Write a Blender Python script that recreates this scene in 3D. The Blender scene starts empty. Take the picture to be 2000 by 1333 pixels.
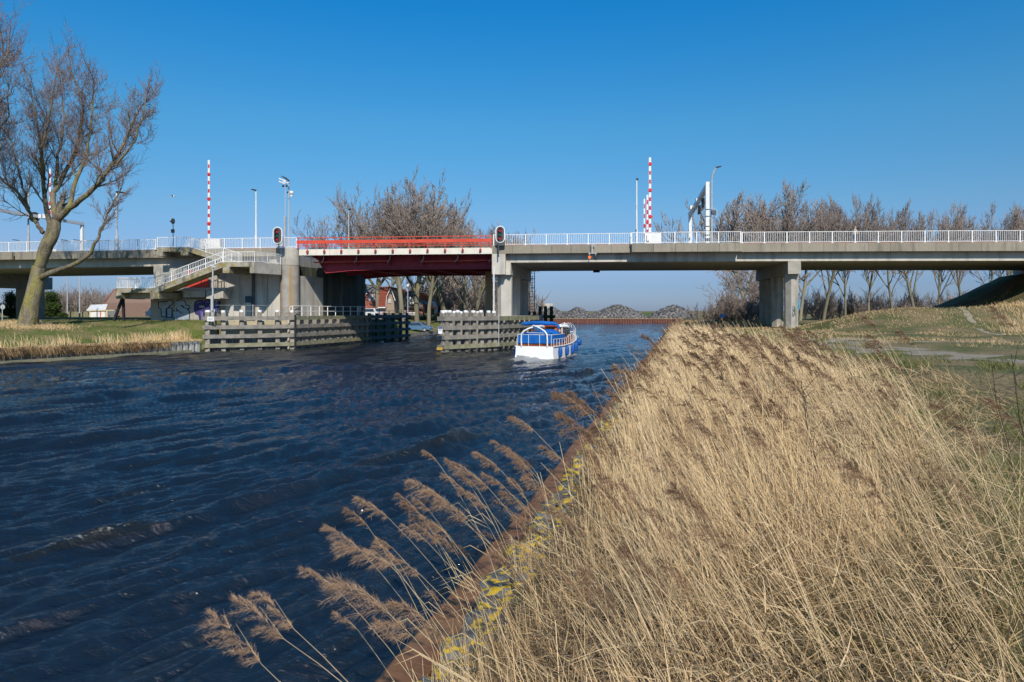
import bpy, math, random
import numpy as np
from mathutils import Vector, Matrix, Euler
from mathutils import noise as mnoise

random.seed(7)
rng = np.random.default_rng(7)
R = math.radians
scene = bpy.context.scene
COL = scene.collection

# ------------------------------------------------------------------ camera
H = 3.7                      # eye height above the water, metres
F = 1333.0                   # focal length in photograph pixels (photo is 2000 wide)
HOR = 608.0                  # row of the horizon in the photograph
camd = bpy.data.cameras.new("camera")
cam = bpy.data.objects.new("camera", camd)
COL.objects.link(cam)
cam.location = (0, 0, H)
cam.rotation_euler = (R(90), 0, 0)
camd.sensor_width = 36.0
camd.lens = 36.0 * F / 2000.0
camd.shift_y = -(666.5 - HOR) / 2000.0
camd.clip_start = 0.05
camd.clip_end = 9000
scene.camera = cam

# ------------------------------------------------------------------ world, sun, exposure
SUN_EL = 38.9
LX, LY = -0.177, 0.984       # horizontal travel direction of the sunlight
world = bpy.data.worlds.new("World")
scene.world = world
world.use_nodes = True
wn = world.node_tree
bg = wn.nodes["Background"]
sky = wn.nodes.new("ShaderNodeTexSky")
sky.sky_type = 'NISHITA'
sky.sun_disc = False
sky.sun_elevation = R(SUN_EL)
sky.sun_rotation = math.atan2(-LX, -LY)
sky.altitude = 0
sky.air_density = 1.0
sky.dust_density = 0.25
sky.ozone_density = 4.0
gm = wn.nodes.new("ShaderNodeHueSaturation")
gm.inputs["Saturation"].default_value = 1.22
gm.inputs["Hue"].default_value = 0.485
wn.links.new(sky.outputs[0], gm.inputs["Color"])
# the clear maritime air of the photograph: deeper blue overhead, soft grey blue at the horizon, same all round
stc = wn.nodes.new("ShaderNodeTexCoord"); ssep = wn.nodes.new("ShaderNodeSeparateXYZ"); sramp = wn.nodes.new("ShaderNodeValToRGB")
wn.links.new(stc.outputs["Generated"], ssep.inputs[0]); wn.links.new(ssep.outputs["Z"], sramp.inputs[0])
els = sramp.color_ramp.elements
els[0].position = 0.0; els[0].color = (.22, .30, .54, 1)
els[1].position = 1.0; els[1].color = (.12, .66, .93, 1)
for pos, c in ((.036, (.26, .33, .56)), (.085, (.42, .42, .58)), (.14, (.48, .515, .61)), (.259, (.43, .655, .75)), (.403, (.14, .675, .93))):
    e_ = els.new(pos); e_.color = (*c, 1)
smul = wn.nodes.new("ShaderNodeVectorMath"); smul.operation = 'MULTIPLY'
ssc = wn.nodes.new("ShaderNodeVectorMath"); ssc.operation = 'SCALE'; ssc.inputs["Scale"].default_value = 1.5
wn.links.new(gm.outputs[0], smul.inputs[0]); wn.links.new(sramp.outputs[0], smul.inputs[1])
wn.links.new(smul.outputs[0], ssc.inputs[0]); wn.links.new(ssc.outputs[0], bg.inputs[0])
bg.inputs[1].default_value = 0.105
sund = bpy.data.lights.new("sun", 'SUN')
sun = bpy.data.objects.new("sun", sund)
COL.objects.link(sun)
sund.energy = 4.7
sund.angle = R(0.53)
sund.color = (1.0, 0.92, 0.80)
ce, se = math.cos(R(SUN_EL)), math.sin(R(SUN_EL))
sun.rotation_euler = Vector((LX * ce, LY * ce, -se)).to_track_quat('-Z', 'Y').to_euler()
sun.location = (20, -60, 60)
scene.view_settings.view_transform = 'Standard'
scene.view_settings.look = 'None'
scene.view_settings.gamma = 1.0
scene.view_settings.use_curve_mapping = False
scene.view_settings.exposure = 0.0
scene.cycles.max_bounces = 6
scene.cycles.transparent_max_bounces = 8

# ------------------------------------------------------------------ helpers
def at(px, py, Y):
    """point at depth Y that the photograph shows at pixel (px, py)"""
    return Vector(((px - 1000.0) / F * Y, Y, H - (py - HOR) / F * Y))

def gp(px, py, z=0.0):
    """point at height z (below the eye) seen at pixel (px, py)"""
    Y = (H - z) * F / (py - HOR)
    return Vector(((px - 1000.0) / F * Y, Y, z))

def smooth(a, b, x):
    t = np.clip((np.asarray(x, float) - a) / (b - a), 0, 1)
    return t * t * (3 - 2 * t)

WLOC = {}
def wloc(o):
    return WLOC.get(o.name, Vector((0, 0, 0)))

def tag(o, label=None, cat=None, group=None, kind=None):
    if label: o["label"] = label
    if cat: o["category"] = cat
    if group: o["group"] = group
    if kind: o["kind"] = kind
    return o

def thing(name, label, cat, loc=(0, 0, 0), rz=0.0, group=None):
    o = bpy.data.objects.new(name, None)
    COL.objects.link(o)
    o.empty_display_size = 0.3
    o.location = loc
    o.rotation_euler = (0, 0, rz)
    WLOC[o.name] = Vector(loc)
    return tag(o, label, cat, group)

def nparr_mesh(name, verts, quads=None, tris=None, smoothf=False):
    me = bpy.data.meshes.new(name)
    verts = np.asarray(verts, np.float32).reshape(-1, 3)
    loops = []; starts = []; n = 0; tot = 0
    parts = []
    if quads is not None and len(quads):
        q = np.asarray(quads, np.int32).reshape(-1, 4)
        parts.append(q.ravel()); starts.append(np.arange(len(q)) * 4); tot += len(q) * 4; n += len(q)
    if tris is not None and len(tris):
        t = np.asarray(tris, np.int32).reshape(-1, 3)
        starts.append(tot + np.arange(len(t)) * 3); parts.append(t.ravel()); n += len(t); tot += len(t) * 3
    me.vertices.add(len(verts)); me.vertices.foreach_set("co", verts.ravel())
    li = np.concatenate(parts).astype(np.int32)
    me.loops.add(len(li)); me.loops.foreach_set("vertex_index", li)
    me.polygons.add(n); me.polygons.foreach_set("loop_start", np.concatenate(starts).astype(np.int32))
    if smoothf:
        me.polygons.foreach_set("use_smooth", np.ones(n, bool))
    me.update(calc_edges=True)
    me.validate()
    return me

def link(name, me, mat=None, parent=None, loc=None, kind=None):
    o = bpy.data.objects.new(name, me)
    COL.objects.link(o)
    if mat is not None and not me.materials:
        me.materials.append(mat)
    if parent is not None:
        o.parent = parent
    if loc is not None:
        o.location = loc
    WLOC[o.name] = (wloc(parent) if parent is not None else Vector((0, 0, 0))) + (Vector(loc) if loc is not None else Vector((0, 0, 0)))
    if kind: o["kind"] = kind
    return o

class MB:
    """collects shapes and links them as one mesh object"""
    def __init__(s):
        s.v = []; s.f = []; s.sm = []
    def add(s, vs, fs, smooth=False):
        b = len(s.v)
        s.v.extend([tuple(p) for p in vs])
        s.f.extend([tuple(b + i for i in f) for f in fs])
        s.sm.extend([smooth] * len(fs))
        return s
    def box(s, c, size, rz=0.0, M=None):
        hx, hy, hz = size[0] / 2, size[1] / 2, size[2] / 2
        cs, sn = math.cos(rz), math.sin(rz)
        vs = []
        for z in (-hz, hz):
            for x, y in ((-hx, -hy), (hx, -hy), (hx, hy), (-hx, hy)):
                vs.append((c[0] + x * cs - y * sn, c[1] + x * sn + y * cs, c[2] + z))
        if M is not None: vs = [M @ Vector(p) for p in vs]
        return s.add(vs, [(3, 2, 1, 0), (4, 5, 6, 7), (0, 1, 5, 4), (1, 2, 6, 5), (2, 3, 7, 6), (3, 0, 4, 7)])
    def hexa(s, bot, top):
        """8 corners, each ring of four counter-clockwise seen from above"""
        return s.add(list(bot) + list(top), [(3, 2, 1, 0), (4, 5, 6, 7), (0, 1, 5, 4), (1, 2, 6, 5), (2, 3, 7, 6), (3, 0, 4, 7)])
    def prism(s, pts, ext):
        """closed planar outline pushed along ext"""
        n = len(pts); e = Vector(ext)
        a = [Vector(p) for p in pts]; b = [p + e for p in a]
        fs = [tuple(range(n - 1, -1, -1)), tuple(range(n, 2 * n))]
        for i in range(n):
            j = (i + 1) % n
            fs.append((i, j, n + j, n + i))
        return s.add(a + b, fs)
    def beam(s, p0, p1, w, h, up=(0, 0, 1)):
        p0, p1 = Vector(p0), Vector(p1)
        d = (p1 - p0).normalized(); up = Vector(up)
        if abs(d.dot(up)) > 0.98: up = Vector((1, 0, 0))
        sd = d.cross(up).normalized(); u = sd.cross(d).normalized()
        a = sd * w / 2; b = u * h / 2
        vs = [p0 - a - b, p0 + a - b, p0 + a + b, p0 - a + b, p1 - a - b, p1 + a - b, p1 + a + b, p1 - a + b]
        return s.add(vs, [(0, 1, 2, 3), (7, 6, 5, 4), (0, 4, 5, 1), (1, 5, 6, 2), (2, 6, 7, 3), (3, 7, 4, 0)])
    def tube(s, pts, rad, n=6, cap=True, sm=True):
        pts = [Vector(p) for p in pts]
        if not isinstance(rad, (list, tuple)): rad = [rad] * len(pts)
        rings = []; prev = None
        for i, p in enumerate(pts):
            if i == 0: d = pts[1] - pts[0]
            elif i == len(pts) - 1: d = pts[-1] - pts[-2]
            else: d = pts[i + 1] - pts[i - 1]
            d = d.normalized() if d.length > 1e-9 else Vector((0, 0, 1))
            if prev is None:
                a = d.orthogonal().normalized()
            else:
                a = prev - d * prev.dot(d)
                a = a.normalized() if a.length > 1e-6 else d.orthogonal().normalized()
            prev = a; b = d.cross(a)
            rings.append([p + (a * math.cos(2 * math.pi * k / n) + b * math.sin(2 * math.pi * k / n)) * rad[i] for k in range(n)])
        vs = [q for r in rings for q in r]; fs = []
        for i in range(len(rings) - 1):
            for k in range(n):
                k2 = (k + 1) % n
                fs.append((i * n + k, i * n + k2, (i + 1) * n + k2, (i + 1) * n + k))
        s.add(vs, fs, sm)
        if cap:
            s.add(rings[0], [tuple(range(n - 1, -1, -1))]); s.add(rings[-1], [tuple(range(n))])
        return s
    def lathe(s, c, prof, n=16, axis='Z', sm=True):
        """prof: list of (radius, height)"""
        vs = []
        for r, z in prof:
            for k in range(n):
                a = 2 * math.pi * k / n
                if axis == 'Z': vs.append((c[0] + r * math.cos(a), c[1] + r * math.sin(a), c[2] + z))
                elif axis == 'Y': vs.append((c[0] + r * math.cos(a), c[1] + z, c[2] - r * math.sin(a)))
                else: vs.append((c[0] + z, c[1] + r * math.cos(a), c[2] + r * math.sin(a)))
        fs = []
        for i in range(len(prof) - 1):
            for k in range(n):
                k2 = (k + 1) % n
                fs.append((i * n + k, i * n + k2, (i + 1) * n + k2, (i + 1) * n + k))
        s.add(vs, fs, sm)
        m = len(prof) - 1
        s.add([vs[k] for k in range(n)], [tuple(range(n - 1, -1, -1))])
        s.add([vs[m * n + k] for k in range(n)], [tuple(range(n))])
        return s
    def build(s, name, mat=None, parent=None, world=True, kind=None, loc=None):
        me = bpy.data.meshes.new(name)
        off = wloc(parent) if (parent is not None and world) else Vector((0, 0, 0))
        if loc is not None and world: off = off + Vector(loc)
        vs = [(p[0] - off.x, p[1] - off.y, p[2] - off.z) for p in s.v]
        me.from_pydata(vs, [], s.f)
        me.polygons.foreach_set("use_smooth", s.sm)
        me.update()
        return link(name, me, mat, parent, loc, kind)

def share(o, name, parent, loc=(0, 0, 0), rot=None, scale=None):
    """another object on the same mesh data"""
    c = bpy.data.objects.new(name, o if isinstance(o, bpy.types.Mesh) else o.data)
    COL.objects.link(c)
    c.parent = parent
    c.location = loc
    if rot is not None: c.rotation_euler = rot
    if scale is not None: c.scale = scale
    return c

def copy_tree(o, parent=None):
    c = o.copy(); COL.objects.link(c); c.parent = parent
    for ch in list(o.children):
        copy_tree(ch, c)
    return c

# ------------------------------------------------------------------ materials
def mat(name, c1, c2=None, scale=2.0, rough=0.8, bump=0.0, bscale=None, metal=0.0, stretch=(1, 1, 1), c3=None,
        spec=0.3, rand=0.0, emit=None, estr=0.0, detail=6, lo=0.35, hi=0.65, transl=0.0):
    m = bpy.data.materials.new(name); m.use_nodes = True
    nt = m.node_tree; N = nt.nodes; L = nt.links
    b = N["Principled BSDF"]
    b.inputs["Roughness"].default_value = rough
    b.inputs["Metallic"].default_value = metal
    b.inputs["Specular IOR Level"].default_value = spec
    if c2 is None:
        c2 = tuple(x * 0.8 for x in c1)
    tc = N.new("ShaderNodeTexCoord"); mp = N.new("ShaderNodeMapping")
    mp.inputs["Scale"].default_value = stretch
    L.new(tc.outputs["Object"], mp.inputs[0])
    oi = N.new("ShaderNodeObjectInfo")
    ad = N.new("ShaderNodeVectorMath"); ad.operation = 'ADD'
    L.new(mp.outputs[0], ad.inputs[0])
    sc = N.new("ShaderNodeVectorMath"); sc.operation = 'SCALE'
    sc.inputs[0].default_value = (13.0, 7.0, 5.0)
    L.new(oi.outputs["Random"], sc.inputs["Scale"]); L.new(sc.outputs[0], ad.inputs[1])
    nz = N.new("ShaderNodeTexNoise"); nz.inputs["Scale"].default_value = scale; nz.inputs["Detail"].default_value = detail
    L.new(ad.outputs[0], nz.inputs["Vector"])
    cr = N.new("ShaderNodeValToRGB")
    cr.color_ramp.elements[0].position = lo; cr.color_ramp.elements[0].color = (*c1, 1)
    cr.color_ramp.elements[1].position = hi; cr.color_ramp.elements[1].color = (*c2, 1)
    if c3 is not None:
        e = cr.color_ramp.elements.new((lo + hi) / 2 + 0.12); e.color = (*c3, 1)
    L.new(nz.outputs["Fac"], cr.inputs[0])
    out = cr.outputs[0]
    if rand > 0:
        hs = N.new("ShaderNodeHueSaturation")
        mr = N.new("ShaderNodeMapRange"); mr.inputs["To Min"].default_value = 1 - rand; mr.inputs["To Max"].default_value = 1 + rand
        L.new(oi.outputs["Random"], mr.inputs[0]); L.new(mr.outputs[0], hs.inputs["Value"])
        L.new(out, hs.inputs["Color"]); out = hs.outputs[0]
    L.new(out, b.inputs["Base Color"])
    if bump > 0:
        n2 = N.new("ShaderNodeTexNoise"); n2.inputs["Scale"].default_value = bscale or scale * 6; n2.inputs["Detail"].default_value = 5
        L.new(ad.outputs[0], n2.inputs["Vector"])
        bp = N.new("ShaderNodeBump"); bp.inputs["Strength"].default_value = bump; bp.inputs["Distance"].default_value = 0.03
        L.new(n2.outputs["Fac"], bp.inputs["Height"]); L.new(bp.outputs[0], b.inputs["Normal"])
    if emit is not None:
        b.inputs["Emission Color"].default_value = (*emit, 1); b.inputs["Emission Strength"].default_value = estr
    if transl > 0:
        tr = N.new("ShaderNodeBsdfTranslucent"); mx = N.new("ShaderNodeMixShader"); mx.inputs[0].default_value = transl
        L.new(out, tr.inputs[0]); L.new(b.outputs[0], mx.inputs[1]); L.new(tr.outputs[0], mx.inputs[2])
        L.new(mx.outputs[0], N["Material Output"].inputs["Surface"])
    m["_out"] = 0
    return m

def stain(m, col, scale=1.0, stretch=(1, 1, 0.12), lo=0.5, hi=0.7, amt=0.8):
    """runs of dirt, moss or rust laid over a material's colour"""
    nt = m.node_tree; N = nt.nodes; L = nt.links
    b = N["Principled BSDF"]
    src = b.inputs["Base Color"].links[0].from_socket
    tc = N.new("ShaderNodeTexCoord"); mp = N.new("ShaderNodeMapping"); mp.inputs["Scale"].default_value = stretch
    mp.inputs["Location"].default_value = (3.3, 9.1, 4.7)
    L.new(tc.outputs["Object"], mp.inputs[0])
    nz = N.new("ShaderNodeTexNoise"); nz.inputs["Scale"].default_value = scale; nz.inputs["Detail"].default_value = 7
    L.new(mp.outputs[0], nz.inputs["Vector"])
    mr = N.new("ShaderNodeMapRange"); mr.inputs["From Min"].default_value = lo; mr.inputs["From Max"].default_value = hi
    mr.inputs["To Max"].default_value = amt
    L.new(nz.outputs["Fac"], mr.inputs[0])
    mx = N.new("ShaderNodeMix"); mx.data_type = 'RGBA'
    L.new(mr.outputs[0], mx.inputs[0]); L.new(src, mx.inputs[6]); mx.inputs[7].default_value = (*col, 1)
    L.new(mx.outputs[2], b.inputs["Base Color"])
    return m

M = {}
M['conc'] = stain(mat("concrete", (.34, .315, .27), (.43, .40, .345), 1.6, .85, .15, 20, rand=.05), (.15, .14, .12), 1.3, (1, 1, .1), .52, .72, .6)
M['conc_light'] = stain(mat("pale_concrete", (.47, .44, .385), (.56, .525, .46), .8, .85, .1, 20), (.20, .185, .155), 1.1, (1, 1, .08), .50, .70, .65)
M['fascia'] = stain(stain(mat("exposed_aggregate", (.27, .24, .19), (.40, .355, .28), 14, .9, .6, 45, c3=(.31, .275, .215), rand=.12), (.12, .11, .09), 1.6, (1, 1, .12), .54, .72, .6), (.16, .15, .12), .7, (1, 1, 1), .5, .75, .4)
M['conc_moss'] = stain(stain(mat("mossy_concrete", (.29, .27, .215), (.38, .35, .28), 2.2, .9, .3, 18, rand=.05), (.26, .19, .04), 2.4, (1, 1, 1), .48, .62, .75), (.08, .085, .06), 1.7, (1, 1, .3), .52, .68, .7)
M['rust_conc'] = stain(mat("rust_streaked_concrete", (.27, .25, .22), (.36, .34, .30), 1.2, .9, .2, 20), (.33, .20, .07), .9, (1, 1, .05), .43, .56, .85)
M['shade_conc'] = stain(mat("shade_dark_concrete", (.04, .048, .035), (.10, .11, .085), 1.2, .7, .2, 10, stretch=(1, 1, .15)), (.20, .2, .17), 1.1, (1, 1, .12), .58, .7, .6)  # shade under the bridge put into the colour, paler streaks over it
M['white'] = mat("white_paint", (.78, .78, .76), (.70, .70, .68), 3, .45)
M['white_steel'] = mat("white_painted_steel", (.72, .73, .73), (.62, .63, .62), 3, .45)
M['galv'] = mat("galvanised_steel", (.50, .52, .54), (.42, .44, .46), 8, .5, metal=.2)
M['grey_pole'] = mat("grey_pole_paint", (.42, .43, .43), (.33, .34, .35), 3, .6)
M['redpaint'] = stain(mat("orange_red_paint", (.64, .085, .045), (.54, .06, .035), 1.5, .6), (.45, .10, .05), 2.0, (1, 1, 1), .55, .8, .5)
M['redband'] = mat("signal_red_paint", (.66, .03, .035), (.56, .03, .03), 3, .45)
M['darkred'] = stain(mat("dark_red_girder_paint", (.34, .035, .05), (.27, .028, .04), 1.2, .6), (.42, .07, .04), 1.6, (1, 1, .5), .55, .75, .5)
M['cream_steel'] = stain(mat("cream_painted_beam", (.74, .70, .60), (.66, .61, .51), 1.2, .6), (.48, .22, .06), 2.6, (1.0, 1.0, .05), .64, .70, .75)
M['wood'] = stain(mat("weathered_timber", (.23, .205, .17), (.36, .325, .275), 3.0, .85, .4, 25, stretch=(1, 1, 1), rand=.14), (.10, .095, .08), 2.0, (1, 1, .3), .5, .7, .6)
M['plank'] = stain(mat("weathered_plank", (.18, .165, .14), (.28, .255, .215), 2.0, .85, .4, 25, rand=.1), (.36, .33, .27), 1.2, (1, 1, 4), .58, .75, .5)
M['plank_moss'] = stain(stain(mat("mossy_plank", (.20, .19, .125), (.29, .27, .18), 2.0, .85, .4, 25, rand=.1), (.10, .12, .05), 1.5, (1, 1, 1), .5, .7, .6), (.42, .27, .05), 1.3, (1, 1, 1), .62, .72, .6)
M['wood_green'] = mat("algae_timber", (.022, .045, .028), (.06, .085, .055), 2.0, .8, .3, 20, rand=.1)
M['rust'] = stain(stain(mat("rusty_steel", (.13, .062, .032), (.21, .105, .05), 3.2, .75, .3, 30, rand=.06), (.225, .13, .07), 1.3, (1, 1, 1), .48, .62, .6), (.045, .03, .028), 3.4, (1, 1, 1), .54, .68, .8)
M['rust_light'] = mat("weathered_sheet_pile", (.27, .26, .235), (.40, .39, .36), 1.5, .85, .2, 12, stretch=(1, 1, .2), rand=.12)
M['rust_far'] = mat("far_rusty_pile", (.12, .05, .04), (.20, .09, .065), 2, .8, rand=.15)
M['asphalt'] = mat("asphalt", (.055, .055, .058), (.075, .075, .075), 4, .9, .2, 40)
M['road_top'] = mat("bridge_deck_asphalt", (.10, .10, .10), (.14, .14, .135), 4, .9)
M['dark'] = mat("black_metal", (.018, .018, .02), (.03, .03, .032), 4, .5)
M['darkgrey'] = mat("dark_grey_metal", (.06, .065, .07), (.09, .095, .10), 4, .5)
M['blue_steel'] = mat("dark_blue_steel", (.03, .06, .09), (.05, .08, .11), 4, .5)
M['glass'] = mat("dark_window_glass", (.03, .04, .05), (.05, .06, .08), 1, .08, spec=.8)
M['palegls'] = mat("curtained_glass", (.45, .48, .5), (.25, .3, .33), 1.2, .15, spec=.6)
M['stone'] = None
# ================================================================== THE SETTING
def XB(Y):
    """water side of the rusty sheet wall on the near, right bank"""
    return -2.525 + 0.25 * Y
def z_right(X, Y, rough=True):
    X = np.asarray(X, float); Y = np.asarray(Y, float)
    d = X - XB(Y) - 0.38
    z = 0.52 + 0.30 * smooth(0, 0.6, d) + 1.05 * smooth(0.2, 2.9, d) + 0.25 * smooth(3, 12, d)
    far = smooth(60, 110, Y)
    z = z * (1 - far) + (0.55 + 1.2 * smooth(0, 3, d) + 0.35 * smooth(3, 20, d)) * far
    # pier mound and the embankment that carries the road
    s = X * 0.9946 - (Y - 65.9) * 0.1034
    t = X * 0.1034 + (Y - 65.9) * 0.9946
    hs = np.maximum(0.0, 52.5 + 0.14 * t - s)
    ht = np.maximum(0.0, np.maximum(-t - 1.5, t - 19))
    dist = np.hypot(hs, ht)
    emb = 7.9 - dist / 1.9
    k = 1.2
    zb0 = z.copy() if hasattr(z, 'copy') else z
    z = np.where(emb - z > -k, np.where(emb - z > k, emb, z + (emb - z + k) ** 2 / (4 * k)), z)
    hump = (1.75 + .03 * np.clip(s - 34, 0, 20)) * smooth(25.5, 34, s) * np.exp(-(np.minimum(t + 3.0, 0) / 6.5) ** 2 - (np.maximum(t + 3.0, 0) / 9) ** 2)
    z = np.maximum(z, zb0 + hump)
    if rough:
        n = (np.sin(X * .9 + 1.3 * np.sin(Y * .5)) * np.sin(Y * .8 + X * .23) * .05
             + np.sin(X * 2.3 + Y * 1.1) * np.sin(Y * 2.1 - X * .7) * .025
             + np.sin(X * .33 + 2) * np.sin(Y * .21) * .10)
        z = z + n * smooth(.4, 2.0, d)
    return z

XLP = [(-20, -69.7), (47.4, -35.6), (62.4, -28.3), (62.6, -30.4), (68.6, -24.4), (93, -15.4), (99, -15.0), (112, -12.9), (200, 9.8), (204, 12)]
def XL(Y):
    return np.interp(Y, [p[0] for p in XLP], [p[1] for p in XLP])
def z_left(X, Y, rough=True):
    X = np.asarray(X, float); Y = np.asarray(Y, float)
    d = XL(Y) - X
    front = 1 - smooth(62, 68, Y)
    behind = smooth(92, 98, Y)
    mid = (1 - front) * (1 - behind)
    za = 1.05 + 1.15 * smooth(0, 7.5, d) + .55 * smooth(7, 14, d)
    zb = 2.55 + .2 * smooth(0, 6, d)
    zc = .35 + 1.6 * smooth(0, 8, d) + .85 * smooth(7, 18, d)
    z = za * front + zb * mid + zc * behind
    if rough:
        n = np.sin(X * .7 + Y * .3) * np.sin(Y * .9) * .05 + np.sin(X * 1.9 - Y * 1.3) * np.sin(Y * 1.7) * .02
        z = z + n * smooth(.6, 3, d)
    return z

def grid_mesh(name, P, mat_, kind="structure", smoothf=True):
    """P: array (rows, cols, 3)"""
    r, c = P.shape[:2]
    i = np.arange(r * c).reshape(r, c)
    q = np.stack([i[:-1, :-1], i[:-1, 1:], i[1:, 1:], i[1:, :-1]], -1).reshape(-1, 4)
    me = nparr_mesh(name, P.reshape(-1, 3), quads=q, smoothf=smoothf)
    return link(name, me, mat_, kind=kind)

# ---- grass and earth material driven by world position
def ground_mat(name, green, straw, soil, gravel_amt=0.0, straw_bias=.5, scale=.35):
    m = bpy.data.materials.new(name); m.use_nodes = True
    nt = m.node_tree; N = nt.nodes; L = nt.links; b = N["Principled BSDF"]
    b.inputs["Roughness"].default_value = .95; b.inputs["Specular IOR Level"].default_value = .1
    tc = N.new("ShaderNodeTexCoord")
    def noise(s, det, stretch=(1, 1, 1)):
        mp = N.new("ShaderNodeMapping"); mp.inputs["Scale"].default_value = stretch
        L.new(tc.outputs["Object"], mp.inputs[0])
        n = N.new("ShaderNodeTexNoise"); n.inputs["Scale"].default_value = s; n.inputs["Detail"].default_value = det
        L.new(mp.outputs[0], n.inputs["Vector"]); return n.outputs["Fac"]
    def mix(f, a, c):
        x = N.new("ShaderNodeMix"); x.data_type = 'RGBA'; L.new(f, x.inputs[0])
        if isinstance(a, tuple): x.inputs[6].default_value = (*a, 1)
        else: L.new(a, x.inputs[6])
        if isinstance(c, tuple): x.inputs[7].default_value = (*c, 1)
        else: L.new(c, x.inputs[7])
        return x.outputs[2]
    def rng_(f, lo, hi, a=0., c=1.):
        x = N.new("ShaderNodeMapRange"); x.inputs[1].default_value = lo; x.inputs[2].default_value = hi
        x.inputs[3].default_value = a; x.inputs[4].default_value = c; L.new(f, x.inputs[0]); return x.outputs[0]
    g = mix(rng_(noise(6, 8), .35, .65), green, tuple(v * 1.55 for v in green))
    s = mix(rng_(noise(9, 8), .35, .65), straw, tuple(v * .62 for v in straw))
    c = mix(rng_(noise(scale, 9), straw_bias - .09, straw_bias + .09), g, s)
    c = mix(rng_(noise(1.7, 9), .58, .72, 0, .8), c, s)
    c = mix(rng_(noise(3.1, 6), .62, .75, 0, .8), c, soil)
    L.new(c, b.inputs["Base Color"])
    bp = N.new("ShaderNodeBump"); bp.inputs["Strength"].default_value = .85; bp.inputs["Distance"].default_value = .12
    L.new(noise(7, 8), bp.inputs["Height"]); L.new(bp.outputs[0], b.inputs["Normal"])
    return m
M['grass_l'] = ground_mat("lawn_green", (.085, .11, .028), (.29, .235, .115), (.13, .105, .065), straw_bias=.54, scale=.5)
M['grass_r'] = ground_mat("rough_winter_grass", (.080, .088, .035), (.25, .195, .105), (.13, .105, .07), straw_bias=.50, scale=.35)
M['grass_slope'] = ground_mat("embankment_grass", (.05, .085, .02), (.2, .17, .08), (.09, .08, .05), straw_bias=.62, scale=.5)
M['farland'] = ground_mat("far_fields", (.07, .10, .03), (.28, .22, .12), (.17, .13, .09), straw_bias=.45, scale=.02)
M['reedfloor'] = ground_mat("reed_litter", (.05, .06, .02), (.19, .145, .075), (.05, .038, .022), straw_bias=.40, scale=.8)
M['gravel'] = mat("gravel_path", (.27, .22, .155), (.17, .14, .095), 7, .95, .8, 30, c3=(.25, .23, .18))
M['sandpath'] = mat("pale_sand_track", (.36, .31, .235), (.20, .17, .12), 5, .95, .6, 20)

# right bank
ys = np.concatenate([np.arange(-14, 2, 1.0), np.arange(2, 22, .5), np.arange(22, 110, 1.0), np.arange(110, 206, 4)])
ds = np.concatenate([[0, .15, .3, .5], np.arange(.75, 6, .3), np.arange(6, 20, .7), np.arange(20, 70, 1.25), np.arange(70, 200, 8), [260, 400, 700]])
YY, DD = np.meshgrid(ys, ds, indexing='ij')
XX = XB(YY) + .38 + DD
ZZ = z_right(XX, YY)
def right_part(name, a, b_, m):
    sel = (ds >= a - 1e-6) & (ds <= b_ + 1e-6)
    P = np.stack([XX[:, sel], YY[:, sel], ZZ[:, sel]], -1)
    if a == 0: P[:, 0, 2] = -1.0
    return grid_mesh(name, P, m)
right_part("reed_bank_ground", 0, float(ds[np.searchsorted(ds, 5.2)]), M['reedfloor'])
right_part("right_bank_ground", float(ds[np.searchsorted(ds, 5.2)]), 700, M['grass_r'])

# left bank
ysl = np.concatenate([np.arange(-20, 40, 4.0), np.arange(40, 68.5, .75), [68.5], np.arange(69, 93, 1.5), [93], np.arange(94, 125, 1.5), np.arange(126, 205, 5)])
dsl = np.concatenate([[0, .3, .6], np.arange(1, 20, .7), np.arange(20, 60, 3), [70, 100, 160, 260, 500, 900]])
YY2, DD2 = np.meshgrid(ysl, dsl, indexing='ij')
XX2 = XL(YY2) - DD2
P = np.stack([XX2, YY2, z_left(XX2, YY2)], -1)
P[:, 0, 0] -= .42; P[:, 1, 0] -= .25; sk_ = P[:, :1].copy(); sk_[:, :, 2] = -1.0; P = np.concatenate([sk_, P], 1)
grid_mesh("left_bank_ground", P[:, ::-1], M['grass_l'])

# land beyond the far quay and flat fields out to the horizon
QY = 205.0
P = np.array([[[x, y, (1.15 if y < 330 else 2.6)] for x in (-2500, -300, -60, 0, 60, 300, 2500)] for y in (QY, 230, 260, 320, 332, 345, 600, 8000)], float)
P[:, :, 2] += np.array([0, 0, .1, .3, .6, .8, .9, .9])[:, None] * .3
grid_mesh("far_ground", P, M['farland'])

# paths laid over the ground: strips that follow its height
def strip(name, pts, width, m, lift=.02, fn=z_right, jit=.25, step=.6, n=5):
    pts = [Vector((p[0], p[1])) for p in pts]
    out = []
    for a, b in zip(pts[:-1], pts[1:]):
        k = max(1, int((b - a).length / step))
        for i in range(k): out.append(a.lerp(b, i / k))
    out.append(pts[-1])
    rows = []
    for i, p in enumerate(out):
        d = (out[min(i + 1, len(out) - 1)] - out[max(i - 1, 0)]).normalized(); nn = Vector((-d.y, d.x))
        w = width * (1 + jit * mnoise.noise(Vector((i * .31, width, 2)))) 
        o = jit * .5 * width * mnoise.noise(Vector((i * .17, 5, width)))
        row = []
        for j in range(n):
            u = (j / (n - 1) - .5) * w + o
            q = p + nn * u
            dome = lift * (1.0 if 0 < j < n - 1 else -1.0)
            row.append((q.x, q.y, float(fn(q.x, q.y)) + dome))
        rows.append(row)
    return grid_mesh(name, np.array(rows), m)
strip("gravel_path", [gp(1392, 648, 1.95), gp(1480, 655, 1.95), gp(1600, 672, 2.0), gp(1760, 690, 2.0), gp(2080, 708, 2.0)], 3.4, M['gravel'], .006, jit=1.1)
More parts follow.
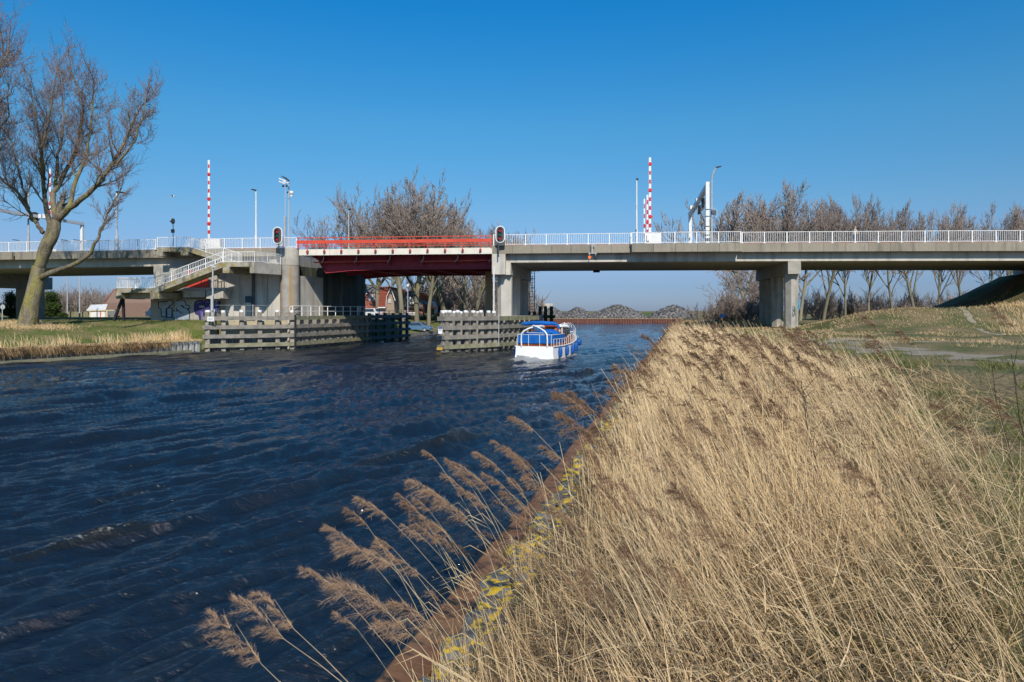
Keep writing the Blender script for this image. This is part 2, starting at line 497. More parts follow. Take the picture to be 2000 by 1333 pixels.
strip("sand_track", [gp(1540, 668, 2.0), gp(1700, 671, 2.05), gp(1850, 670, 2.05), gp(2120, 662, 2.05)], .7, M['sandpath'], .015, jit=.8)
strip("worn_footpath", [(31.9, 44), (34.0, 49), (36.2, 54), (39.4, 60), (41.5, 63)], .5, M['sandpath'], .015, jit=.7)

# road on the left bank, passing under the bridge
def flat_left(x, y): return z_left(x, y, False)
strip("road", [(-120, 66), (-60, 69.5), (-40, 75), (-32, 84), (-26, 100), (-24, 125)], 6.0, M['asphalt'], .06, flat_left, jit=0, step=1.5)

# ------------------------------------------------------------------ WATER
def ridge_line(p, pts):
    """distance across and position along a polyline, vectorised"""
    best = np.full(p[0].shape, 1e9); side = np.zeros_like(best); along = np.zeros_like(best)
    acc = 0
    for (x0, y0), (x1, y1) in zip(pts[:-1], pts[1:]):
        dx, dy = x1 - x0, y1 - y0; L_ = math.hypot(dx, dy)
        t = np.clip(((p[0] - x0) * dx + (p[1] - y0) * dy) / L_ ** 2, 0, 1)
        ex, ey = p[0] - (x0 + t * dx), p[1] - (y0 + t * dy)
        dd = np.hypot(ex, ey); sg = np.sign(dx * ey - dy * ex)
        m = dd < best
        best = np.where(m, dd, best); side = np.where(m, sg * dd, side); along = np.where(m, acc + t * L_, along)
        acc += L_
    return side, along, acc
def pxl(*pp): return [tuple(gp(a, b, 0)[:2]) for a, b in pp]
RIDGES = [  # crest line, height, width
    (pxl((-160, 1160), (0, 1112), (110, 1078), (240, 1048), (330, 1030), (560, 965), (700, 925), (880, 868), (1050, 792)), .22, .26),
    (pxl((-100, 1300), (250, 1235), (520, 1150), (760, 1030), (960, 930), (1120, 860)), .09, .30),
    (pxl((-200, 810), (0, 792), (130, 782), (270, 765), (420, 742), (560, 722), (700, 716)), .22, .7),
    (pxl((-100, 835), (100, 815), (270, 792), (420, 775)), .14, .6),
    (pxl((300, 930), (520, 888), (760, 850), (900, 815), (1100, 770)), .11, .4),
    (pxl((200, 760), (420, 738), (620, 718), (760, 714)), .15, .55),
    (pxl((640, 920), (800, 890), (900, 865), (960, 850)), .15, .26),
    (pxl((1128, 716), (1190, 742), (1250, 760)), .12, .5),
    (pxl((1080, 735), (1180, 790), (1215, 800)), .10, .4),
]
BOAT_P = gp(1044, 703, 0); BOAT_RZ = math.atan2(0.34, 1.0)      # stern waterline centre, heading to the right of +Y
def wave_z(X, Y):
    wx, wy = 3.1, 1.0
    z = np.zeros_like(X)
    r = np.random.default_rng(5)
    fine = np.exp(-Y / 90.0)
    for i in range(26):
        lam = 7.0 * (0.82 ** i) + .22
        ang = R(66) + r.normal(0, .42)          # wave travel direction, roughly down-left to up-right crests
        kx, ky = math.cos(ang + R(90)), math.sin(ang + R(90))
        kx, ky = -math.sin(R(60) + r.normal(0, .45)), math.cos(R(60) + r.normal(0, .45))
        ph = r.uniform(0, 6.28)
        amp = .0310 * lam ** .60 * (.62 if lam > 3.2 else .9 if lam > .7 else .72)
        arg = (X * kx + Y * ky) * 2 * math.pi / lam + ph + 1.1 * np.sin(X * .31 / (lam * .35 + .4) + i) + .9 * np.sin(Y * .23 / (lam * .3 + .4) + 2 * i)
        vis = smooth(1.2, 3.5, lam * F / np.maximum(Y, 3) * .12)
        mod = .6 + .4 * np.sin(X * .17 + i * 1.7) * np.sin(Y * .11 + i)
        s_ = np.sin(arg)
        z += amp * mod * vis * (s_ + .25 * np.cos(2 * arg))
    for pts, h, w in RIDGES:
        side, along, tot = ridge_line((X, Y), pts)
        env = smooth(0, tot * .2, along) * (1 - smooth(tot * .8, tot, along)) * (.65 + .35 * np.sin(along * 1.1 + h * 90))
        wob = .12 * np.sin(along * 2.3) + .06 * np.sin(along * 5.1)
        x = (side + wob * w * 2) / w
        z += h * env * (np.exp(-(x * np.where(x > 0, .75, 1.5)) ** 2) - .45 * np.exp(-((x - 2.0) / 1.2) ** 2) - .35 * np.exp(-((x + 2.2) / 1.4) ** 2))
    # churned wake behind the stern
    c, s_ = math.cos(BOAT_RZ), math.sin(BOAT_RZ)
    bx = (X - BOAT_P.x) * c - (Y - BOAT_P.y) * s_; by = (X - BOAT_P.x) * s_ + (Y - BOAT_P.y) * c
    wk = np.exp(-(bx / 2.1) ** 2) * smooth(-13, -1, by) * (1 - smooth(.3, 1.5, by))
    z += wk * .11 * np.sin(bx * 3.3 + 2 * np.sin(by * 1.7)) * np.sin(by * 3.9 + 1.5 * np.sin(bx * 2.2))
    z += .16 * np.exp(-((by + 1.0) / .8) ** 2 - (bx / 1.7) ** 2)
    bw = np.exp(-((np.abs(bx) - 1.8 - (6.0 - by) * .16) / .45) ** 2) * smooth(-8, 1, by) * (1 - smooth(5, 9, by))
    z += bw * .20 * (.8 + .4 * np.sin(by * 3))
    return z, bx, by, wk, bw

rows = []
yv = H * F / np.linspace(740, 24.5, 520)           # rows evenly spaced as the eye sees them
yv = np.concatenate([[1.5, 2.5, 4.0, 5.5], yv[yv > 6.4], [QY - .02]])
cols = np.linspace(-1, 1, 560)
Yg = np.repeat(yv[:, None], len(cols), 1)
lo_ = np.maximum(-(Yg * .80 + 5), XL(Yg) - .6)
hi_ = np.minimum(Yg * .80 + 5, XB(Yg) + .2)
Xg = lo_ + (cols[None, :] * .5 + .5) * (hi_ - lo_)
zg, bx, by, wk, bw = wave_z(Xg, Yg)
foam = np.clip(wk * 1.0 * np.exp(-((by + .6) / 2.4) ** 2) + .33 * wk + bw * .9 * smooth(-1, 3, by), 0, 1)
side, along, tot = ridge_line((Xg, Yg), RIDGES[0][0])
foam += .62 * np.exp(-((side + .03) / .12) ** 2) * smooth(.9, 1.5, along) * (1 - smooth(2.6, 3.4, along)) 
side, along, tot = ridge_line((Xg, Yg), RIDGES[6][0])
foam += .5 * np.exp(-(side / .13) ** 2)
side, along, tot = ridge_line((Xg, Yg), RIDGES[7][0])
foam += .5 * np.exp(-(side / .25) ** 2)
P = np.stack([Xg, Yg, zg], -1)
def water_material():
    m = bpy.data.materials.new("canal_water"); m.use_nodes = True
    nt = m.node_tree; N = nt.nodes; L = nt.links; b = N["Principled BSDF"]
    b.inputs["IOR"].default_value = 1.42
    b.inputs["Specular IOR Level"].default_value = .5
    tc = N.new("ShaderNodeTexCoord")
    mp = N.new("ShaderNodeMapping"); mp.inputs["Rotation"].default_value = (0, 0, R(32)); mp.inputs["Scale"].default_value = (.55, 1.35, 1)
    L.new(tc.outputs["Object"], mp.inputs[0])
    hs = []
    for s, d, w in ((1.3, 7, .55), (5.0, 7, .34), (17., 5, .13)):
        n = N.new("ShaderNodeTexNoise"); n.inputs["Scale"].default_value = s; n.inputs["Detail"].default_value = d; n.inputs["Roughness"].default_value = .55
        n.inputs["Distortion"].default_value = .6
        L.new(mp.outputs[0], n.inputs["Vector"])
        k = N.new("ShaderNodeMath"); k.operation = 'MULTIPLY'; k.inputs[1].default_value = w; L.new(n.outputs["Fac"], k.inputs[0]); hs.append(k.outputs[0])
    a = N.new("ShaderNodeMath"); a.operation = 'ADD'; L.new(hs[0], a.inputs[0]); L.new(hs[1], a.inputs[1])
    a2 = N.new("ShaderNodeMath"); a2.operation = 'ADD'; L.new(a.outputs[0], a2.inputs[0]); L.new(hs[2], a2.inputs[1])
    bp = N.new("ShaderNodeBump"); bp.inputs["Strength"].default_value = .85; bp.inputs["Distance"].default_value = .20
    L.new(a2.outputs[0], bp.inputs["Height"]); L.new(bp.outputs[0], b.inputs["Normal"])
    at_ = N.new("ShaderNodeAttribute"); at_.attribute_name = "foam"
    n = N.new("ShaderNodeTexNoise"); n.inputs["Scale"].default_value = 7.5; n.inputs["Detail"].default_value = 10; n.inputs["Roughness"].default_value = .75
    L.new(tc.outputs["Object"], n.inputs["Vector"])
    s1 = N.new("ShaderNodeMath"); s1.operation = 'MULTIPLY_ADD'; L.new(at_.outputs["Fac"], s1.inputs[0]); s1.inputs[1].default_value = .50; L.new(n.outputs["Fac"], s1.inputs[2])
    mr = N.new("ShaderNodeMapRange"); mr.inputs[1].default_value = .82; mr.inputs[2].default_value = .96; mr.inputs[4].default_value = .62; L.new(s1.outputs[0], mr.inputs[0])
    s2 = N.new("ShaderNodeMath"); s2.operation = 'MULTIPLY'; L.new(mr.outputs[0], s2.inputs[0])
    sat = N.new("ShaderNodeMapRange"); sat.inputs[1].default_value = .02; sat.inputs[2].default_value = .15; L.new(at_.outputs["Fac"], sat.inputs[0]); L.new(sat.outputs[0], s2.inputs[1])
    murk = N.new("ShaderNodeMix"); murk.data_type = 'RGBA'; L.new(sat.outputs[0], murk.inputs[0])
    murk.inputs[6].default_value = (.008, .014, .022, 1); murk.inputs[7].default_value = (.012, .014, .013, 1)
    mx = N.new("ShaderNodeMix"); mx.data_type = 'RGBA'; L.new(s2.outputs[0], mx.inputs[0])
    L.new(murk.outputs[2], mx.inputs[6]); mx.inputs[7].default_value = (.55, .56, .53, 1)
    L.new(mx.outputs[2], b.inputs["Base Color"])
    rr = N.new("ShaderNodeMapRange"); rr.inputs[3].default_value = .07; rr.inputs[4].default_value = .8; L.new(s2.outputs[0], rr.inputs[0])
    L.new(rr.outputs[0], b.inputs["Roughness"])
    return m
M['water'] = water_material()
wo = grid_mesh("canal_water", P, M['water'])
fa = wo.data.attributes.new("foam", 'FLOAT', 'POINT')
fa.data.foreach_set("value", np.clip(foam, 0, 1).astype(np.float32).ravel())
# ================================================================== BRIDGE
B0 = Vector((0, 65.9, 0))
EX = Vector((1, -0.104, 0)).normalized()
EY = Vector((0.104, 1, 0)).normalized()
CD = Vector((0.25, 1, 0)).normalized()       # along the canal
CN = Vector((1, -0.25, 0)).normalized()
PD = Vector((0.16, 1, 0)).normalized()      # direction of the piers
PN = Vector((1, -0.16, 0)).normalized()
def bw_(s, t, z): return B0 + EX * s + EY * t + Vector((0, 0, z))
def spx(px, t=0.0):
    """bridge coordinate s where the line at depth t shows at photo column px"""
    k = (px - 1000.0) / F
    base = B0 + EY * t
    # (base.x + s*EX.x) = k * (base.y + s*EX.y)
    return (k * base.y - base.x) / (EX.x - k * EX.y)
def ztop(s): return H + 6.36 - 0.20 * (s / 50.0) ** 2
RZB = math.atan2(EX.y, EX.x)
def bbox(mb, s0, s1, t0, t1, z0, z1, z0b=None, z1b=None):
    """box in bridge coordinates; z at s0 and s1 may differ"""
    if z0b is None: z0b = z0
    if z1b is None: z1b = z1
    return mb.hexa([bw_(s0, t0, z0), bw_(s1, t0, z0b), bw_(s1, t1, z0b), bw_(s0, t1, z0)],
                   [bw_(s0, t0, z1), bw_(s1, t0, z1b), bw_(s1, t1, z1b), bw_(s0, t1, z1)])

S_R0 = spx(963); S_L1 = spx(583); S_END = 66.0; S_LEND = -95.0
WD = 16.2
def fascia_off(s):
    if s > S_R0:
        return -.55 if spx(1230) < s < spx(1449) else 0.0
    if s > spx(249): return 0.0
    if s > spx(30): return -.25
    return -.6
def approach(name, label, s0, s1, joints):
    T = thing(name, label, "bridge", bw_((s0 + s1) / 2, 8, 0))
    # fascia panels, 2 m each, split where the edge steps outwards
    k = 0
    bounds = sorted(set([s0] + [j for j in joints if s0 < j < s1] + [s1]))
    for a, b in zip(bounds[:-1], bounds[1:]):
        n = max(1, round((b - a) / 2.0))
        for i in range(n):
            u, v = a + (b - a) * i / n, a + (b - a) * (i + 1) / n
            off = fascia_off((u + v) / 2)
            mb = MB(); g = .012
            bbox(mb, u + g, v - g, off, off + .22, ztop(u) - .80, ztop(u), ztop(v) - .80, ztop(v))
            mb.build("fascia_panel", M['fascia'], T)
    # deck slab (in chunks along the vertical curve) and the box girders under it
    mb = MB()
    n = max(1, round((s1 - s0) / 8))
    for i in range(n):
        u, v = s0 + (s1 - s0) * i / n, s0 + (s1 - s0) * (i + 1) / n
        bbox(mb, u, v, .225, WD - .225, ztop(u) - .42, ztop(u) - .10, ztop(v) - .42, ztop(v) - .10)
    mb.build("deck_slab", M['road_top'], T)
    mb = MB(); bbox(mb, s0, s1, -.0 + WD - .22, WD, ztop(s0) - .8, ztop(s0), ztop(s1) - .8, ztop(s1)); mb.build("far_edge_beam", M['fascia'], T)
    for a, b in zip(bounds[:-1], bounds[1:]):
        off = fascia_off((a + b) / 2)
        if off < 0:
            mb = MB(); bbox(mb, a, b, off + .225, .222, ztop(a) - .42, ztop(a) - .02, ztop(b) - .42, ztop(b) - .02)
            mb.build("edge_slab", M['conc'], T)
    NG = 7; tw = (WD - 1.5) / NG
    for g in range(NG):
        mb = MB(); m2 = max(1, round((s1 - s0) / 12))
        t0, t1 = .75 + g * tw + (.0 if g == 0 else .03), .75 + (g + 1) * tw
        for i in range(m2):
            u, v = s0 + (s1 - s0) * i / m2, s0 + (s1 - s0) * (i + 1) / m2
            bbox(mb, u, v, t0, t1, ztop(u) - 1.62, ztop(u) - .42, ztop(v) - 1.62, ztop(v) - .42)
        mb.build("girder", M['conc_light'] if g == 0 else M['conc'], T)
    return T
jr = [spx(1233), spx(1447), spx(1566)]
bridge_r = approach("concrete_bridge", "concrete road bridge with white railing running to the right over the bank", S_R0, S_END, jr)
bridge_l = approach("concrete_bridge", "concrete viaduct at the left end, behind the big bare tree", S_LEND, spx(552), [spx(33), spx(249)])
# red kerb rail seen through the balusters
for T, a, b in ((bridge_r, S_R0 + .3, S_END), (bridge_l, S_LEND, spx(552))):
    mb = MB(); nseg = 12
    for i in range(nseg):
        u, v = a + (b - a) * i / nseg, a + (b - a) * (i + 1) / nseg
        mb.beam(bw_(u, 3.6, ztop(u) + .30), bw_(v, 3.6, ztop(v) + .30), .08, .14)
    n = int((b - a) / 3)
    for i in range(n):
        u = a + (b - a) * (i + .5) / n
        mb.box(bw_(u, 3.6, ztop(u) + .08), (.07, .07, .34), RZB)
    mb.build("kerb_guard_rail", M['redpaint'], T)

# ------------------------------------------------------------------ white railings
def railing(name, label, path, z_of, off=0.0, post_xs=None, spacing=2.0, hgt=1.07, nb=11, group="white railings along the bridge"):
    """path(s) -> world xy; one post, then a baluster panel, and so on"""
    s0, s1 = path
    n = max(1, round((s1 - s0) / spacing)) if post_xs is None else len(post_xs) - 1
    ps = [s0 + (s1 - s0) * i / n for i in range(n + 1)] if post_xs is None else post_xs
    T = thing(name, label, "railing", bw_(ps[0], off, z_of(ps[0])), group=group)
    for i, s in enumerate(ps):
        mb = MB(); p = bw_(s, off, z_of(s))
        mb.box(p + Vector((0, 0, hgt / 2)), (.11, .06, hgt), RZB); mb.box(p + Vector((0, 0, .02)), (.2, .12, .04), RZB)
        mb.build("post", M['white'], T)
        if i < n:
            mb = MB(); q = bw_(ps[i + 1], off, z_of(ps[i + 1]))
            e = (q - p); d = e.normalized()
            a, b = p + d * .055, q - d * .055
            up = Vector((0, 0, 1))
            mb.beam(a + up * (hgt - .025), b + up * (hgt - .025), .07, .05)
            mb.beam(a + up * .10, b + up * .10, .05, .05)
            m_ = max(3, round((b - a).length / .165))
            for k in range(1, m_):
                c = a.lerp(b, k / m_)
                mb.box(c + up * (hgt / 2 + .037), (.026, .03, hgt - .18), RZB)
            mb.build("baluster_panel", M['white'], T)
    return T
seg = [(spx(986), spx(1232)), (spx(1234, -.55), spx(1447, -.55)), (spx(1450), 60.0)]
railing("railing", "white baluster railing just right of the central ship signal", seg[0], ztop, .13)
railing("railing", "white baluster railing in front of the white gantry posts", seg[1], ztop, -.42)
railing("railing", "white baluster railing along the right half of the bridge above the right pier", seg[2], ztop, .13)
railing("railing", "white baluster railing behind the upper stair landing, up to the left ship signal", (spx(368), spx(578)), ztop, .13)
railing("railing", "white baluster railing between the bare tree and the stairs", (spx(234, -.1), spx(304, -.1)), ztop, -.10)
railing("railing", "white baluster railing at the left edge, behind the bare tree", (S_LEND + 20, spx(230, -.1)), ztop, -.12)
railing("railing", "white baluster railing stub just left of the central ship signal", (spx(964), spx(981)), ztop, .13, spacing=.8)
railing("railing", "far side white baluster railing of the right bridge", (S_R0, 60), ztop, WD - .2, spacing=4.0)
railing("railing", "far side white baluster railing of the left viaduct", (S_LEND + 20, spx(552)), ztop, WD - .2, spacing=4.0)

# ------------------------------------------------------------------ piers
def pier(name, label, p0, length, zb, zt, ncol, capw=1.1, colw=1.0, sink=1.0, colh=.2, cdir=PD, cnrm=PN, gaps=None, caph=1.35, flare=.0, m=None, capm=None):
    T = thing(name, label, "bridge pier", (p0.x, p0.y, zb))
    m = m or M['conc']; capm = capm or m
    a, b = p0, p0 + cdir * length
    mb = MB()
    w = cnrm * capw / 2
    mb.hexa([a - w + Vector((0, 0, zt - caph)), a + w + Vector((0, 0, zt - caph)), b + w + Vector((0, 0, zt - caph)), b - w + Vector((0, 0, zt - caph))],
            [a - w + Vector((0, 0, zt)), a + w + Vector((0, 0, zt)), b + w + Vector((0, 0, zt)), b - w + Vector((0, 0, zt))])
    mb.build("pier_cap", capm, T)
    L = length / ncol
    for i in range(ncol):
        c = a + cdir * (L * (i + .5) - L * .5 + .35 + L * .5 * (i / max(1, ncol - 1)) * .6 + .9)
        # eight-sided column, chamfered corners, a little wider at the top
        mb = MB(); rings = []
        for z, f in ((zb - sink, .97), (zt - caph, 1.0 + flare)):
            ring = []
            hw, hl, ch = colw / 2 * f, L * colh * f, .42 * f
            for x, y in ((-hw, -hl + ch), (-hw + ch, -hl), (hw - ch, -hl), (hw, -hl + ch), (hw, hl - ch), (hw - ch, hl), (-hw + ch, hl), (-hw, hl - ch)):
                ring.append(c + cnrm * x + cdir * y + Vector((0, 0, z)))
            rings.append(ring)
        n = 8
        mb.add(rings[0] + rings[1], [(k, (k + 1) % n, n + (k + 1) % n, n + k) for k in range(n)] + [tuple(range(n - 1, -1, -1)), tuple(range(n, 2 * n))])
        mb.build("column", m, T)
    return T
z_g = lambda s: ztop(s) - 1.62
pr = Vector((26.15 + .3, 63.9, 0))
pier("bridge_pier", "right concrete bridge pier with three columns standing on the grass mound", pr, 15.6, 2.3, z_g(26) - .005, 3, 1.15, 1.15, colh=.13, caph=1.2, flare=.04)
pier_c = Vector((-.88, 66.6, 0))
pier("bridge_pier", "central concrete bridge pier on the timber fendered island beside the red span", pier_c, 15.4, 3.25, z_g(0) - .005, 3, 1.5, 1.4, sink=.04, colh=.15, caph=1.2, flare=.0, m=M['conc_light'])
pier("bridge_pier", "dark concrete pier behind the trunk of the big bare tree", Vector((-64.2, 73.5, 0)), 17.2, 2.7, z_g(-62) - .005, 3, 1.3, 1.6, colh=.31, caph=1.6, m=M['conc'])
# outer face block of the central pier, up to the deck edge
T = thing("concrete_corner_block", "concrete corner block under the central ship signal", "bridge block", (-1.9, 66, 8))
mb = MB(); s_a, s_b = spx(961), spx(987)
bbox(mb, s_a, s_b, -.04, .9, H + 3.55, ztop(0) - .82); mb.build("block", M['conc_light'], T)
mb = MB(); bbox(mb, s_a, spx(963) , .0, .6, ztop(0) - .80, ztop(0)); mb.build("end_cheek", M['fascia'], T)
# abutment at the far right with the beam seat
T = thing("bridge_abutment", "pale concrete abutment seat at the right edge under the bridge", "abutment", (56, 78, 7.5))
mb = MB(); a = bw_(53.0, 1.0, 0); 
mb.hexa([a + Vector((0, 0, 7.0)), a + CN * 6 + Vector((0, 0, 7.0)), a + CD * 16.5 + CN * 6 + Vector((0, 0, 7.0)), a + CD * 16.5 + Vector((0, 0, 7.0))],
        [a + Vector((0, 0, 8.3)), a + CN * 6 + Vector((0, 0, 8.3)), a + CD * 16.5 + CN * 6 + Vector((0, 0, 8.3)), a + CD * 16.5 + Vector((0, 0, 8.3))])
mb.build("beam_seat", M['conc_light'], T)

# slender column and white pipe just left of the central pier
T = thing("bridge_column", "slender brown streaked concrete column left of the central pier", "column", at(954, 613, 72))
mb = MB(); p = at(954.5, 613, 72); mb.box((p.x, p.y, (2.6 + 7.7) / 2), (.62, .9, 5.4), RZB); mb.build("shaft", M['rust_conc'], T)
T = thing("drain_pipe", "thin white drain pipe beside the central pier", "pipe", at(964, 613, 66))
mb = MB(); p = at(964.5, 613, 66.0); mb.tube([(p.x, p.y, 3.1), (p.x, p.y, 7.9)], .07, 8); mb.build("pipe", M['white'], T)
mb = MB()
for z in (4.2, 5.8, 7.4): mb.box((p.x, p.y + .06, z), (.2, .1, .06))
mb.build("pipe_clamp", M['galv'], T)

# ------------------------------------------------------------------ red movable span
SA, SB = spx(584), spx(961)
T = thing("bascule_span", "red steel opening span of the bridge with cream edge beam and red rails", "drawbridge", bw_((SA + SB) / 2, 8, 8))
def zc(s): return ztop(s)
zt0 = H + (608 - 487.5) * 68.1 / F; zt1 = H + (608 - 484.0) * 66.1 / F
def ze(s): return zt0 + (zt1 - zt0) * (s - SA) / (SB - SA)
mb = MB(); bbox(mb, SA, SB, 0, .35, ze(SA) - .60, ze(SA), ze(SB) - .60, ze(SB)); mb.build("edge_beam", M['cream_steel'], T)
mb = MB(); bbox(mb, SA, SB, .352, WD - .4, ze(SA) - .25, ze(SA) + .05, ze(SB) - .25, ze(SB) + .05); mb.build("deck_plate", M['road_top'], T)
mb = MB(); bbox(mb, SA, SB, WD - .35, WD, ze(SA) - .60, ze(SA), ze(SB) - .60, ze(SB)); mb.build("far_edge_beam", M['cream_steel'], T)
zlow = H + 4.25
def main_girder(t, zl, nm):
    mb = MB()
    prof = [(SA + .55, ze(SA) - .55), (SA + 1.35, ze(SA) - 1.05), (SA + 2.1, zl + .0 - .35), (SA + 4.6, zl - .12), (SA + 8.0, zl), (SB - .05, zl), (SB - .05, ze(SB) - .30), (SA + .55, ze(SA) - .30)]
    pts = [bw_(s, t, z) for s, z in prof]
    mb.prism(pts, EY * .06)
    mb.build(nm, M['darkred'], T)
    mb = MB()
    for (s0, z0), (s1, z1) in zip(prof[1:5], prof[2:6]):
        bbox(mb, s0, s1, t - .24, t + .30, z0 - .05, z0, z1 - .05, z1)
    mb.build("bottom_flange", M['darkred'], T)
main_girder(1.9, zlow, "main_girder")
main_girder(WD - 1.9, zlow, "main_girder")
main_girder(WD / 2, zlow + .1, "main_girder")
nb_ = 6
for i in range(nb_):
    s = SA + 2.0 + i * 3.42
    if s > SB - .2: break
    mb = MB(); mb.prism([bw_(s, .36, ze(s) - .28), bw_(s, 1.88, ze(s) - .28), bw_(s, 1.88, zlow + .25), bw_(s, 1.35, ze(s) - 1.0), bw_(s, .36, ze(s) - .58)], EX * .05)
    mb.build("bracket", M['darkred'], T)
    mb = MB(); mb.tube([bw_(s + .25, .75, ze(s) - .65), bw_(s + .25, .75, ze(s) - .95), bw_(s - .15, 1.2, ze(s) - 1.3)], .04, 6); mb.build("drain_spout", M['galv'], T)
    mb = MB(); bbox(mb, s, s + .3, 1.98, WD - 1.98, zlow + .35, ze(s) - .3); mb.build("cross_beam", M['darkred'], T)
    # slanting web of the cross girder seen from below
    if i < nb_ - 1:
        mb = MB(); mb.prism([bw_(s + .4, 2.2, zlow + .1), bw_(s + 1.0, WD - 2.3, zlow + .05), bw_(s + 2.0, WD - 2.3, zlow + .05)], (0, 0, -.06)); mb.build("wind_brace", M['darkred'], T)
for a, b in ((SA + 1.0, SA + 8.9), (SA + 12.2, SB - .3)):
    mb = MB(); mb.beam(bw_(a, 1.3, ze(a) - 1.22), bw_(b, 1.3, ze(b) - 1.12), .12, .12); mb.build("service_rail", M['redpaint'], T)
# railing of the span: top rail, broad guard band, two thin rails, posts on clamps
for t, nm in ((-.10, "near"), (WD + .05, "far")):
    zb = lambda s, dz: ze(s) + dz
    for dz, hh, part in ((1.13, .075, "hand_rail"), (.70, .34, "guard_band"), (.40, .05, "lower_rail"), (.24, .05, "lower_rail")):
        if nm == "far" and part == "lower_rail": continue
        mb = MB(); mb.beam(bw_(SA - .2, t, zb(SA, dz)), bw_(SB, t, zb(SB, dz)), .07 if hh < .3 else .05, hh); mb.build(part, M['redpaint'], T)
    n = 11
    for i in range(n):
        s = SA + .05 + (SB - SA - .3) * (i + .5) / n
        mb = MB(); mb.box(bw_(s, t - .04, ze(s) + .45), (.06, .05, 1.42), RZB); p_ = mb.build("rail_post", M['redpaint'], T)
        mb = MB(); mb.box(bw_(s, t - .02, ze(s) - .26), (.20, .16, .24), RZB); mb.build("post_clamp", M['redpaint'], p_) if False else mb.build("post_clamp", M['darkred'], T)
mb = MB()
for s in (SB - .05, SA): mb.box(bw_(s, -.10, ze(s) + .6), (.08, .08, 1.15), RZB)
mb.build("end_post", M['redpaint'], T)

# ------------------------------------------------------------------ bascule house (left abutment)
T = thing("bascule_pier", "tall concrete bridge abutment with round corner column left of the red span", "abutment", bw_(S_L1 - 4, 2, 2))
zt_ = ztop(S_L1)
cc = at(566, 600, 68.6)
mb = MB(); mb.lathe((cc.x, cc.y, 0), [(.93, -1), (.93, zt_ - 1.75)], 28); mb.build("round_column", M['rust_conc'], T)
mb = MB(); mb.lathe((cc.x, cc.y, 0), [(.96, zt_ - 1.75), (.96, zt_ - .12), (.90, zt_ - .02)], 28); mb.build("column_head", M['conc'], T)
# front wall, facing the camera: from the graffiti wall to the column
fl = at(415, 600, 68.9); fr = Vector((cc.x, cc.y + .25, 0))
def wall(mbname, a, b, thick, z0, z1, m, par):
    mb = MB(); a = Vector((a.x, a.y, 0)); b = Vector((b.x, b.y, 0)); d = (b - a).normalized(); n = Vector((-d.y, d.x, 0)) * thick
    up0, up1 = Vector((0, 0, z0)), Vector((0, 0, z1))
    mb.hexa([a + up0, b + up0, b + n + up0, a + n + up0], [a + up1, b + up1, b + n + up1, a + n + up1])
    return mb.build(mbname, m, par)
wall("front_wall", Vector((fl.x, fl.y, 0)), fr, .8, -.5, z_g(-25) + .0, M['conc_light'], T)
# canal-side wall receding along the canal
wr0 = Vector((cc.x + .55, cc.y + .3, 0)); w1 = wr0 + CD * 5.3; w2 = wr0 + CD * 15.5
wall("canal_wall", wr0, w1, .8, -.5, H + (608 - 539) * 69.5 / F, M['conc_light'], T)
wall("canal_wall", w1 + CN * .0, w2, .8, -.5, z_g(-22), M['shade_conc'], T)  # stretch under the deck, its shade painted in
wall("back_wall", w2 - CN * 9, w2 - CN * .82, .8, 1, z_g(-22), M['conc'], T)
# recess above the canal wall, deep behind the red girder
wall("chamber_wall", wr0 - CN * 1.2 + CD * .8, w1 - CN * 1.2 + CD * 6, .5, 4, z_g(-22), M['shade_conc'], T)
mb = MB(); mb.box((cc.x - .9, cc.y + 1.2, zt_ - 1.2), (2.2, 2.2, 2.2), RZB); mb.build("corner_block", M['conc'], T)
# grooves: shutter board panels on the front wall
for i, px in enumerate((438, 468, 497, 522)):
    p = at(px, 580, 68.72)
    mb = MB(); mb.box((p.x, p.y, 5.3), (.04, .05, 5.2), RZB); mb.build("joint_cover", M['conc'], T)
p = at(494.5, 580, 68.6)
mb = MB(); mb.box((p.x, p.y + .02, 5.2), (.26, .10, 5.9), RZB); mb.build("dark_streak_joint", M['darkgrey'], T)
mb = MB(); p = at(485, 596, 68.5); mb.box((p.x, p.y, 4.1), (.62, .12, 2.2), RZB); dd = mb.build("steel_door", M['blue_steel'], T)
dd["label"] = "narrow blue steel door"
p = at(712, 605, 88); 
# box on a post beside the dark wall
T = thing("control_cabinet", "small pale grey cabinet on a post against the dark abutment wall", "cabinet", at(702, 613, 82))
p = at(701.5, 613, 80.5); mb = MB(); mb.box((p.x, p.y, 4.0), (.42, .3, .62)); mb.build("box", M['galv'], T)
mb = MB(); mb.box((p.x, p.y, 3.2), (.22, .16, 1.1)); mb.build("post", M['grey_pole'], T)
# ------------------------------------------------------------------ STAIRCASE (in front of the left abutment)
T = thing("staircase", "mossy concrete stair and landings with white railings in front of the abutment", "staircase", at(400, 630, 65))
st = T
def YL(px, Yd): return at(px, 0, Yd)
def slab(name, a, b, depth, z0a, z1a, z0b, z1b, m, par=st):
    """front edge from a to b (world xy), going back by depth"""
    mb = MB(); a = Vector((a[0], a[1], 0)); b = Vector((b[0], b[1], 0))
    n = EY * depth; Z = lambda z: Vector((0, 0, z))
    mb.hexa([a + Z(z0a), b + Z(z0b), b + n + Z(z0b), a + n + Z(z0a)], [a + Z(z1a), b + Z(z1b), b + n + Z(z1b), a + n + Z(z1a)])
    return mb.build(name, m, par)
def fr_(px, t):                         # point on a line at bridge depth t
    p = bw_(spx(px, t), t, 0); return p
def zpx(p, py): return H - (py - HOR) / F * p.y
TF = -4.2; TB = -2.2                    # front flight plane, rear flight plane
a = fr_(226, TF); b = fr_(301, TF)
zl = zpx(a, 563.5)
slab("lower_landing", a, b, 3.6, zl - .42, zl, zl - .42, zl, M['conc_moss'])
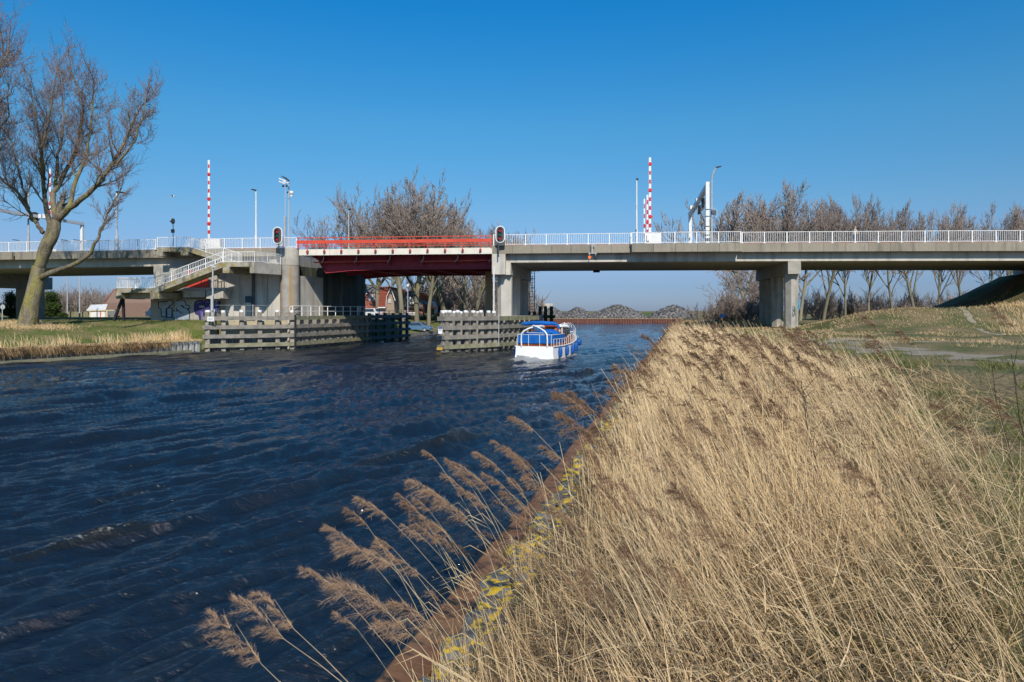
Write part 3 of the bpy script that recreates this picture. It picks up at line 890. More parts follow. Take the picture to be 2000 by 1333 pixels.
slab("landing_beam", a, fr_(236, TF), 3.6, zl - 1.0, zl - .42, zl - 1.0, zl - .42, M['conc_moss'])
slab("landing_beam", fr_(293, TF), fr_(311, TF), 3.6, zl - 1.0, zl - .42, zl - 1.0, zl - .42, M['conc_moss'])
slab("landing_soffit", fr_(236.2, TF + 1.2), fr_(292.8, TF + 1.2), 2.3, zl - .95, zl - .43, zl - .95, zl - .43, M['conc'])
# first flight
c = fr_(301.2, TF); d = fr_(434, TF); zm = zpx(d, 513)
slab("lower_flight", c, d, 1.9, zl - .52, zl + .02, zm - .50, zm + .02, M['conc_moss'])
mb = MB(); NS = 22
for i in range(NS):
    f0, f1 = i / NS, (i + 1) / NS
    p0 = c.lerp(d, f0) + EY * .12; p1 = c.lerp(d, f1) + EY * .12
    zz = zl + (zm - zl) * f1
    mb.hexa([Vector((p0.x, p0.y, zz - .2)), Vector((p1.x, p1.y, zz - .2)), Vector((p1.x, p1.y, zz - .2)) + EY * 1.6, Vector((p0.x, p0.y, zz - .2)) + EY * 1.6],
            [Vector((p0.x, p0.y, zz + .03)), Vector((p1.x, p1.y, zz + .03)), Vector((p1.x, p1.y, zz + .03)) + EY * 1.6, Vector((p0.x, p0.y, zz + .03)) + EY * 1.6])
mb.build("steps", M['conc'], T, kind="stuff")
# middle landing with its corner turning back to the round column
e = fr_(496, TF)
slab("middle_landing", fr_(434.2, TF), e, 4.0, zm - .40, zm + .02, zm - .42, zm + .0, M['conc_moss'])
slab("landing_beam", fr_(435, TF), fr_(448, TF), 4.0, zm - 1.0, zm - .40, zm - 1.0, zm - .40, M['conc_moss'])
slab("landing_beam", fr_(488, TF), e, 4.0, zm - 1.02, zm - .42, zm - 1.02, zm - .42, M['conc_moss'])
g = at(549.5, 0, 67.3)
mb = MB(); Z = lambda z: Vector((0, 0, z)); e0 = Vector((e.x + .01, e.y, 0)); g0 = Vector((g.x, g.y, 0)); h0 = g0 + Vector((-.4, 1.0, 0)); k0 = e0 + EY * 4.0
zg_ = zpx(g0, 519)
mb.hexa([e0 + Z(zm - 1.02), g0 + Z(zm - 1.02), h0 + Z(zm - 1.02), k0 + Z(zm - 1.02)], [e0 + Z(zm), g0 + Z(zm), h0 + Z(zm), k0 + Z(zm)])
mb.build("turned_landing", M['conc'], T)
# second flight, rising to the left behind the first
ul, ur = fr_(306, TB), fr_(367, TB)
zu = zpx(ur, 483)
slab("upper_landing", ul, ur, 2.2, zu - .42, zu, zu - .42, zu, M['conc_moss'])
slab("landing_beam", ul, fr_(318, TB), 2.2, zu - .85, zu - .42, zu - .85, zu - .42, M['conc_moss'])
slab("landing_beam", fr_(353, TB), fr_(366.8, TB), 2.2, zu - .80, zu - .42, zu - .80, zu - .42, M['conc_moss'])
slab("upper_flight", fr_(367.2, TB), fr_(470, TB), 1.8, zu - .45, zu, zm - .45, zm - .03, M['conc_moss'])
# rear low platform with the red panel
q0, q1 = fr_(352, -1.6), fr_(440, -1.6)
zp = zpx(q0, 562.5)
slab("rear_platform", fr_(300, -1.6), q1, 1.5, zp - .3, zp, zp - .3, zp, M['conc'])
slab("platform_beam", fr_(358, -1.9), fr_(400, -1.9), .3, zp - .95, zp - .32, zp - .95, zp - .32, M['conc'])
slab("platform_beam", fr_(403, -1.9), fr_(436, -1.9), 1.5, zp - 1.1, zp - .32, zp - 1.1, zp - .32, M['conc'])
slab("red_panel", fr_(362, -1.5), fr_(406, -1.5), .06, zp + .05, zp + 1.75, zp + .05, zp + 1.75, mat("coral_red_panel", (.62, .075, .06), (.55, .06, .05), 2, .6))
# handrails of the stair
def rail_poly(name, label, pts, nb_per=.165, hgt=1.02, group="white railings of the concrete stair", post_every=1.9, mid=False):
    T2 = thing(name, label, "railing", pts[0], group=group)
    up = Vector((0, 0, 1))
    for a, b in zip(pts[:-1], pts[1:]):
        a, b = Vector(a), Vector(b); L = (Vector((b.x, b.y, 0)) - Vector((a.x, a.y, 0))).length
        n = max(1, round(L / post_every))
        rz = math.atan2(b.y - a.y, b.x - a.x)
        for i in range(n):
            p, q = a.lerp(b, i / n), a.lerp(b, (i + 1) / n)
            mb = MB(); mb.box(p + up * hgt / 2, (.09, .05, hgt), rz); mb.build("post", M['white'], T2)
            mb = MB()
            d = (q - p).normalized(); p1, q1 = p + d * .045, q - d * .045
            mb.beam(p1 + up * (hgt - .025), q1 + up * (hgt - .025), .06, .05)
            mb.beam(p1 + up * .09, q1 + up * .09, .05, .045)
            if mid: mb.beam(p1 + up * .5 - EY * .04, q1 + up * .5 - EY * .04, .03, .04)
            m_ = max(2, round((q1 - p1).length / nb_per))
            for k in range(1, m_):
                c_ = p1.lerp(q1, k / m_); mb.box(c_ + up * (hgt / 2 + .033), (.024, .03, hgt - .16), rz)
            mb.build("baluster_panel", M['white'], T2)
    mb = MB(); mb.box(b + up * hgt / 2, (.09, .05, hgt), rz); mb.build("post", M['white'], T2)
    return T2
V = lambda p, z: Vector((p.x, p.y, z)) + EY * .1
rail_poly("railing", "white railing climbing the lower stair flight from the left landing", [V(c, zl + .03), V(d, zm + .03)], mid=True)
rail_poly("railing", "white railing around the lower left stair landing", [V(a, zl) + EY * 3.3, V(a, zl) + EX * .08, V(b, zl)])
rail_poly("railing", "white railing on the middle stair landing beside the round column", [V(fr_(436, TF), zm), V(e, zm), Vector((g.x - .1, g.y + .1, zm))])
rail_poly("railing", "white railing descending from the upper stair landing, crossing behind the lower flight", [V(fr_(306.5, TB), zu), V(ur, zu), V(fr_(470, TB), zm + .0)])
rail_poly("railing", "white inner handrail of the lower stair flight", [V(c, zl + .03) + EY * 1.7, V(d, zm + .03) + EY * 1.7], hgt=.95)

# graffiti wall
T = thing("graffiti_wall", "low concrete bridge wall with silver and purple graffiti on the left bank", "wall", at(350, 632, 66))
gw0 = fr_(294.5, -.8); gw1 = Vector((fl.x, fl.y - .12, 0))
gy0 = fr_(294.5, -.8); gy1 = fr_(424, -.8)
mb = MB(); mb.hexa([gy0 + Z(.5), gy1 + Z(.5), gy1 + EY * 2.6 + Z(.5), gy0 + EY * 2.6 + Z(.5)], [gy0 + Z(zp - 1.12), gy1 + Z(zp - 1.12), gy1 + EY * 2.6 + Z(zp - 1.12), gy0 + EY * 2.6 + Z(zp - 1.12)])
mb.build("wall", M['conc'], T)
wall("upper_wall", fr_(300, -.4), fr_(424, -.4), 1.0, zp - 1.12, z_g(-35), M['conc'], T)
mb = MB(); p = fr_(343, -.83); mb.box((p.x, p.y, 3.9), (.05, .05, 3.0), RZB); mb.build("joint_strip", M['conc_light'], T)
M['gsilver'] = mat("silver_spray_paint", (.36, .41, .45), (.27, .32, .36), 2, .6)
M['gblack'] = mat("black_spray_paint", (.02, .02, .035), (.03, .03, .05), 2, .7)
M['gpurple'] = mat("purple_spray_paint", (.05, .035, .17), (.04, .03, .12), 2, .7)
M['gwhite'] = mat("pale_blue_spray_paint", (.42, .48, .62), (.36, .42, .55), 2, .7)
TG = -.80
def gpt(px, py, lift):
    p = bw_(spx(px, TG), TG, 0) - EY * lift
    return Vector((p.x, p.y, zpx(p, py)))
def spray_poly(polys, m, lift, grow, par, name):
    """each polygon (photo pixels) becomes a thin skin of paint; grow widens it for the outline"""
    mb = MB()
    for pts in polys:
        n = len(pts)
        if grow:
            ar = sum(pts[i][0] * pts[(i + 1) % n][1] - pts[(i + 1) % n][0] * pts[i][1] for i in range(n))
            sg = 1 if ar > 0 else -1
            new = []
            for i in range(n):
                p0, p1, p2 = Vector(pts[i - 1]), Vector(pts[i]), Vector(pts[(i + 1) % n])
                n1 = Vector(((p1 - p0).y, -(p1 - p0).x)).normalized() * sg; n2 = Vector(((p2 - p1).y, -(p2 - p1).x)).normalized() * sg
                k = (n1 + n2); k = k / max(.45, k.length ** 2 / 2)
                new.append((p1.x + k.x * grow, p1.y + k.y * grow))
            pts = new
        mb.add([gpt(x, y, lift) for x, y in pts], [tuple(range(n))])
    return mb.build(name, m, par)
def circ(cx, cy, r, n=14): return [(cx + r * math.cos(2 * math.pi * k / n), cy + r * math.sin(2 * math.pi * k / n)) for k in range(n)]
def Z1(l): return [(220 + x * .13, 530 + y * .13) for x, y in l]          # traced lettering
Tl = Z1([(695, 470), (822, 462), (850, 530), (800, 560), (795, 680), (742, 680), (735, 565), (695, 545)])
idot = circ(220 + 862 * .13, 530 + 475 * .13, 4.9)
il = Z1([(822, 560), (885, 560), (882, 692), (822, 690)])
Sl = Z1([(955, 450), (1010, 438), (1080, 450), (1100, 520), (1140, 520), (1155, 550), (1100, 565), (1060, 520), (1040, 508), (1020, 520), (1050, 545), (1120, 575), (1150, 610), (1148, 725), (1100, 738), (950, 728), (915, 690), (900, 605), (1000, 605), (1030, 640), (1040, 628), (1000, 600), (965, 570), (948, 500)])
for nm, poly, m, mo in (("letter_t", [Tl], M['gsilver'], M['gblack']), ("letter_i", [il, idot], M['gsilver'], M['gblack']), ("letter_s", [Sl], M['gsilver'], M['gblack'])):
    o = spray_poly(poly, m, .012, 0, T, nm); spray_poly(poly, mo, .006, 1.7, o, "outline")
Gl = Z1([(1240, 470), (1290, 440), (1350, 440), (1375, 480), (1360, 510), (1300, 505), (1285, 540), (1300, 560), (1370, 560), (1385, 600), (1365, 740), (1310, 745), (1300, 660), (1250, 640), (1232, 590), (1230, 520)])
S2 = Z1([(1385, 440), (1430, 425), (1470, 440), (1465, 490), (1430, 500), (1470, 560), (1460, 600), (1400, 600), (1390, 540), (1378, 490)])
Yv = Z1([(1500, 440), (1535, 455), (1550, 520), (1580, 455), (1618, 465), (1590, 560), (1560, 620), (1520, 620), (1505, 540)])
for nm, poly in (("letter_g", [Gl]), ("letter_s", [S2]), ("letter_v", [Yv])):
    o = spray_poly(poly, M['gpurple'], .012, 0, T, nm); spray_poly(poly, M['gblack'], .006, 1.3, o, "outline")
for pl in ([(1300, 540), (1330, 520), (1345, 545), (1370, 545)], [(1330, 600), (1335, 720), (1352, 720), (1352, 610)], [(1255, 500), (1280, 470), (1335, 460)], [(1400, 470), (1430, 455), (1450, 480)], [(1540, 480), (1552, 540), (1585, 490)]):
    q = Z1(pl)
    for (x0, y0), (x1, y1) in zip(q[:-1], q[1:]):
        dx, dy = x1 - x0, y1 - y0; l_ = math.hypot(dx, dy); nx, ny = -dy / l_ * .28, dx / l_ * .28
        mbq = MB(); mbq.add([gpt(x0 + nx, y0 + ny, .018), gpt(x1 + nx, y1 + ny, .018), gpt(x1 - nx, y1 - ny, .018), gpt(x0 - nx, y0 - ny, .018)], [(0, 1, 2, 3)])
        mbq.build("highlight", M['gwhite'], T)
# small blue tag on the right pier
T = thing("graffiti_tag", "small blue scribbled tag on the front column of the right pier", "graffiti", at(1558, 600, 63))
mb = MB(); base = at(1559.5, 595, 63.72)
r_ = random.Random(4); last = None
for i in range(16):
    p = Vector((base.x + r_.uniform(-.16, .20), 0, base.z + r_.uniform(-.62, .55)))
    p.y = base.y - .03 - (p.x - base.x) * -.2
    if last is not None: mb.beam(last, p, .02, .035)
    last = p
mb.build("strokes", mat("blue_spray", (.10, .30, .42), (.12, .35, .45), 2, .7), T)

# ------------------------------------------------------------------ TIMBER FENDERS
def fender(name, label, pts, planks, post_sp, ztop_post, backing=None, caps=True, wood='wood', plank='plank', low='plank_moss', double=False, post_px=None, n_post=None, top_mat=None, post_w=.40):
    """pts: polyline (world xy) of the water face; planks: list of (z centre, height)"""
    T = thing(name, label, "timber fender", (pts[0][0], pts[0][1], 0))
    P = [Vector((p[0], p[1], 0)) for p in pts]
    seg_end = []
    for a, b in zip(P[:-1], P[1:]):
        d = (b - a).normalized(); n = Vector((-d.y, d.x, 0))       # n points behind the face (left of travel)
        L = (b - a).length; rz = math.atan2(d.y, d.x)
        for i, (z, h) in enumerate(planks):
            k = max(1, round(L / 9.0))
            for j in range(k):
                u, v = L * j / k + .005, L * (j + 1) / k - .005
                m_ = M[low] if i == 0 else (top_mat or M[plank]) if i == len(planks) - 1 else M[plank]
                mb = MB(); c0 = a + d * ((u + v) / 2) + n * .12
                mb.box((c0.x, c0.y, z), (v - u, .22, h), rz)
                mb.build("plank", m_, T)
        m = max(1, round(L / post_sp))
        for i in range(m + 1):
            c0 = a + d * (L * (i + .0) / m) + n * (.12 + .11 + post_w / 2)
            if i == 0: c0 += d * .25
            if i == m: c0 -= d * .25
            jitter = random.uniform(-.06, .06)
            zt = ztop_post + random.uniform(-.04, .04)
            mb = MB(); hw = post_w / 2
            mb.hexa([(c0.x + d.x * x * hw + n.x * y * hw, c0.y + d.y * x * hw + n.y * y * hw, -.9) for x, y in ((-1, -1), (1, -1), (1, 1), (-1, 1))],
                    [(c0.x + d.x * x * hw * .9 + n.x * y * hw * .9, c0.y + d.y * x * hw * .9 + n.y * y * hw * .9, zt) for x, y in ((-1, -1), (1, -1), (1, 1), (-1, 1))])
            po = mb.build("pile", M[wood], T)
            if caps:
                mb = MB(); mb.lathe((c0.x, c0.y, zt), [(hw * .98, 0), (hw * .98, .16), (hw * .85, .2)], 10); mb.build("pile_cap", M['white'], po)
    return T
pA0 = gp(400, 687, 0); pA1 = gp(577, 682, 0); 
pl4 = [(.50, .36), (1.35, .36), (2.20, .36), (3.02, .38)]
fA = fender("timber_fender", "left timber fender of square piles with white caps below the stairs", [(pA0.x, pA0.y), (pA1.x, pA1.y)], pl4, 1.55, 3.60)
# its returning end on the left, a second row of piles behind
a0 = Vector((pA0.x, pA0.y, 0)); 
fender("timber_fender", "short timber fender end carrying the white notice sign", [(pA0.x - .55, pA0.y + 2.4), (pA0.x - .3, pA0.y + .15)], pl4, 2.0, 3.62)
pB1 = Vector((pA1.x, pA1.y, 0)) + Vector((.05, .1, 0)); pB2 = pB1 + Vector((.33, 1, 0)).normalized() * 14.3
fB = fender("timber_fender", "long timber fender in front of a concrete quay below the abutment", [(pB1.x, pB1.y), (pB2.x, pB2.y)], pl4, 1.45, 2.95, caps=False, top_mat=M['plank_moss'], post_w=.30)
pC1 = pB2 + Vector((.33, 1, 0)).normalized() * .1; pC2 = pC1 + Vector((.33, 1, 0)).normalized() * 10.2
fC = fender("timber_fender", "dark timber fender in the shade beyond the red span", [(pC1.x, pC1.y), (pC2.x, pC2.y)], pl4, 1.9, 3.45, caps=False, wood='blue_steel', plank='blue_steel', low='blue_steel', post_w=.34)  # shade put into the colour: dark blue in place of timber tones
# concrete quay behind fender B and the land behind A
T = thing("concrete_quay", "pale concrete quay wall behind the timber fender at the abutment", "quay wall", (pB1.x - 1, pB1.y + 1, 0))
n_ = Vector((-1, .33, 0)).normalized() * .72
wall("quay_face", pB1 + n_ + CD * .3, pB2 + n_, .5, -.6, 2.86, M['conc_light'], T)
aa = Vector((pA0.x, pA0.y, 0)); dA = (Vector((pA1.x, pA1.y, 0)) - aa).normalized(); nA = Vector((-dA.y, dA.x, 0))
wall("quay_face", aa + dA * 1.8 + nA * 1.6, Vector((pA1.x, pA1.y, 0)) + nA * 1.5 - dA * .3, .5, 1.3, 2.75, mat("cream_quay_concrete", (.50, .44, .30), (.42, .36, .24), 1.2, .9), T)
mb = MB()
for i in range(34):
    p = aa + dA * (i * .26 + .6) + nA * (1.75)
    mb.box((p.x, p.y, .4), (.20, .10, 1.9), math.atan2(dA.y, dA.x) + (.35 if i % 2 else -.35))
mb.build("sheet_piles", M['rust_light'], T, kind="stuff")
# joint post between fenders
T = thing("fender_divider", "dark vertical rubbing post between the two left fenders", "post", (pA1.x, pA1.y, 0))
mb = MB(); mb.box((pA1.x + .02, pA1.y - .12, 1.6), (.14, .2, 3.3)); mb.build("post", M['dark'], T)
# notices on the fender
def notice(name, label, px, py, Yd, w, h, band=None, lines=3):
    p = at(px, py, Yd); T = thing(name, label, "sign", p)
    mb = MB(); mb.box(p, (w, .03, h)); mb.build("board", M['white'], T)
    if band:
        mb = MB(); mb.box(p + Vector((0, -.02, h * .38)), (w * .94, .01, h * .22)); mb.build("heading_band", mat("navy_print", (.02, .06, .30), None, 2, .5), T)
    mb = MB()
    for i in range(lines): mb.box(p + Vector((random.uniform(-.02, .02), -.02, h * (.18 - .2 * i))), (w * (.72 - .12 * (i % 2)), .008, h * .055))
    mb.build("print_lines", M['darkgrey'], T)
notice("notice_sign", "white notice board with small print on the left fender end", 411.5, 623.5, pA0.y - .15, .62, .42)
notice("notice_sign", "white notice with blue heading on the central fender", 860, 646, 59.6, .36, .58, True, 2)
def plate(label, px, py, Yd, w, h, cat="plate"):
    p = at(px, py, Yd); mb = MB(); mb.box(p, (w, .03, h)); o = mb.build("marker_plate", M['yellow'])
    tag(o, label, "plate")
M['yellow'] = mat("yellow_paint", (.50, .31, .04), (.40, .25, .04), 4, .6)
plate("yellow plate on the lowest plank of the left fender", 534, 674.5, gp(534, 682.5).y - .1, .28, .22)
plate("yellow band around the foot of the central fender corner", 858.5, 681.5, 59.85, .50, .24)

# central island fender
q0 = gp(868, 690, 0); q0 = Vector((q0.x, q0.y, 0)); q1 = Vector((-1.25, 64.75, 0)); q2 = Vector((2.9, 72.6, 0))
fender("timber_fender", "central timber fender with crowded white capped piles beside the boat", [(q0.x, q0.y), (q1.x, q1.y)], pl4, 1.0, 3.55)
fender("timber_fender", "blunt corner of the central timber fender with blue headed notice", [(q0.x - .70, q0.y + .55), (q0.x - .02, q0.y - .02)], pl4, .8, 3.55)
fender("timber_fender", "timber fender in front of the central pier base, right of the white capped piles", [(q1.x + .05, q1.y + .08), (q2.x, q2.y)], [(.50, .36), (1.35, .36), (2.20, .36), (3.0, .42)], 1.15, 2.9, caps=False, top_mat=M['plank_moss'], post_w=.30)
fender("timber_fender", "far side of the central timber fender, mostly hidden behind its piles", [(-3.6, 74.5), (q0.x - .3, q0.y + 1.6)], pl4, 2.1, 3.5)
T = thing("fender_divider", "thin pale vertical gauge post on the central timber fender", "post", (q1.x, q1.y, 0))
mb = MB(); mb.box((q1.x + .0, q1.y - .1, 1.85), (.055, .06, 2.9)); mb.build("post", M['galv'], T)
T = thing("pier_island", "concrete foundation slab of the central pier inside its timber fender", "foundation", (q1.x, q1.y, 0))
mb = MB(); zz0, zz1 = -.6, 3.22; dq = (q2 - q1).normalized(); nq = Vector((-dq.y, dq.x, 0))
i0 = q1 + nq * .72 + dq * .2; i1 = q2 + nq * .72
ring = [i0, i1, i1 + Vector((1.6, 11.5, 0)), Vector((.2, 84, 0)), Vector((-2.2, 68.2, 0))]
mb.prism([p + Z(zz0) for p in ring], (0, 0, zz1 - zz0))
mb.build("slab", M['conc_light'], T)
# far dark fender end right of the ladder
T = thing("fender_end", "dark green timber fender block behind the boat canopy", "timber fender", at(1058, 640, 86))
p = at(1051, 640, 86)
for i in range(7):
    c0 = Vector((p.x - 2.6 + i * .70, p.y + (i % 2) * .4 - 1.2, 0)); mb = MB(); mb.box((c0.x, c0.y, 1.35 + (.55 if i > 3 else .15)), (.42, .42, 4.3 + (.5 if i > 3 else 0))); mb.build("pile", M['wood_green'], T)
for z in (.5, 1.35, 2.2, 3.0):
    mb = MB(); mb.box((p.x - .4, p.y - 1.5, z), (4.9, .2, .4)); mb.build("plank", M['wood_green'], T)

# ------------------------------------------------------------------ white pipe handrail on the long fender
hr0 = pB1 + n_ * .9 + Vector((.1, .3, 0)); hdir = Vector((.33, 1, 0)).normalized(); 
T = thing("handrail", "white pipe handrail on the quay below the abutment", "handrail", (hr0.x, hr0.y, 3.1))
Lh = 13.6
for i in range(10):
    p = hr0 + hdir * (Lh * i / 9); mb = MB(); mb.tube([(p.x, p.y, 2.85), (p.x, p.y, 4.18)], .055, 6); mb.box((p.x, p.y, 2.9), (.2, .2, .06)); mb.build("post", M['white'], T)
for z in (4.2, 3.68):
    a_, b_ = hr0, hr0 + hdir * Lh
    mb = MB(); mb.tube([(a_.x, a_.y, z), (b_.x, b_.y, z)], .035, 6); mb.build("rail", M['white'], T)
mb = MB(); mb.tube([(hr0.x, hr0.y, 4.2), (hr0.x - .18, hr0.y - .25, 4.1), (hr0.x - .2, hr0.y - .3, 3.9), (hr0.x - .15, hr0.y - .2, 3.7), (hr0.x, hr0.y, 3.66)], .035, 6); mb.build("rail_return", M['white'], T)
T = thing("handrail", "thin mixed brown and white post rail beyond the end of the abutment", "handrail", at(760, 620, 90))
for i, (px, m, hh) in enumerate(((741, 'rust', 1.2), (751, 'white', .9), (760, 'white', .9), (784, 'rust', 1.0), (791, 'white', .9), (805, 'rust', 1.0))):
    p = at(px, 620, 88 + i * 1.2); mb = MB(); mb.tube([(p.x, p.y, 2.7), (p.x, p.y, 2.9 + hh)], .05, 5); mb.build("post", M[m], T)
a_, b_ = at(718, 608, 84), at(805, 610, 95)
mb = MB(); mb.tube([(a_.x, a_.y, 3.72), (b_.x, b_.y, 3.72)], .025, 5); mb.build("rail", M['grey_pole'], T)
# thin wire fence on top of the left fender
T = thing("wire_fence", "thin grey wire fence behind the white capped piles", "fence", at(480, 612, 66))
for i in range(6):
    p = aa + dA * (.9 + i * 1.75) + nA * 1.2; mb = MB(); mb.tube([(p.x, p.y, 3.0), (p.x, p.y, 4.3)], .03, 5); mb.build("post", M['galv'], T)
p, q = aa + dA * .9 + nA * 1.2, aa + dA * 9.6 + nA * 1.2
mb = MB()
for z in (4.25, 3.7): mb.tube([(p.x, p.y, z), (q.x, q.y, z)], .012, 4)
mb.build("wire", M['galv'], T)

# ladder behind the central pier
T = thing("access_ladder", "dark steel caged ladder behind the central pier", "ladder", at(1040, 612, 84))
x0, x1 = at(1033.5, 0, 84).x, at(1044, 0, 84).x
for x in (x0, x1): mb = MB(); mb.box((x, 84, 5.9), (.09, .09, 5.4)); mb.build("stile", M['blue_steel'], T)
for i in range(14): mb = MB(); mb.box(((x0 + x1) / 2, 84, 3.5 + i * .37), (x1 - x0, .035, .035)); mb.build("rung", M['blue_steel'], T)
for z in (5.5, 6.6, 7.7): mb = MB(); mb.box(((x0 + x1) / 2, 83.7, z), (x1 - x0 + .12, .06, .07)); mb.build("cage_hoop", M['blue_steel'], T)
mb = MB(); mb.box(((x0 + x1) / 2 + .08, 83.65, 6.8), (.05, .04, 2.6)); mb.build("cage_bar", M['blue_steel'], T)
# ================================================================== TREES
M['bark'] = stain(stain(mat("lichened_bark", (.15, .125, .085), (.26, .225, .155), 2.5, .95, .9, 14, stretch=(1, 1, .35)), (.30, .27, .06), 1.1, (1, 1, .4), .50, .66, .75), (.07, .055, .04), 2.2, (1, 1, .25), .55, .7, .8)
M['bark2'] = stain(mat("grey_green_bark", (.15, .135, .095), (.25, .225, .155), 2.0, .95, .5, 12, stretch=(1, 1, .4)), (.24, .22, .07), 1.0, (1, 1, .4), .52, .68, .6)
M['twig'] = mat("reddish_grey_twigs", (.26, .185, .155), (.32, .24, .205), .6, .9)
M['twig_b'] = mat("brown_twigs", (.36, .295, .25), (.28, .225, .19), .5, .9, rand=.12)
M['twig_olive'] = mat("olive_brown_limbs", (.27, .225, .13), (.20, .16, .10), .8, .9, rand=.1)

class TubeSet:
    def __init__(s): s.v = []; s.q = []
    def tube(s, pts, rs, n):
        b = len(s.v); m = len(pts); prev = None
        for i in range(m):
            d = (pts[min(i + 1, m - 1)] - pts[max(i - 1, 0)]).normalized()
            if prev is None: a = d.orthogonal().normalized()
            else:
                a = prev - d * prev.dot(d); a = a.normalized() if a.length > 1e-5 else d.orthogonal().normalized()
            prev = a; c = d.cross(a); p = pts[i]; r = rs[i]
            for k in range(n):
                w = 2 * math.pi * k / n; ca, sa = math.cos(w) * r, math.sin(w) * r
                s.v.append((p.x + a.x * ca + c.x * sa, p.y + a.y * ca + c.y * sa, p.z + a.z * ca + c.z * sa))
        for i in range(m - 1):
            for k in range(n):
                k2 = (k + 1) % n
                s.q.append((b + i * n + k, b + i * n + k2, b + (i + 1) * n + k2, b + (i + 1) * n + k))
    def mesh(s, name, smoothf=True):
        return nparr_mesh(name, s.v, quads=s.q, smoothf=smoothf)

def branch(T1, T2, rd, p, d, L, r, lvl, P):
    """one limb with its children; thick ones go to T1 (trunk), thin ones to T2 (crown)"""
    nseg = 5 if lvl < 2 else 4 if lvl < P['max'] - 1 else 3
    pts = [p.copy()]; dirs = [d.copy()]
    up = P['up'][min(lvl, len(P['up']) - 1)]; wob = P['wob'][min(lvl, len(P['wob']) - 1)]
    for i in range(nseg):
        d = (d + Vector((rd.gauss(0, wob), rd.gauss(0, wob), rd.gauss(0, wob) + up))).normalized()
        pts.append(pts[-1] + d * (L / nseg)); dirs.append(d.copy())
    r1 = r * (.62 if lvl == 0 else .38); 
    rs = [max(P['rmin'], r + (r1 - r) * i / nseg) for i in range(nseg + 1)]
    tgt = T1 if r > P['rtrunk'] else T2
    tgt.tube(pts, rs, 9 if r > .35 else 6 if r > .1 else 4 if r > .045 else 3)
    if lvl >= P['max']: return
    nch = P['n'][min(lvl, len(P['n']) - 1)]
    nch = max(2, int(nch * rd.uniform(.8, 1.2)))
    az = rd.uniform(0, 6.28)
    for k in range(nch):
        f = P['f0'][min(lvl, len(P['f0']) - 1)] + (1 - P['f0'][min(lvl, len(P['f0']) - 1)]) * (k + rd.random()) / nch
        f = min(f, .995); x = f * nseg; i = int(x); q = pts[i].lerp(pts[i + 1], x - i); dd = dirs[min(i + 1, nseg)]
        az += 2.4 + rd.gauss(0, .3)
        a = dd.orthogonal().normalized(); b = dd.cross(a)
        side = a * math.cos(az) + b * math.sin(az)
        ang = P['ang'][min(lvl, len(P['ang']) - 1)] * rd.uniform(.7, 1.25)
        nd = (dd * math.cos(ang) + side * math.sin(ang)).normalized()
        nl = L * P['lr'][min(lvl, len(P['lr']) - 1)] * rd.uniform(.75, 1.2) * (1.15 - .45 * f)
        rr = rs[i] * P['rr'] * rd.uniform(.8, 1.1)
        branch(T1, T2, rd, q, nd, nl, rr, lvl + 1, P)
    # the leader goes on
    if lvl >= 1 or P.get('leader', True):
        branch(T1, T2, rd, pts[-1], (dirs[-1] + Vector((0, 0, .1))).normalized(), L * P.get('ld', .6), rs[-1] * .9, lvl + 1, P)

def tree_meshes(nm, seed, P, stems):
    rd = random.Random(seed); T1, T2 = TubeSet(), TubeSet()
    for (p, d, L, r) in stems: branch(T1, T2, rd, Vector(p), Vector(d).normalized(), L, r, 0, P)
    return T1.mesh(nm + "_trunk"), T2.mesh(nm + "_crown", False)

TREE_KINDS = {}
def kind(nm, seed, P, stems): TREE_KINDS[nm] = tree_meshes(nm, seed, P, stems)
PA = dict(max=5, up=(.02, .05, .08, .09, .08), wob=(.09, .13, .15, .17, .2), n=(6, 6, 5, 4, 4), f0=(.36, .25, .2, .15, .1), ang=(.72, .66, .66, .62, .6), lr=(1.0, .62, .55, .52, .5), rr=.70, rmin=.0105, rtrunk=.05, ld=.5)
for i in range(3):   # broad bare trees, about 22 m
    kind("broad%d" % i, 31 + i, PA, [((0, 0, -.3), (.16 * (i - 1), .03, 1), 3.8, .17)])
PB = dict(max=5, up=(.02, .09, .11, .11, .10), wob=(.07, .13, .15, .16, .18), n=(7, 6, 6, 4, 4), f0=(.42, .25, .15, .1, .1), ang=(.72, .58, .54, .52, .5), lr=(1.0, .62, .54, .50, .48), rr=.66, rmin=.0105, rtrunk=.045, ld=.42)
for i in range(4):   # upright, brushy row trees
    kind("brush%d" % i, 71 + i, PB, [((0, 0, -.3), (.10 * (i - 1.5), 0, 1), 3.5 + i * .25, .135)])
PC = dict(max=3, up=(.06, .15, .15, .1), wob=(.10, .16, .2, .22), n=(6, 6, 5), f0=(.12, .1, .1), ang=(.5, .55, .6), lr=(.55, .5, .5), rr=.55, rmin=.018, rtrunk=.06)
def thicket(nm, seed, w, h, n, dp=1.5):
    rd = random.Random(seed)
    st = [((rd.uniform(-w / 2, w / 2), rd.uniform(-dp, dp), -.2), (rd.uniform(-.45, .45), rd.uniform(-.3, .3), 1), h * rd.uniform(.35, .6), .075) for _ in range(n)]
    kind(nm, seed, PC, st)
thicket("thicket0", 5, 6, 5.5, 15)
thicket("thicket1", 6, 7, 4.2, 15)

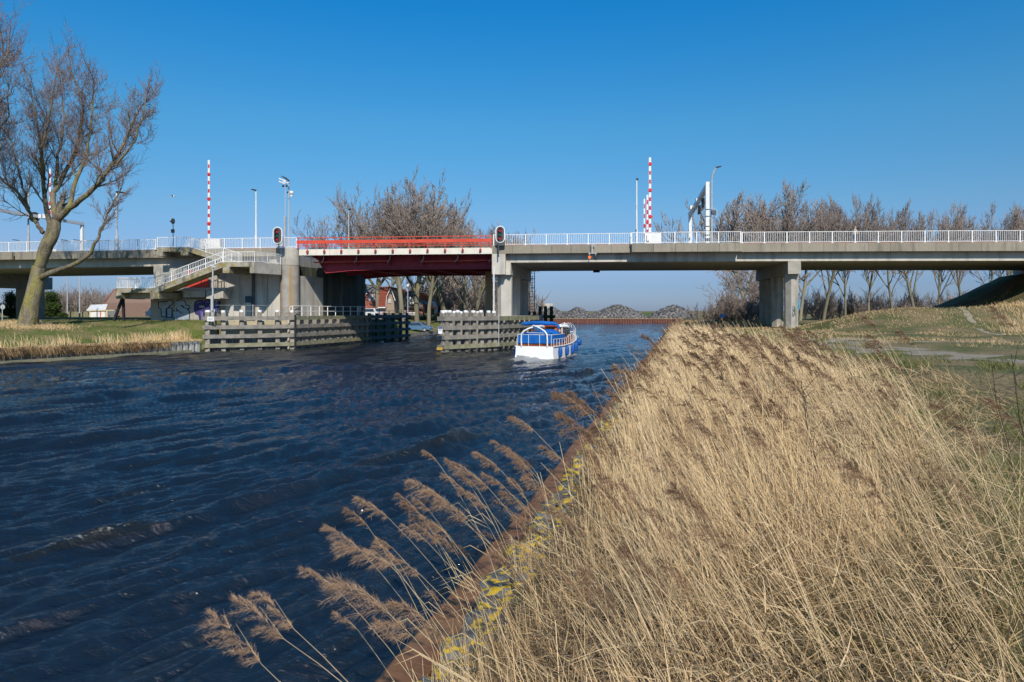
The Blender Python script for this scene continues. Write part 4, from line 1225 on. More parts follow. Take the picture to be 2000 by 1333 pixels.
def put_tree(knd, name, label, x, y, z, sc, rz, tm, cm, group=None, cat="tree", sx=1.0):
    T = thing(name, label, cat, (x, y, z), group=group); T.rotation_euler = (0, 0, rz); T.scale = (sc * sx, sc * sx, sc)
    tr, cr = TREE_KINDS[knd]
    for me, m, part in ((tr, tm, "trunk"), (cr, cm, "crown")):
        if not me.materials: me.materials.append(m)
        o = bpy.data.objects.new(part, me); COL.objects.link(o); o.parent = T
    return T
def zsurf(x, y):
    if y > QY: return 1.3
    if x > XB(y): return float(z_right(x, y))
    return float(z_left(x, y))
def tree_h(me):
    v = np.empty(len(me.vertices) * 3, np.float32); me.vertices.foreach_get("co", v); return float(np.percentile(v.reshape(-1, 3)[:, 2], 99.2))
HT = {k: max(tree_h(a), tree_h(b)) for k, (a, b) in TREE_KINDS.items()}
def tree_px(knd, name, label, px, Yd, ytop, tm, cm, group=None, rz=0, cat="tree", sx=1.0):
    x = (px - 1000) / F * Yd; z = zsurf(x, Yd); top = H - (ytop - HOR) / F * Yd
    return put_tree(knd, name, label, x, Yd, z - .1, (top - z) / HT[knd], rz, tm, cm, group, cat, sx)

# --- central group behind the red span
GC = "bare trees behind the red bridge span"
cg = [(742, 118, 352, "broad0", "tall bare tree rising highest behind the left half of the red span"),
      (690, 124, 408, "broad1", "smaller bare tree at the left edge of the group, behind the thin lamp post"),
      (786, 114, 362, "broad2", "tall bare tree with forked trunk in front of the red roofed house"),
      (815, 122, 365, "broad0", "bare tree right of the tallest one, behind the middle of the red span"),
      (838, 118, 374, "brush1", "dense bare tree whose trunk stands by the blue car"),
      (872, 126, 392, "broad1", "bare tree to the right of the blue car, leaning trunk"),
      (905, 130, 420, "brush2", "bare tree with a pale yellowish trunk near the central pier"),
      (928, 122, 436, "broad2", "low wide bare tree directly left of the slender column"),
      (855, 150, 400, "brush3", "bare tree further back between the house and the pier"),
      (955, 150, 446, "brush0", "bare tree behind the central ship signal"),
      (985, 160, 452, "brush1", "rearmost low bare tree right of the central ship signal"),
      (765, 160, 400, "brush3", "thin bare tree behind the red roofed house")]
for i, (px, Yd, yt, k, lb) in enumerate(cg):
    tree_px(k, "bare_tree", lb, px, Yd, yt, M['bark2'], M['twig_b'], GC, rz=i * 1.9, sx=.95)
# --- scrub under them
for i, (px, Yd, yt) in enumerate(((868, 140, 560), (895, 142, 548), (922, 138, 556), (945, 136, 560), (1022, 150, 548), (880, 160, 530), (910, 165, 525), (940, 158, 528), (800, 165, 540))):
    tree_px("thicket%d" % (i % 2), "bare_shrub", "bare brown shrub in the thicket behind the houses and the central pier", px, Yd, yt, M['bark2'], M['twig_b'], "bare shrubs behind the central pier", rz=i, cat="shrub")
# --- the row on the right
GR = "row of bare trees beyond the right bank"
rowt = [(1466, 104, 385, "brush0"), (1500, 106, 372, "brush1"), (1536, 106, 370, "brush2"), (1562, 110, 385, "brush3"), (1607, 112, 392, "brush0"), (1650, 112, 393, "brush2"),
        (1697, 116, 405, "brush1"), (1745, 117, 405, "brush3"), (1790, 116, 400, "brush0"), (1835, 120, 415, "brush2"), (1876, 120, 398, "brush1"), (1925, 122, 402, "brush3"), (1968, 122, 400, "brush2"), (2010, 124, 415, "brush0"), (2060, 124, 405, "brush1")]
desc = ["first bare tree of the row, just right of the lamp on the bridge", "second bare tree of the right row, broad top", "third bare tree of the right row and its tallest", "fourth bare tree of the right row, against the third",
        "bare tree whose trunk shows just right of the right pier", "bare tree left of the walking person on the bridge", "bare tree right of the walking person on the bridge", "thin topped bare tree in the middle of the right row",
        "bare tree with forked trunk in the right half of the row", "low narrow bare tree in a gap of the right row", "round topped bare tree left of the embankment slope", "bare tree above the shaded embankment slope", "bare tree over the abutment seat at the right",
        "bare tree cut by the right edge of the photo", "bare tree beyond the right edge of the photo"]
for i, (px, Yd, yt, k) in enumerate(rowt):
    tree_px(k, "bare_tree", desc[i], px, Yd, yt, M['bark2'], M['twig_b'], GR, rz=i * 2.3 + .4, sx=.9 if i < 4 else .66)
for i in range(13):
    px = 1580 + i * 34; Yd = 124 + (i % 3) * 6
    tree_px("thicket%d" % (i % 2), "bare_shrub", "bare reddish shrub in the undergrowth below the right row of trees", px, Yd, 568 + (i * 7) % 16, M['bark2'], M['twig'], "undergrowth shrubs below the right trees", rz=i * 1.3, cat="shrub", sx=1.2)
# --- big bush and willow left of the right pier
tree_px("broad1", "willow_tree", "spreading bare willow standing left of the right bridge pier", 1462, 92, 505, M['bark2'], M['twig_olive'], rz=.8, sx=1.5)
tree_px("brush2", "willow_tree", "dense low bare willow behind the right bridge pier", 1490, 96, 515, M['bark2'], M['twig_olive'], rz=2.8, sx=1.6)
for i, (px, Yd, yt, lb) in enumerate(((1420, 90, 580, "low bare bush left of the spreading willow, near the blue sign"), (1448, 88, 566, "brown bare bush at the foot of the spreading willow"), (1478, 90, 560, "tall brown bare bush against the right pier"), (1400, 94, 598, "lowest bare bush, behind the pale concrete block"))):
    tree_px("thicket%d" % (i % 2), "bare_shrub", lb, px, Yd, yt, M['bark2'], M['twig_b'], rz=i * 2, cat="shrub", sx=1.3)
# --- reddish wood at the far left under the viaduct
for i in range(11):
    px = 112 + i * 11; Yd = 150 + (i * 37) % 23
    tree_px("thicket%d" % (i % 2), "bare_tree", "small reddish bare tree in the copse behind the white shed", px, Yd, 566 + (i * 5) % 9, M['twig'], M['twig'], "reddish copse behind the white shed", rz=i * 1.1)

# --- the big bare tree on the left bank
def P2(x, y, dy, Y0=57.5):
    """photo crop coordinates (x .54) -> world"""
    return at(x * .54, y * .54, Y0 + dy)
def limb(T1, T2, rd, pts, r0, r1, P, nch, childL, f0=.25):
    # smooth the control points
    V_ = [Vector(p) for p in pts]; out = []
    for i in range(len(V_) - 1):
        p0, p1, p2, p3 = V_[max(i - 1, 0)], V_[i], V_[i + 1], V_[min(i + 2, len(V_) - 1)]
        for k in range(5):
            t = k / 5
            out.append(.5 * ((2 * p1) + (p2 - p0) * t + (2 * p0 - 5 * p1 + 4 * p2 - p3) * t * t + (3 * p1 - p0 - 3 * p2 + p3) * t ** 3))
    out.append(V_[-1]); m = len(out)
    out = [p + Vector((rd.gauss(0, .05), rd.gauss(0, .08), rd.gauss(0, .04))) * (.15 if r0 > .3 else .5 if r0 > .18 else 1) for p in out]
    rs = [r0 + (r1 - r0) * (i / (m - 1)) ** .8 for i in range(m)]
    T1.tube(out, rs, 14 if r0 > .35 else 8)
    az = rd.uniform(0, 6)
    for k in range(nch):
        f = f0 + (1 - f0) * (k + rd.random()) / nch; x = min(f, .99) * (m - 1); i = int(x)
        q = out[i].lerp(out[i + 1], x - i); dd = (out[i + 1] - out[i]).normalized()
        az += 2.4 + rd.gauss(0, .4); a = dd.orthogonal().normalized(); b = dd.cross(a)
        sd = a * math.cos(az) + b * math.sin(az); ang = rd.uniform(.5, .95)
        nd = (dd * math.cos(ang) + sd * math.sin(ang)).normalized()
        branch(T1, T2, rd, q, nd, childL * rd.uniform(.6, 1.15) * (1.2 - .5 * f), min(rs[i] * .45, .075), 1, P)
    branch(T1, T2, rd, out[-1], dd, childL, r1, 1, P)
PT = dict(max=4, up=(0, .10, .12, .10, .06), wob=(.1, .15, .17, .2, .2), n=(6, 7, 5, 4), f0=(.2, .15, .12, .1), ang=(.6, .62, .66, .6), lr=(.5, .5, .50, .5), rr=.6, rmin=.0085, rtrunk=.045)
base = P2(95, 1195, 0)
M['bark'].node_tree.nodes['Bump'].inputs['Distance'].default_value = .16
T = thing("big_bare_tree", "large old bare tree with lichened forked trunk on the left grass bank", "tree", (base.x, base.y, base.z))
rd = random.Random(11); T1, T2 = TubeSet(), TubeSet()
gz_ = float(z_left(base.x, base.y))
trunk_pts = [P2(93, 1235, 0), P2(98, 1190, 0), P2(112, 1110, 0), P2(128, 1040, .1), P2(142, 965, .2)]
T1.tube([Vector(p) for p in trunk_pts], [1.05, .80, .66, .60, .52], 18)
# root flare
for a_ in range(7):
    w = a_ * .9; c0 = trunk_pts[1]
    T1.tube([c0 + Vector((math.cos(w) * .35, math.sin(w) * .35, .55)), c0 + Vector((math.cos(w) * .85, math.sin(w) * .85, -.05)), c0 + Vector((math.cos(w) * 1.35, math.sin(w) * 1.35, -.5))], [.30, .26, .12], 7)
limb(T1, T2, rd, [P2(140, 975, .2), P2(170, 900, -.2), P2(196, 850, -.4), P2(204, 795, -.4)], .44, .36, PT, 2, 1.6, .6)
limb(T1, T2, rd, [P2(203, 800, -.4), P2(255, 752, -1.0), P2(330, 690, -1.8), P2(385, 625, -2), P2(425, 560, -2.2), P2(470, 470, -2), P2(500, 400, -2)], .30, .07, PT, 16, 2.4)
limb(T1, T2, rd, [P2(250, 755, -1.0), P2(275, 650, -.3), P2(312, 560, .4), P2(330, 430, 1), P2(338, 330, 1.2)], .20, .06, PT, 15, 2.5)
limb(T1, T2, rd, [P2(203, 795, -.4), P2(190, 715, .5), P2(205, 680, 1), P2(250, 600, 1.4), P2(285, 500, 1.4), P2(300, 380, 1.4), P2(272, 290, 1)], .27, .06, PT, 17, 2.5)
limb(T1, T2, rd, [P2(198, 690, 1), P2(215, 560, 2.2), P2(232, 450, 3), P2(225, 330, 3)], .15, .05, PT, 12, 2.5)
limb(T1, T2, rd, [P2(143, 965, .2), P2(152, 900, .6), P2(180, 825, 1.0), P2(168, 760, 1.2), P2(156, 660, 1.2), P2(150, 560, 1.4), P2(138, 470, 1.2), P2(120, 380, 1)], .34, .06, PT, 15, 3.0, .4)
limb(T1, T2, rd, [P2(160, 650, 1.2), P2(150, 560, -1), P2(175, 450, -2), P2(190, 350, -2.4)], .14, .05, PT, 11, 3.0)
limb(T1, T2, rd, [P2(158, 845, .8), P2(125, 800, .6), P2(98, 755, .3), P2(60, 690, 0), P2(15, 660, -.5), P2(-30, 600, -1)], .19, .06, PT, 13, 2.7)
limb(T1, T2, rd, [P2(98, 755, .3), P2(80, 660, 1), P2(50, 560, 1.6), P2(30, 470, 2)], .11, .045, PT, 11, 2.6)
limb(T1, T2, rd, [P2(140, 1010, .1), P2(190, 985, -.5), P2(250, 965, -1), P2(318, 925, -1.6), P2(350, 870, -2), P2(378, 800, -2.2), P2(410, 735, -2.4), P2(440, 680, -2.4)], .27, .04, PT, 9, 1.9, .6)
limb(T1, T2, rd, [P2(385, 625, -2), P2(450, 560, -2.8), P2(500, 470, -3), P2(530, 380, -3)], .10, .04, PT, 11, 1.8)
for me, m, nm in ((T1.mesh("trunk"), M['bark'], "trunk"), (T2.mesh("crown", False), M['twig'], "crown")):
    me.transform(Matrix.Translation(-Vector(base)))
    link(nm, me, m, T)
# neighbour, trunk outside the frame to the left
T = thing("bare_tree", "bare tree at the left edge whose twigs reach in from outside the photo", "tree", at(-120, 640, 52))
rd = random.Random(23); T1, T2 = TubeSet(), TubeSet()
Q = lambda x, y, dy: at(x, y, 52 + dy)
T1.tube([Q(-125, 665, 0), Q(-120, 560, 0), Q(-112, 470, 0)], [.75, .55, .45], 14)
limb(T1, T2, rd, [Q(-112, 470, 0), Q(-80, 390, -.5), Q(-50, 290, -1), Q(-25, 210, -1), Q(0, 130, -1)], .34, .06, PT, 17, 3.2)
limb(T1, T2, rd, [Q(-80, 390, -.5), Q(-45, 330, .5), Q(-10, 270, 1), Q(20, 220, 1.4)], .16, .05, PT, 11, 2.9)
limb(T1, T2, rd, [Q(-112, 470, 0), Q(-120, 350, 1), Q(-100, 220, 1.4), Q(-80, 120, 1)], .3, .06, PT, 11, 3.2)
limb(T1, T2, rd, [Q(-50, 290, -1), Q(-20, 180, .5), Q(5, 110, 1)], .12, .05, PT, 10, 2.4)
for me, m, nm in ((T1.mesh("trunk"), M['bark'], "trunk"), (T2.mesh("crown", False), M['twig'], "crown")):
    me.transform(Matrix.Translation(-Vector(T.location)))
    link(nm, me, m, T)

# --- evergreens under the viaduct: clumps of small leaf faces
def leafy(name, label, px, Yd, ytop, wpx, seed, dense=5200):
    g = random.Random(seed); c = at(px, 625, Yd); z0 = zsurf(c.x, c.y); top = H - (ytop - HOR) / F * Yd; hgt = top - z0; w = wpx / F * Yd / 2
    T = thing(name, label, "bush", (c.x, c.y, z0))
    cl = []
    for i in range(26):
        a = g.uniform(0, 6.28); zz = g.uniform(.12, .92); rr = w * (1 - .55 * abs(zz - .4) / .6) * g.uniform(.35, .8)
        cl.append((math.cos(a) * rr, math.sin(a) * rr, zz * hgt, g.uniform(.16, .30) * hgt * .9))
    vs = []; ts = []
    for i in range(dense):
        cx, cy, cz, cr = cl[i % len(cl)]
        v = Vector((g.gauss(0, 1), g.gauss(0, 1), g.gauss(0, .8))).normalized() * cr * g.uniform(.6, 1.05)
        p = Vector((cx, cy, cz)) + v
        if p.z < .05: p.z = .05 + g.random() * .2
        a = Vector((g.gauss(0, 1), g.gauss(0, 1), g.gauss(0, 1))).normalized() * .16; b = Vector((g.gauss(0, 1), g.gauss(0, 1), g.gauss(0, 1))).normalized() * .12
        k = len(vs); vs += [tuple(p - a), tuple(p + b), tuple(p + a)]; ts.append((k, k + 1, k + 2))
    me = nparr_mesh("foliage", vs, tris=ts); link("foliage", me, M['evergreen'], T)
    mb = MB()
    for i in range(5):
        a = i * 1.3; mb.tube([(0, 0, 0), (math.cos(a) * w * .3, math.sin(a) * w * .3, hgt * .6)], [.12, .04], 5)
    mb.build("stem", M['bark2'], T, world=False)
M['evergreen'] = mat("evergreen_leaves", (.030, .055, .012), (.075, .115, .022), 1.2, .8, transl=.15)
leafy("evergreen_bush", "sunlit dark green evergreen bush right of the tree trunk under the viaduct", 100, 101, 574, 46, 3)
leafy("evergreen_bush", "shaded evergreen bush at the far left under the viaduct", 22, 92, 574, 50, 4)
leafy("evergreen_bush", "low dark evergreen bush between the pier and the big tree trunk", 62, 95, 578, 36, 5)
leafy("evergreen_bush", "low dark hedge running from the evergreen bush to the lamp posts", 122, 100, 612, 24, 6, 2200)
# ================================================================== THINGS ON THE BRIDGE
def pole_px(px, t): 
    p = bw_(spx(px, t), t, 0); return p
def zat(p, py): return H - (py - HOR) / F * p.y
# --- barrier booms
def barrier(label, px, t, ytop, px_house=None, w=.20, n=10, box_w=1.5, ybot=470):
    p = pole_px(px, t); zb = ztop(spx(px, t)) - .1
    T = thing("barrier", label, "barrier", (p.x, p.y, zb), group="raised red and white road barriers")
    top = zat(p, ytop); z0 = zb + .95; Lb = top - z0
    mb = MB(); mb.box((p.x, p.y, z0 + Lb / 2), (w * .72, .05, Lb), RZB); mb.build("boom", M['white'], T)
    for i in range(n):
        ww = w * (1.0 - .35 * i / n)
        z = z0 + Lb * (i + .25) / n
        mb = MB(); mb.box((p.x, p.y, z), (ww * .80, .065, Lb / n * .44), RZB); mb.build("red_band", M['redband'], T)
        if i % 3 == 2:
            mb = MB(); mb.box((p.x + .02, p.y - .06, z), (ww * 1.5, .07, .22), RZB); mb.build("boom_lamp", M['redband'], T)
    mb = MB(); mb.hexa([bw_(spx(px, t) - box_w * .35, t - .35, zb), bw_(spx(px, t) + box_w * .65, t - .35, zb), bw_(spx(px, t) + box_w * .65, t + .35, zb), bw_(spx(px, t) - box_w * .35, t + .35, zb)],
                       [bw_(spx(px, t) - box_w * .33, t - .33, zb + 1.25), bw_(spx(px, t) + box_w * .63, t - .33, zb + 1.25), bw_(spx(px, t) + box_w * .63, t + .33, zb + 1.25), bw_(spx(px, t) - box_w * .33, t + .33, zb + 1.25)])
    mb.build("housing", M['white'], T)
    mb = MB(); mb.box((p.x - w * .9, p.y - .42, z0 - .15), (.22, .12, .6), RZB); mb.build("hinge_bracket", M['white'], T)
    return T
barrier("raised red and white barrier boom on the left, above the stairs", 408, 1.6, 313, n=10, w=.30, box_w=2.2)
barrier("tallest raised barrier boom of the right group, nearest the railing", 1269.5, 1.4, 308, n=9, w=.30, box_w=1.6)
barrier("middle sized raised barrier boom just left of the tall right one", 1264.5, 9.0, 381, n=5, w=.26, box_w=1.2)
barrier("shortest raised barrier boom, leftmost of the right group", 1258.5, 13.5, 389, n=5, w=.22, box_w=1.0)
barrier("raised barrier boom showing red behind the fork of the big tree", 98, 9.0, 330, n=9, w=.30, box_w=1.6)
# --- lamp posts
def lamp(label, px, t, ytop, arm=(-1.3, .1), rad=(.10, .05), head=True, mt='grey_pole', bulge=None, basez=None, name="street_lamp", hd='dark', bent=False):
    p = pole_px(px, t); zb = ztop(spx(px, t)) - .1 if basez is None else basez
    T = thing(name, label, "street lamp", (p.x, p.y, zb), group="street lamps on the bridge")
    top = zat(p, ytop)
    mb = MB(); zmid = zb + (top - zb) * .28
    if bent:
        mb.tube([(p.x, p.y, zb), (p.x, p.y, top - 1.6), (p.x + .05, p.y, top - .9), (p.x + .3, p.y, top - .35), (p.x + .55, p.y, top - .05)], [rad[0], rad[1], rad[1] * .9, rad[1] * .8, rad[1] * .8], 8)
    else:
        mb.tube([(p.x, p.y, zb), (p.x, p.y, zmid), (p.x, p.y, zmid + .15), (p.x, p.y, top)], [rad[0] * 1.25, rad[0] * 1.15, rad[1] * 1.3, rad[1]], 8)
    mb.build("pole", M[mt], T)
    if head:
        hx, hz = arm
        x0 = p.x + (.55 if bent else 0); s = 1 if hx > 0 else -1
        mb = MB(); mb.prism([(x0, p.y - .12, top - .08), (x0 + hx, p.y - .12, top + hz - .03), (x0 + hx * .92, p.y - .12, top + hz + .06), (x0 + hx * .2, p.y - .12, top + .14), (x0 - s * .06, p.y - .12, top + .08)], (0, .26, 0))
        mb.build("lamp_head", M[hd], T)
    return T
lamp("white street lamp with dark head between the barrier and the left ship signal", 500, 5.0, 373, (-.5, .14), (.12, .07), mt='white_steel')
lamp("dark headed lamp post behind the red span, in front of the trees", 681, 15.5, 410, (.30, .1), (.10, .07), mt='grey_pole')
lamp("thin white pole with tiny dark top, left of the right barriers", 1243.5, 5.5, 351, (.18, .0), (.12, .07), mt='white_steel')
lamp("lamp post with curved arm behind the white gantry", 1390, 15.0, 328, (.55, .14), (.15, .11), bent=True)
lamp("pale street lamp behind the right side of the big tree crown", 228, 3.0, 376, (.85, -.05), (.16, .09), mt='white_steel')
lamp("grey pole behind the left limb of the big tree", 55.5, 9.0, 340, (.3, .05), (.13, .08), mt='grey_pole', head=False)
# --- camera mast and the tall lamp pole beside the left ship signal
p = pole_px(557, 4.0); zb = ztop(spx(557)) - .1
T = thing("camera_mast", "stepped grey mast with floodlights and cameras beside the left ship signal", "mast", (p.x, p.y, zb))
mb = MB(); mb.box((p.x, p.y, (zb + zat(p, 423)) / 2), (.19, .19, zat(p, 423) - zb), RZB); mb.build("lower_mast", M['grey_pole'], T)
mb = MB(); mb.tube([(p.x, p.y, zat(p, 423)), (p.x, p.y, zat(p, 362))], .05, 8); mb.build("upper_mast", M['galv'], T)
for dx, dz, w in ((-.25, .55, .75), (-.28, .25, .7), (.1, .3, .6)):
    mb = MB(); q = Vector((p.x + dx, p.y, zat(p, 362) + dz)); mb.beam(q - Vector((w / 2, 0, -.12)), q + Vector((w / 2, 0, -.12)), .3, .12); mb.build("floodlight", M['white_steel'], T)
for dx in (-.18, .18): mb = MB(); mb.lathe((p.x + dx, p.y - .1, zat(p, 362) - .12), [(.02, -.1), (.11, -.08), (.13, .05), (.06, .12)], 10); mb.build("camera_dome", M['dark'], T)
p2 = pole_px(564.2, 4.6)
mb = MB(); mb.tube([(p2.x, p2.y, zb), (p2.x, p2.y, zat(p2, 355))], [.075, .055], 8)
T2 = thing("street_lamp", "slim lamp pole with dark blade head and white horn, right of the camera mast", "street lamp", (p2.x, p2.y, zb), group="street lamps on the bridge")
mb.build("pole", M['galv'], T2)
mb = MB(); top = zat(p2, 355); mb.prism([(p2.x, p2.y - .12, top), (p2.x - .75, p2.y - .12, top + .52), (p2.x - .82, p2.y - .12, top + .62), (p2.x - .3, p2.y - .12, top + .42), (p2.x + .05, p2.y - .12, top + .12)], (0, .24, 0)); mb.build("lamp_head", M['dark'], T2)
mb = MB(); z = zat(p2, 377); mb.lathe((p2.x + .28, p2.y, z), [(.02, -.2), (.2, -.15), (.22, .1), (.1, .2)], 12); mb.build("horn", M['white'], T2)
mb = MB(); mb.box((p2.x + .3, p2.y, zat(p2, 382)), (.22, .2, .3)); mb.build("horn_box", M['white_steel'], T2)
mb = MB(); mb.beam((p.x, p.y, zat(p, 384)), (p2.x + .3, p2.y, zat(p2, 384)), .04, .04); mb.build("cross_arm", M['galv'], T2)
mb = MB(); mb.lathe((p2.x - .12, p2.y, z + .05), [(.03, -.1), (.10, 0), (.03, .1)], 8); mb.build("camera", M['dark'], T2)

# --- ship signals: stadium shaped boards with red, green, red lamps
M['sig_face'] = mat("signal_face_grey", (.055, .055, .06), (.075, .075, .08), 6, .6)
M['lamp_red'] = mat("red_signal_glass", (.36, .006, .02), None, 2, .25, emit=(.6, .0, .03), estr=.10, spec=.6)
M['lamp_green'] = mat("unlit_green_glass", (.0, .10, .07), None, 2, .2, spec=.6)
M['amber'] = mat("amber_signal_glass", (.8, .13, .02), None, 2, .2, emit=(.9, .16, .02), estr=.7, spec=.6)
def ship_signal(label, px, py, Yd, shield='galv', dark_sh=False):
    c = at(px, py, Yd); w, h = 18.6 / F * Yd, 33.5 / F * Yd
    T = thing("ship_signal", label, "traffic signal", (c.x, c.y, c.z - h / 2), group="ship traffic signals")
    def stad(w_, h_, y, ext, nm, m):
        r = w_ / 2; pts = []
        for k in range(13): a = math.pi * k / 12; pts.append((c.x + r * math.cos(a), y, c.z + h_ / 2 - r + r * math.sin(a)))
        for k in range(13): a = math.pi + math.pi * k / 12; pts.append((c.x + r * math.cos(a), y, c.z - h_ / 2 + r + r * math.sin(a)))
        mb = MB(); mb.prism(pts, (0, ext, 0)); return mb.build(nm, m, T)
    stad(w, h, c.y, .06, "rim", M['white']); stad(w * .80, h * .895, c.y - .03, .05, "face", M['sig_face'])
    for i, m in enumerate(('lamp_red', 'lamp_green', 'lamp_red')):
        zz = c.z + (1 - i) * h * .232; xx = c.x - .02
        mb = MB(); mb.lathe((xx + .02, c.y - .09, zz), [(.155, 0), (.16, .05)], 18, 'Y'); lo_ = mb.build("lens", M[m], T)
        mb = MB()                                   # hood over the lens
        n = 12
        for k in range(n):
            a0, a1 = math.radians(20 + 230 * k / n), math.radians(20 + 230 * (k + 1) / n)
            r0, r1 = .165, .19
            q = lambda r, a, y: (xx + r * math.cos(a), y, zz + r * math.sin(a))
            mb.add([q(r0, a0, c.y - .04), q(r0, a1, c.y - .04), q(r0, a1, c.y - .24), q(r0, a0, c.y - .24), q(r1, a0, c.y - .04), q(r1, a1, c.y - .04), q(r1, a1, c.y - .24), q(r1, a0, c.y - .24)],
                   [(0, 1, 2, 3), (7, 6, 5, 4), (3, 2, 6, 7), (0, 3, 7, 4), (1, 5, 6, 2)])
        mb.build("hood", M['dark'], T)
    mb = MB(); mb.box((c.x + .12, c.y + .22, c.z - h * .36), (.7, .26, .95)); mb.build("control_case", M['galv'] if not dark_sh else M['darkgrey'], T)
    mb = MB(); mb.tube([(c.x + .1 - (.28 if dark_sh else 0), c.y + .05, c.z - h * .45), (c.x + .12 - (.28 if dark_sh else 0), c.y + .05, c.z - h * .5 - (1.35 if dark_sh else .5))], .06, 8); mb.build("bracket_pole", M['blue_steel'] if not dark_sh else M['darkgrey'], T)
    return T
ship_signal("white rimmed ship signal with red lamps in front of the left round column", 542, 460, 66.5)
ship_signal("white rimmed ship signal with red lamps at the right end of the red span", 977, 458, 65.4, dark_sh=True)
# --- amber lights hanging below the fascia
c = at(1151.5, 503, 64.6)
T = thing("passage_light", "pair of round lights, one amber and one black, hung below the right bridge fascia", "traffic signal", (c.x, c.y, c.z))
c2 = at(1164, 503.5, 64.6)
for q, m in ((c, 'amber'), (c2, 'dark')):
    mb = MB(); mb.lathe((q.x, q.y, q.z), [(.12, -.03), (.17, 0), (.18, .22), (.1, .3)], 16, 'Y'); mb.build("lamp_body", M['dark'], T)
    mb = MB(); mb.lathe((q.x, q.y - .05, q.z), [(.15, 0), (.15, .02)], 16, 'Y'); mb.build("lens", M[m], T)
mb = MB(); z0_ = c.z
mb.beam((c.x - .25, c.y + .1, z0_ - .27), (c2.x + .1, c.y + .1, z0_ - .27), .06, .05); mb.beam((c.x - .1, c.y + .15, z0_ + .40), (c2.x + .1, c.y + .15, z0_ + .40), .06, .06)
mb.beam((c.x + .25, c.y + .15, z0_ + .4), (c.x + .25, c.y + .15, z0_ + 1.35), .08, .08); mb.beam((c.x, c.y + .15, z0_ + .2), (c.x, c.y + .15, z0_ + .45), .05, .05); mb.beam((c2.x, c.y + .15, z0_ + .2), (c2.x, c.y + .15, z0_ + .45), .05, .05)
mb.beam((c.x + .25, c.y + .2, z0_ + 1.35), (c.x + .55, c.y + .2, z0_ + 1.1), .06, .06)
mb.build("bracket", M['galv'], T)
mb = MB(); p = at(1165, 530.5, 79); mb.box(p, (.75, .3, .25)); tag(mb.build("deck_light", M['dark']), "small dark lamp under the far edge of the right bridge deck", "lamp")
# --- black round signal near the upper landing
c = at(337.5, 432.5, 66.0)
T = thing("signal_disc", "black round rail style signal on a thin pole above the upper stair landing", "traffic signal", (c.x, c.y, ztop(-33)))
mb = MB()
n = 18; mb.prism([(c.x + .19 * math.cos(2 * math.pi * k / n), c.y, c.z + .28 * math.sin(2 * math.pi * k / n)) for k in range(n)], (0, .06, 0)); mb.build("disc", M['dark'], T)
mb = MB(); mb.lathe((c.x + .02, c.y - .04, c.z), [(.09, 0), (.10, .05)], 12, 'Y'); mb.build("lens", M['darkgrey'], T)
mb = MB(); mb.box((c.x, c.y, c.z - .95), (.26, .2, .34)); mb.build("lower_box", M['dark'], T)
mb = MB(); mb.tube([(c.x + .03, c.y, ztop(-33)), (c.x + .03, c.y, c.z - .25)], .04, 6); mb.build("pole", M['darkgrey'], T)
mb = MB(); mb.prism([(c.x - .19, c.y - .05, c.z + .05), (c.x - .34, c.y - .05, c.z), (c.x - .19, c.y - .05, c.z - .08)], (0, .1, 0)); mb.build("sight_hood", M['dark'], T)

# --- white gantry across the road at the right
g0 = pole_px(1381.5, 1.3); g1 = pole_px(1348, 15.2)
T = thing("gantry", "white portal gantry spanning the road at the right, with signal units", "gantry", (g0.x, g0.y, ztop(18)))
for p, w, yt in ((g0, .34, 356), (g1, .34, 416)):
    zt = zat(p, yt); zb = ztop(18) - .1
    mb = MB(); mb.box((p.x, p.y, (zt + zb) / 2), (w, w, zt - zb), RZB); mb.build("post", M['white'], T)
zt0_ = zat(g0, 361); zt1_ = zat(g1, 418)
mb = MB(); d_ = (g1 - g0).normalized(); mb.beam(Vector((g0.x, g0.y, zt0_ - .15)) + d_ * .18, Vector((g1.x, g1.y, zt1_ - .1)) - d_ * .18, .36, .42); mb.build("cross_beam", M['white_steel'], T)
for f, dz, dx in ((.35, -.7, .25), (.72, -.35, .55)):
    q = g0.lerp(g1, f); z = zt0_ + (zt1_ - zt0_) * f + dz
    mb = MB(); mb.box((q.x + dx, q.y, z), (.1, .9, .95)); mb.build("signal_board", M['dark'], T)
    mb = MB(); mb.prism([(q.x + dx + .05, q.y - .15, z + .2), (q.x + dx + .65, q.y - .15, z + .25), (q.x + dx + .35, q.y - .15, z - .1), (q.x + dx + .05, q.y - .15, z - .25)], (0, .3, 0)); mb.build("signal_hood", M['darkgrey'], T)
    mb = MB(); mb.box((q.x - .25, q.y, z + .25), (.5, .35, .4)); mb.build("camera_box", M['white'], T)
for py, h in ((443, 2.0), (451, .8), (460, 2.5), (469, 6)):
    z = zat(g0, py); mb = MB(); mb.box((g0.x, g0.y - .002, z), (.345, .345, h / F * g0.y), RZB); mb.build("dark_band", M['darkgrey'], T)
q = Vector((g0.x + .55, g0.y - .1, zat(g0, 416)))
mb = MB(); mb.box(q, (.42, .3, .42)); mb.build("horn_cabinet", M['darkgrey'], T)
for dz in (.3, -.35): mb = MB(); mb.beam((g0.x - .2, g0.y - .2, q.z + dz), (g0.x + .4, g0.y - .2, q.z + dz), .04, .05); mb.build("clamp", M['dark'], T)
# wire circle behind the cabinet
mb = MB()
for k in range(20):
    a0, a1 = 2 * math.pi * k / 20, 2 * math.pi * (k + 1) / 20; r = .46
    mb.beam((q.x + r * math.cos(a0), q.y + .2, q.z + r * math.sin(a0)), (q.x + r * math.cos(a1), q.y + .2, q.z + r * math.sin(a1)), .02, .03)
mb.build("loop_aerial", M['galv'], T)
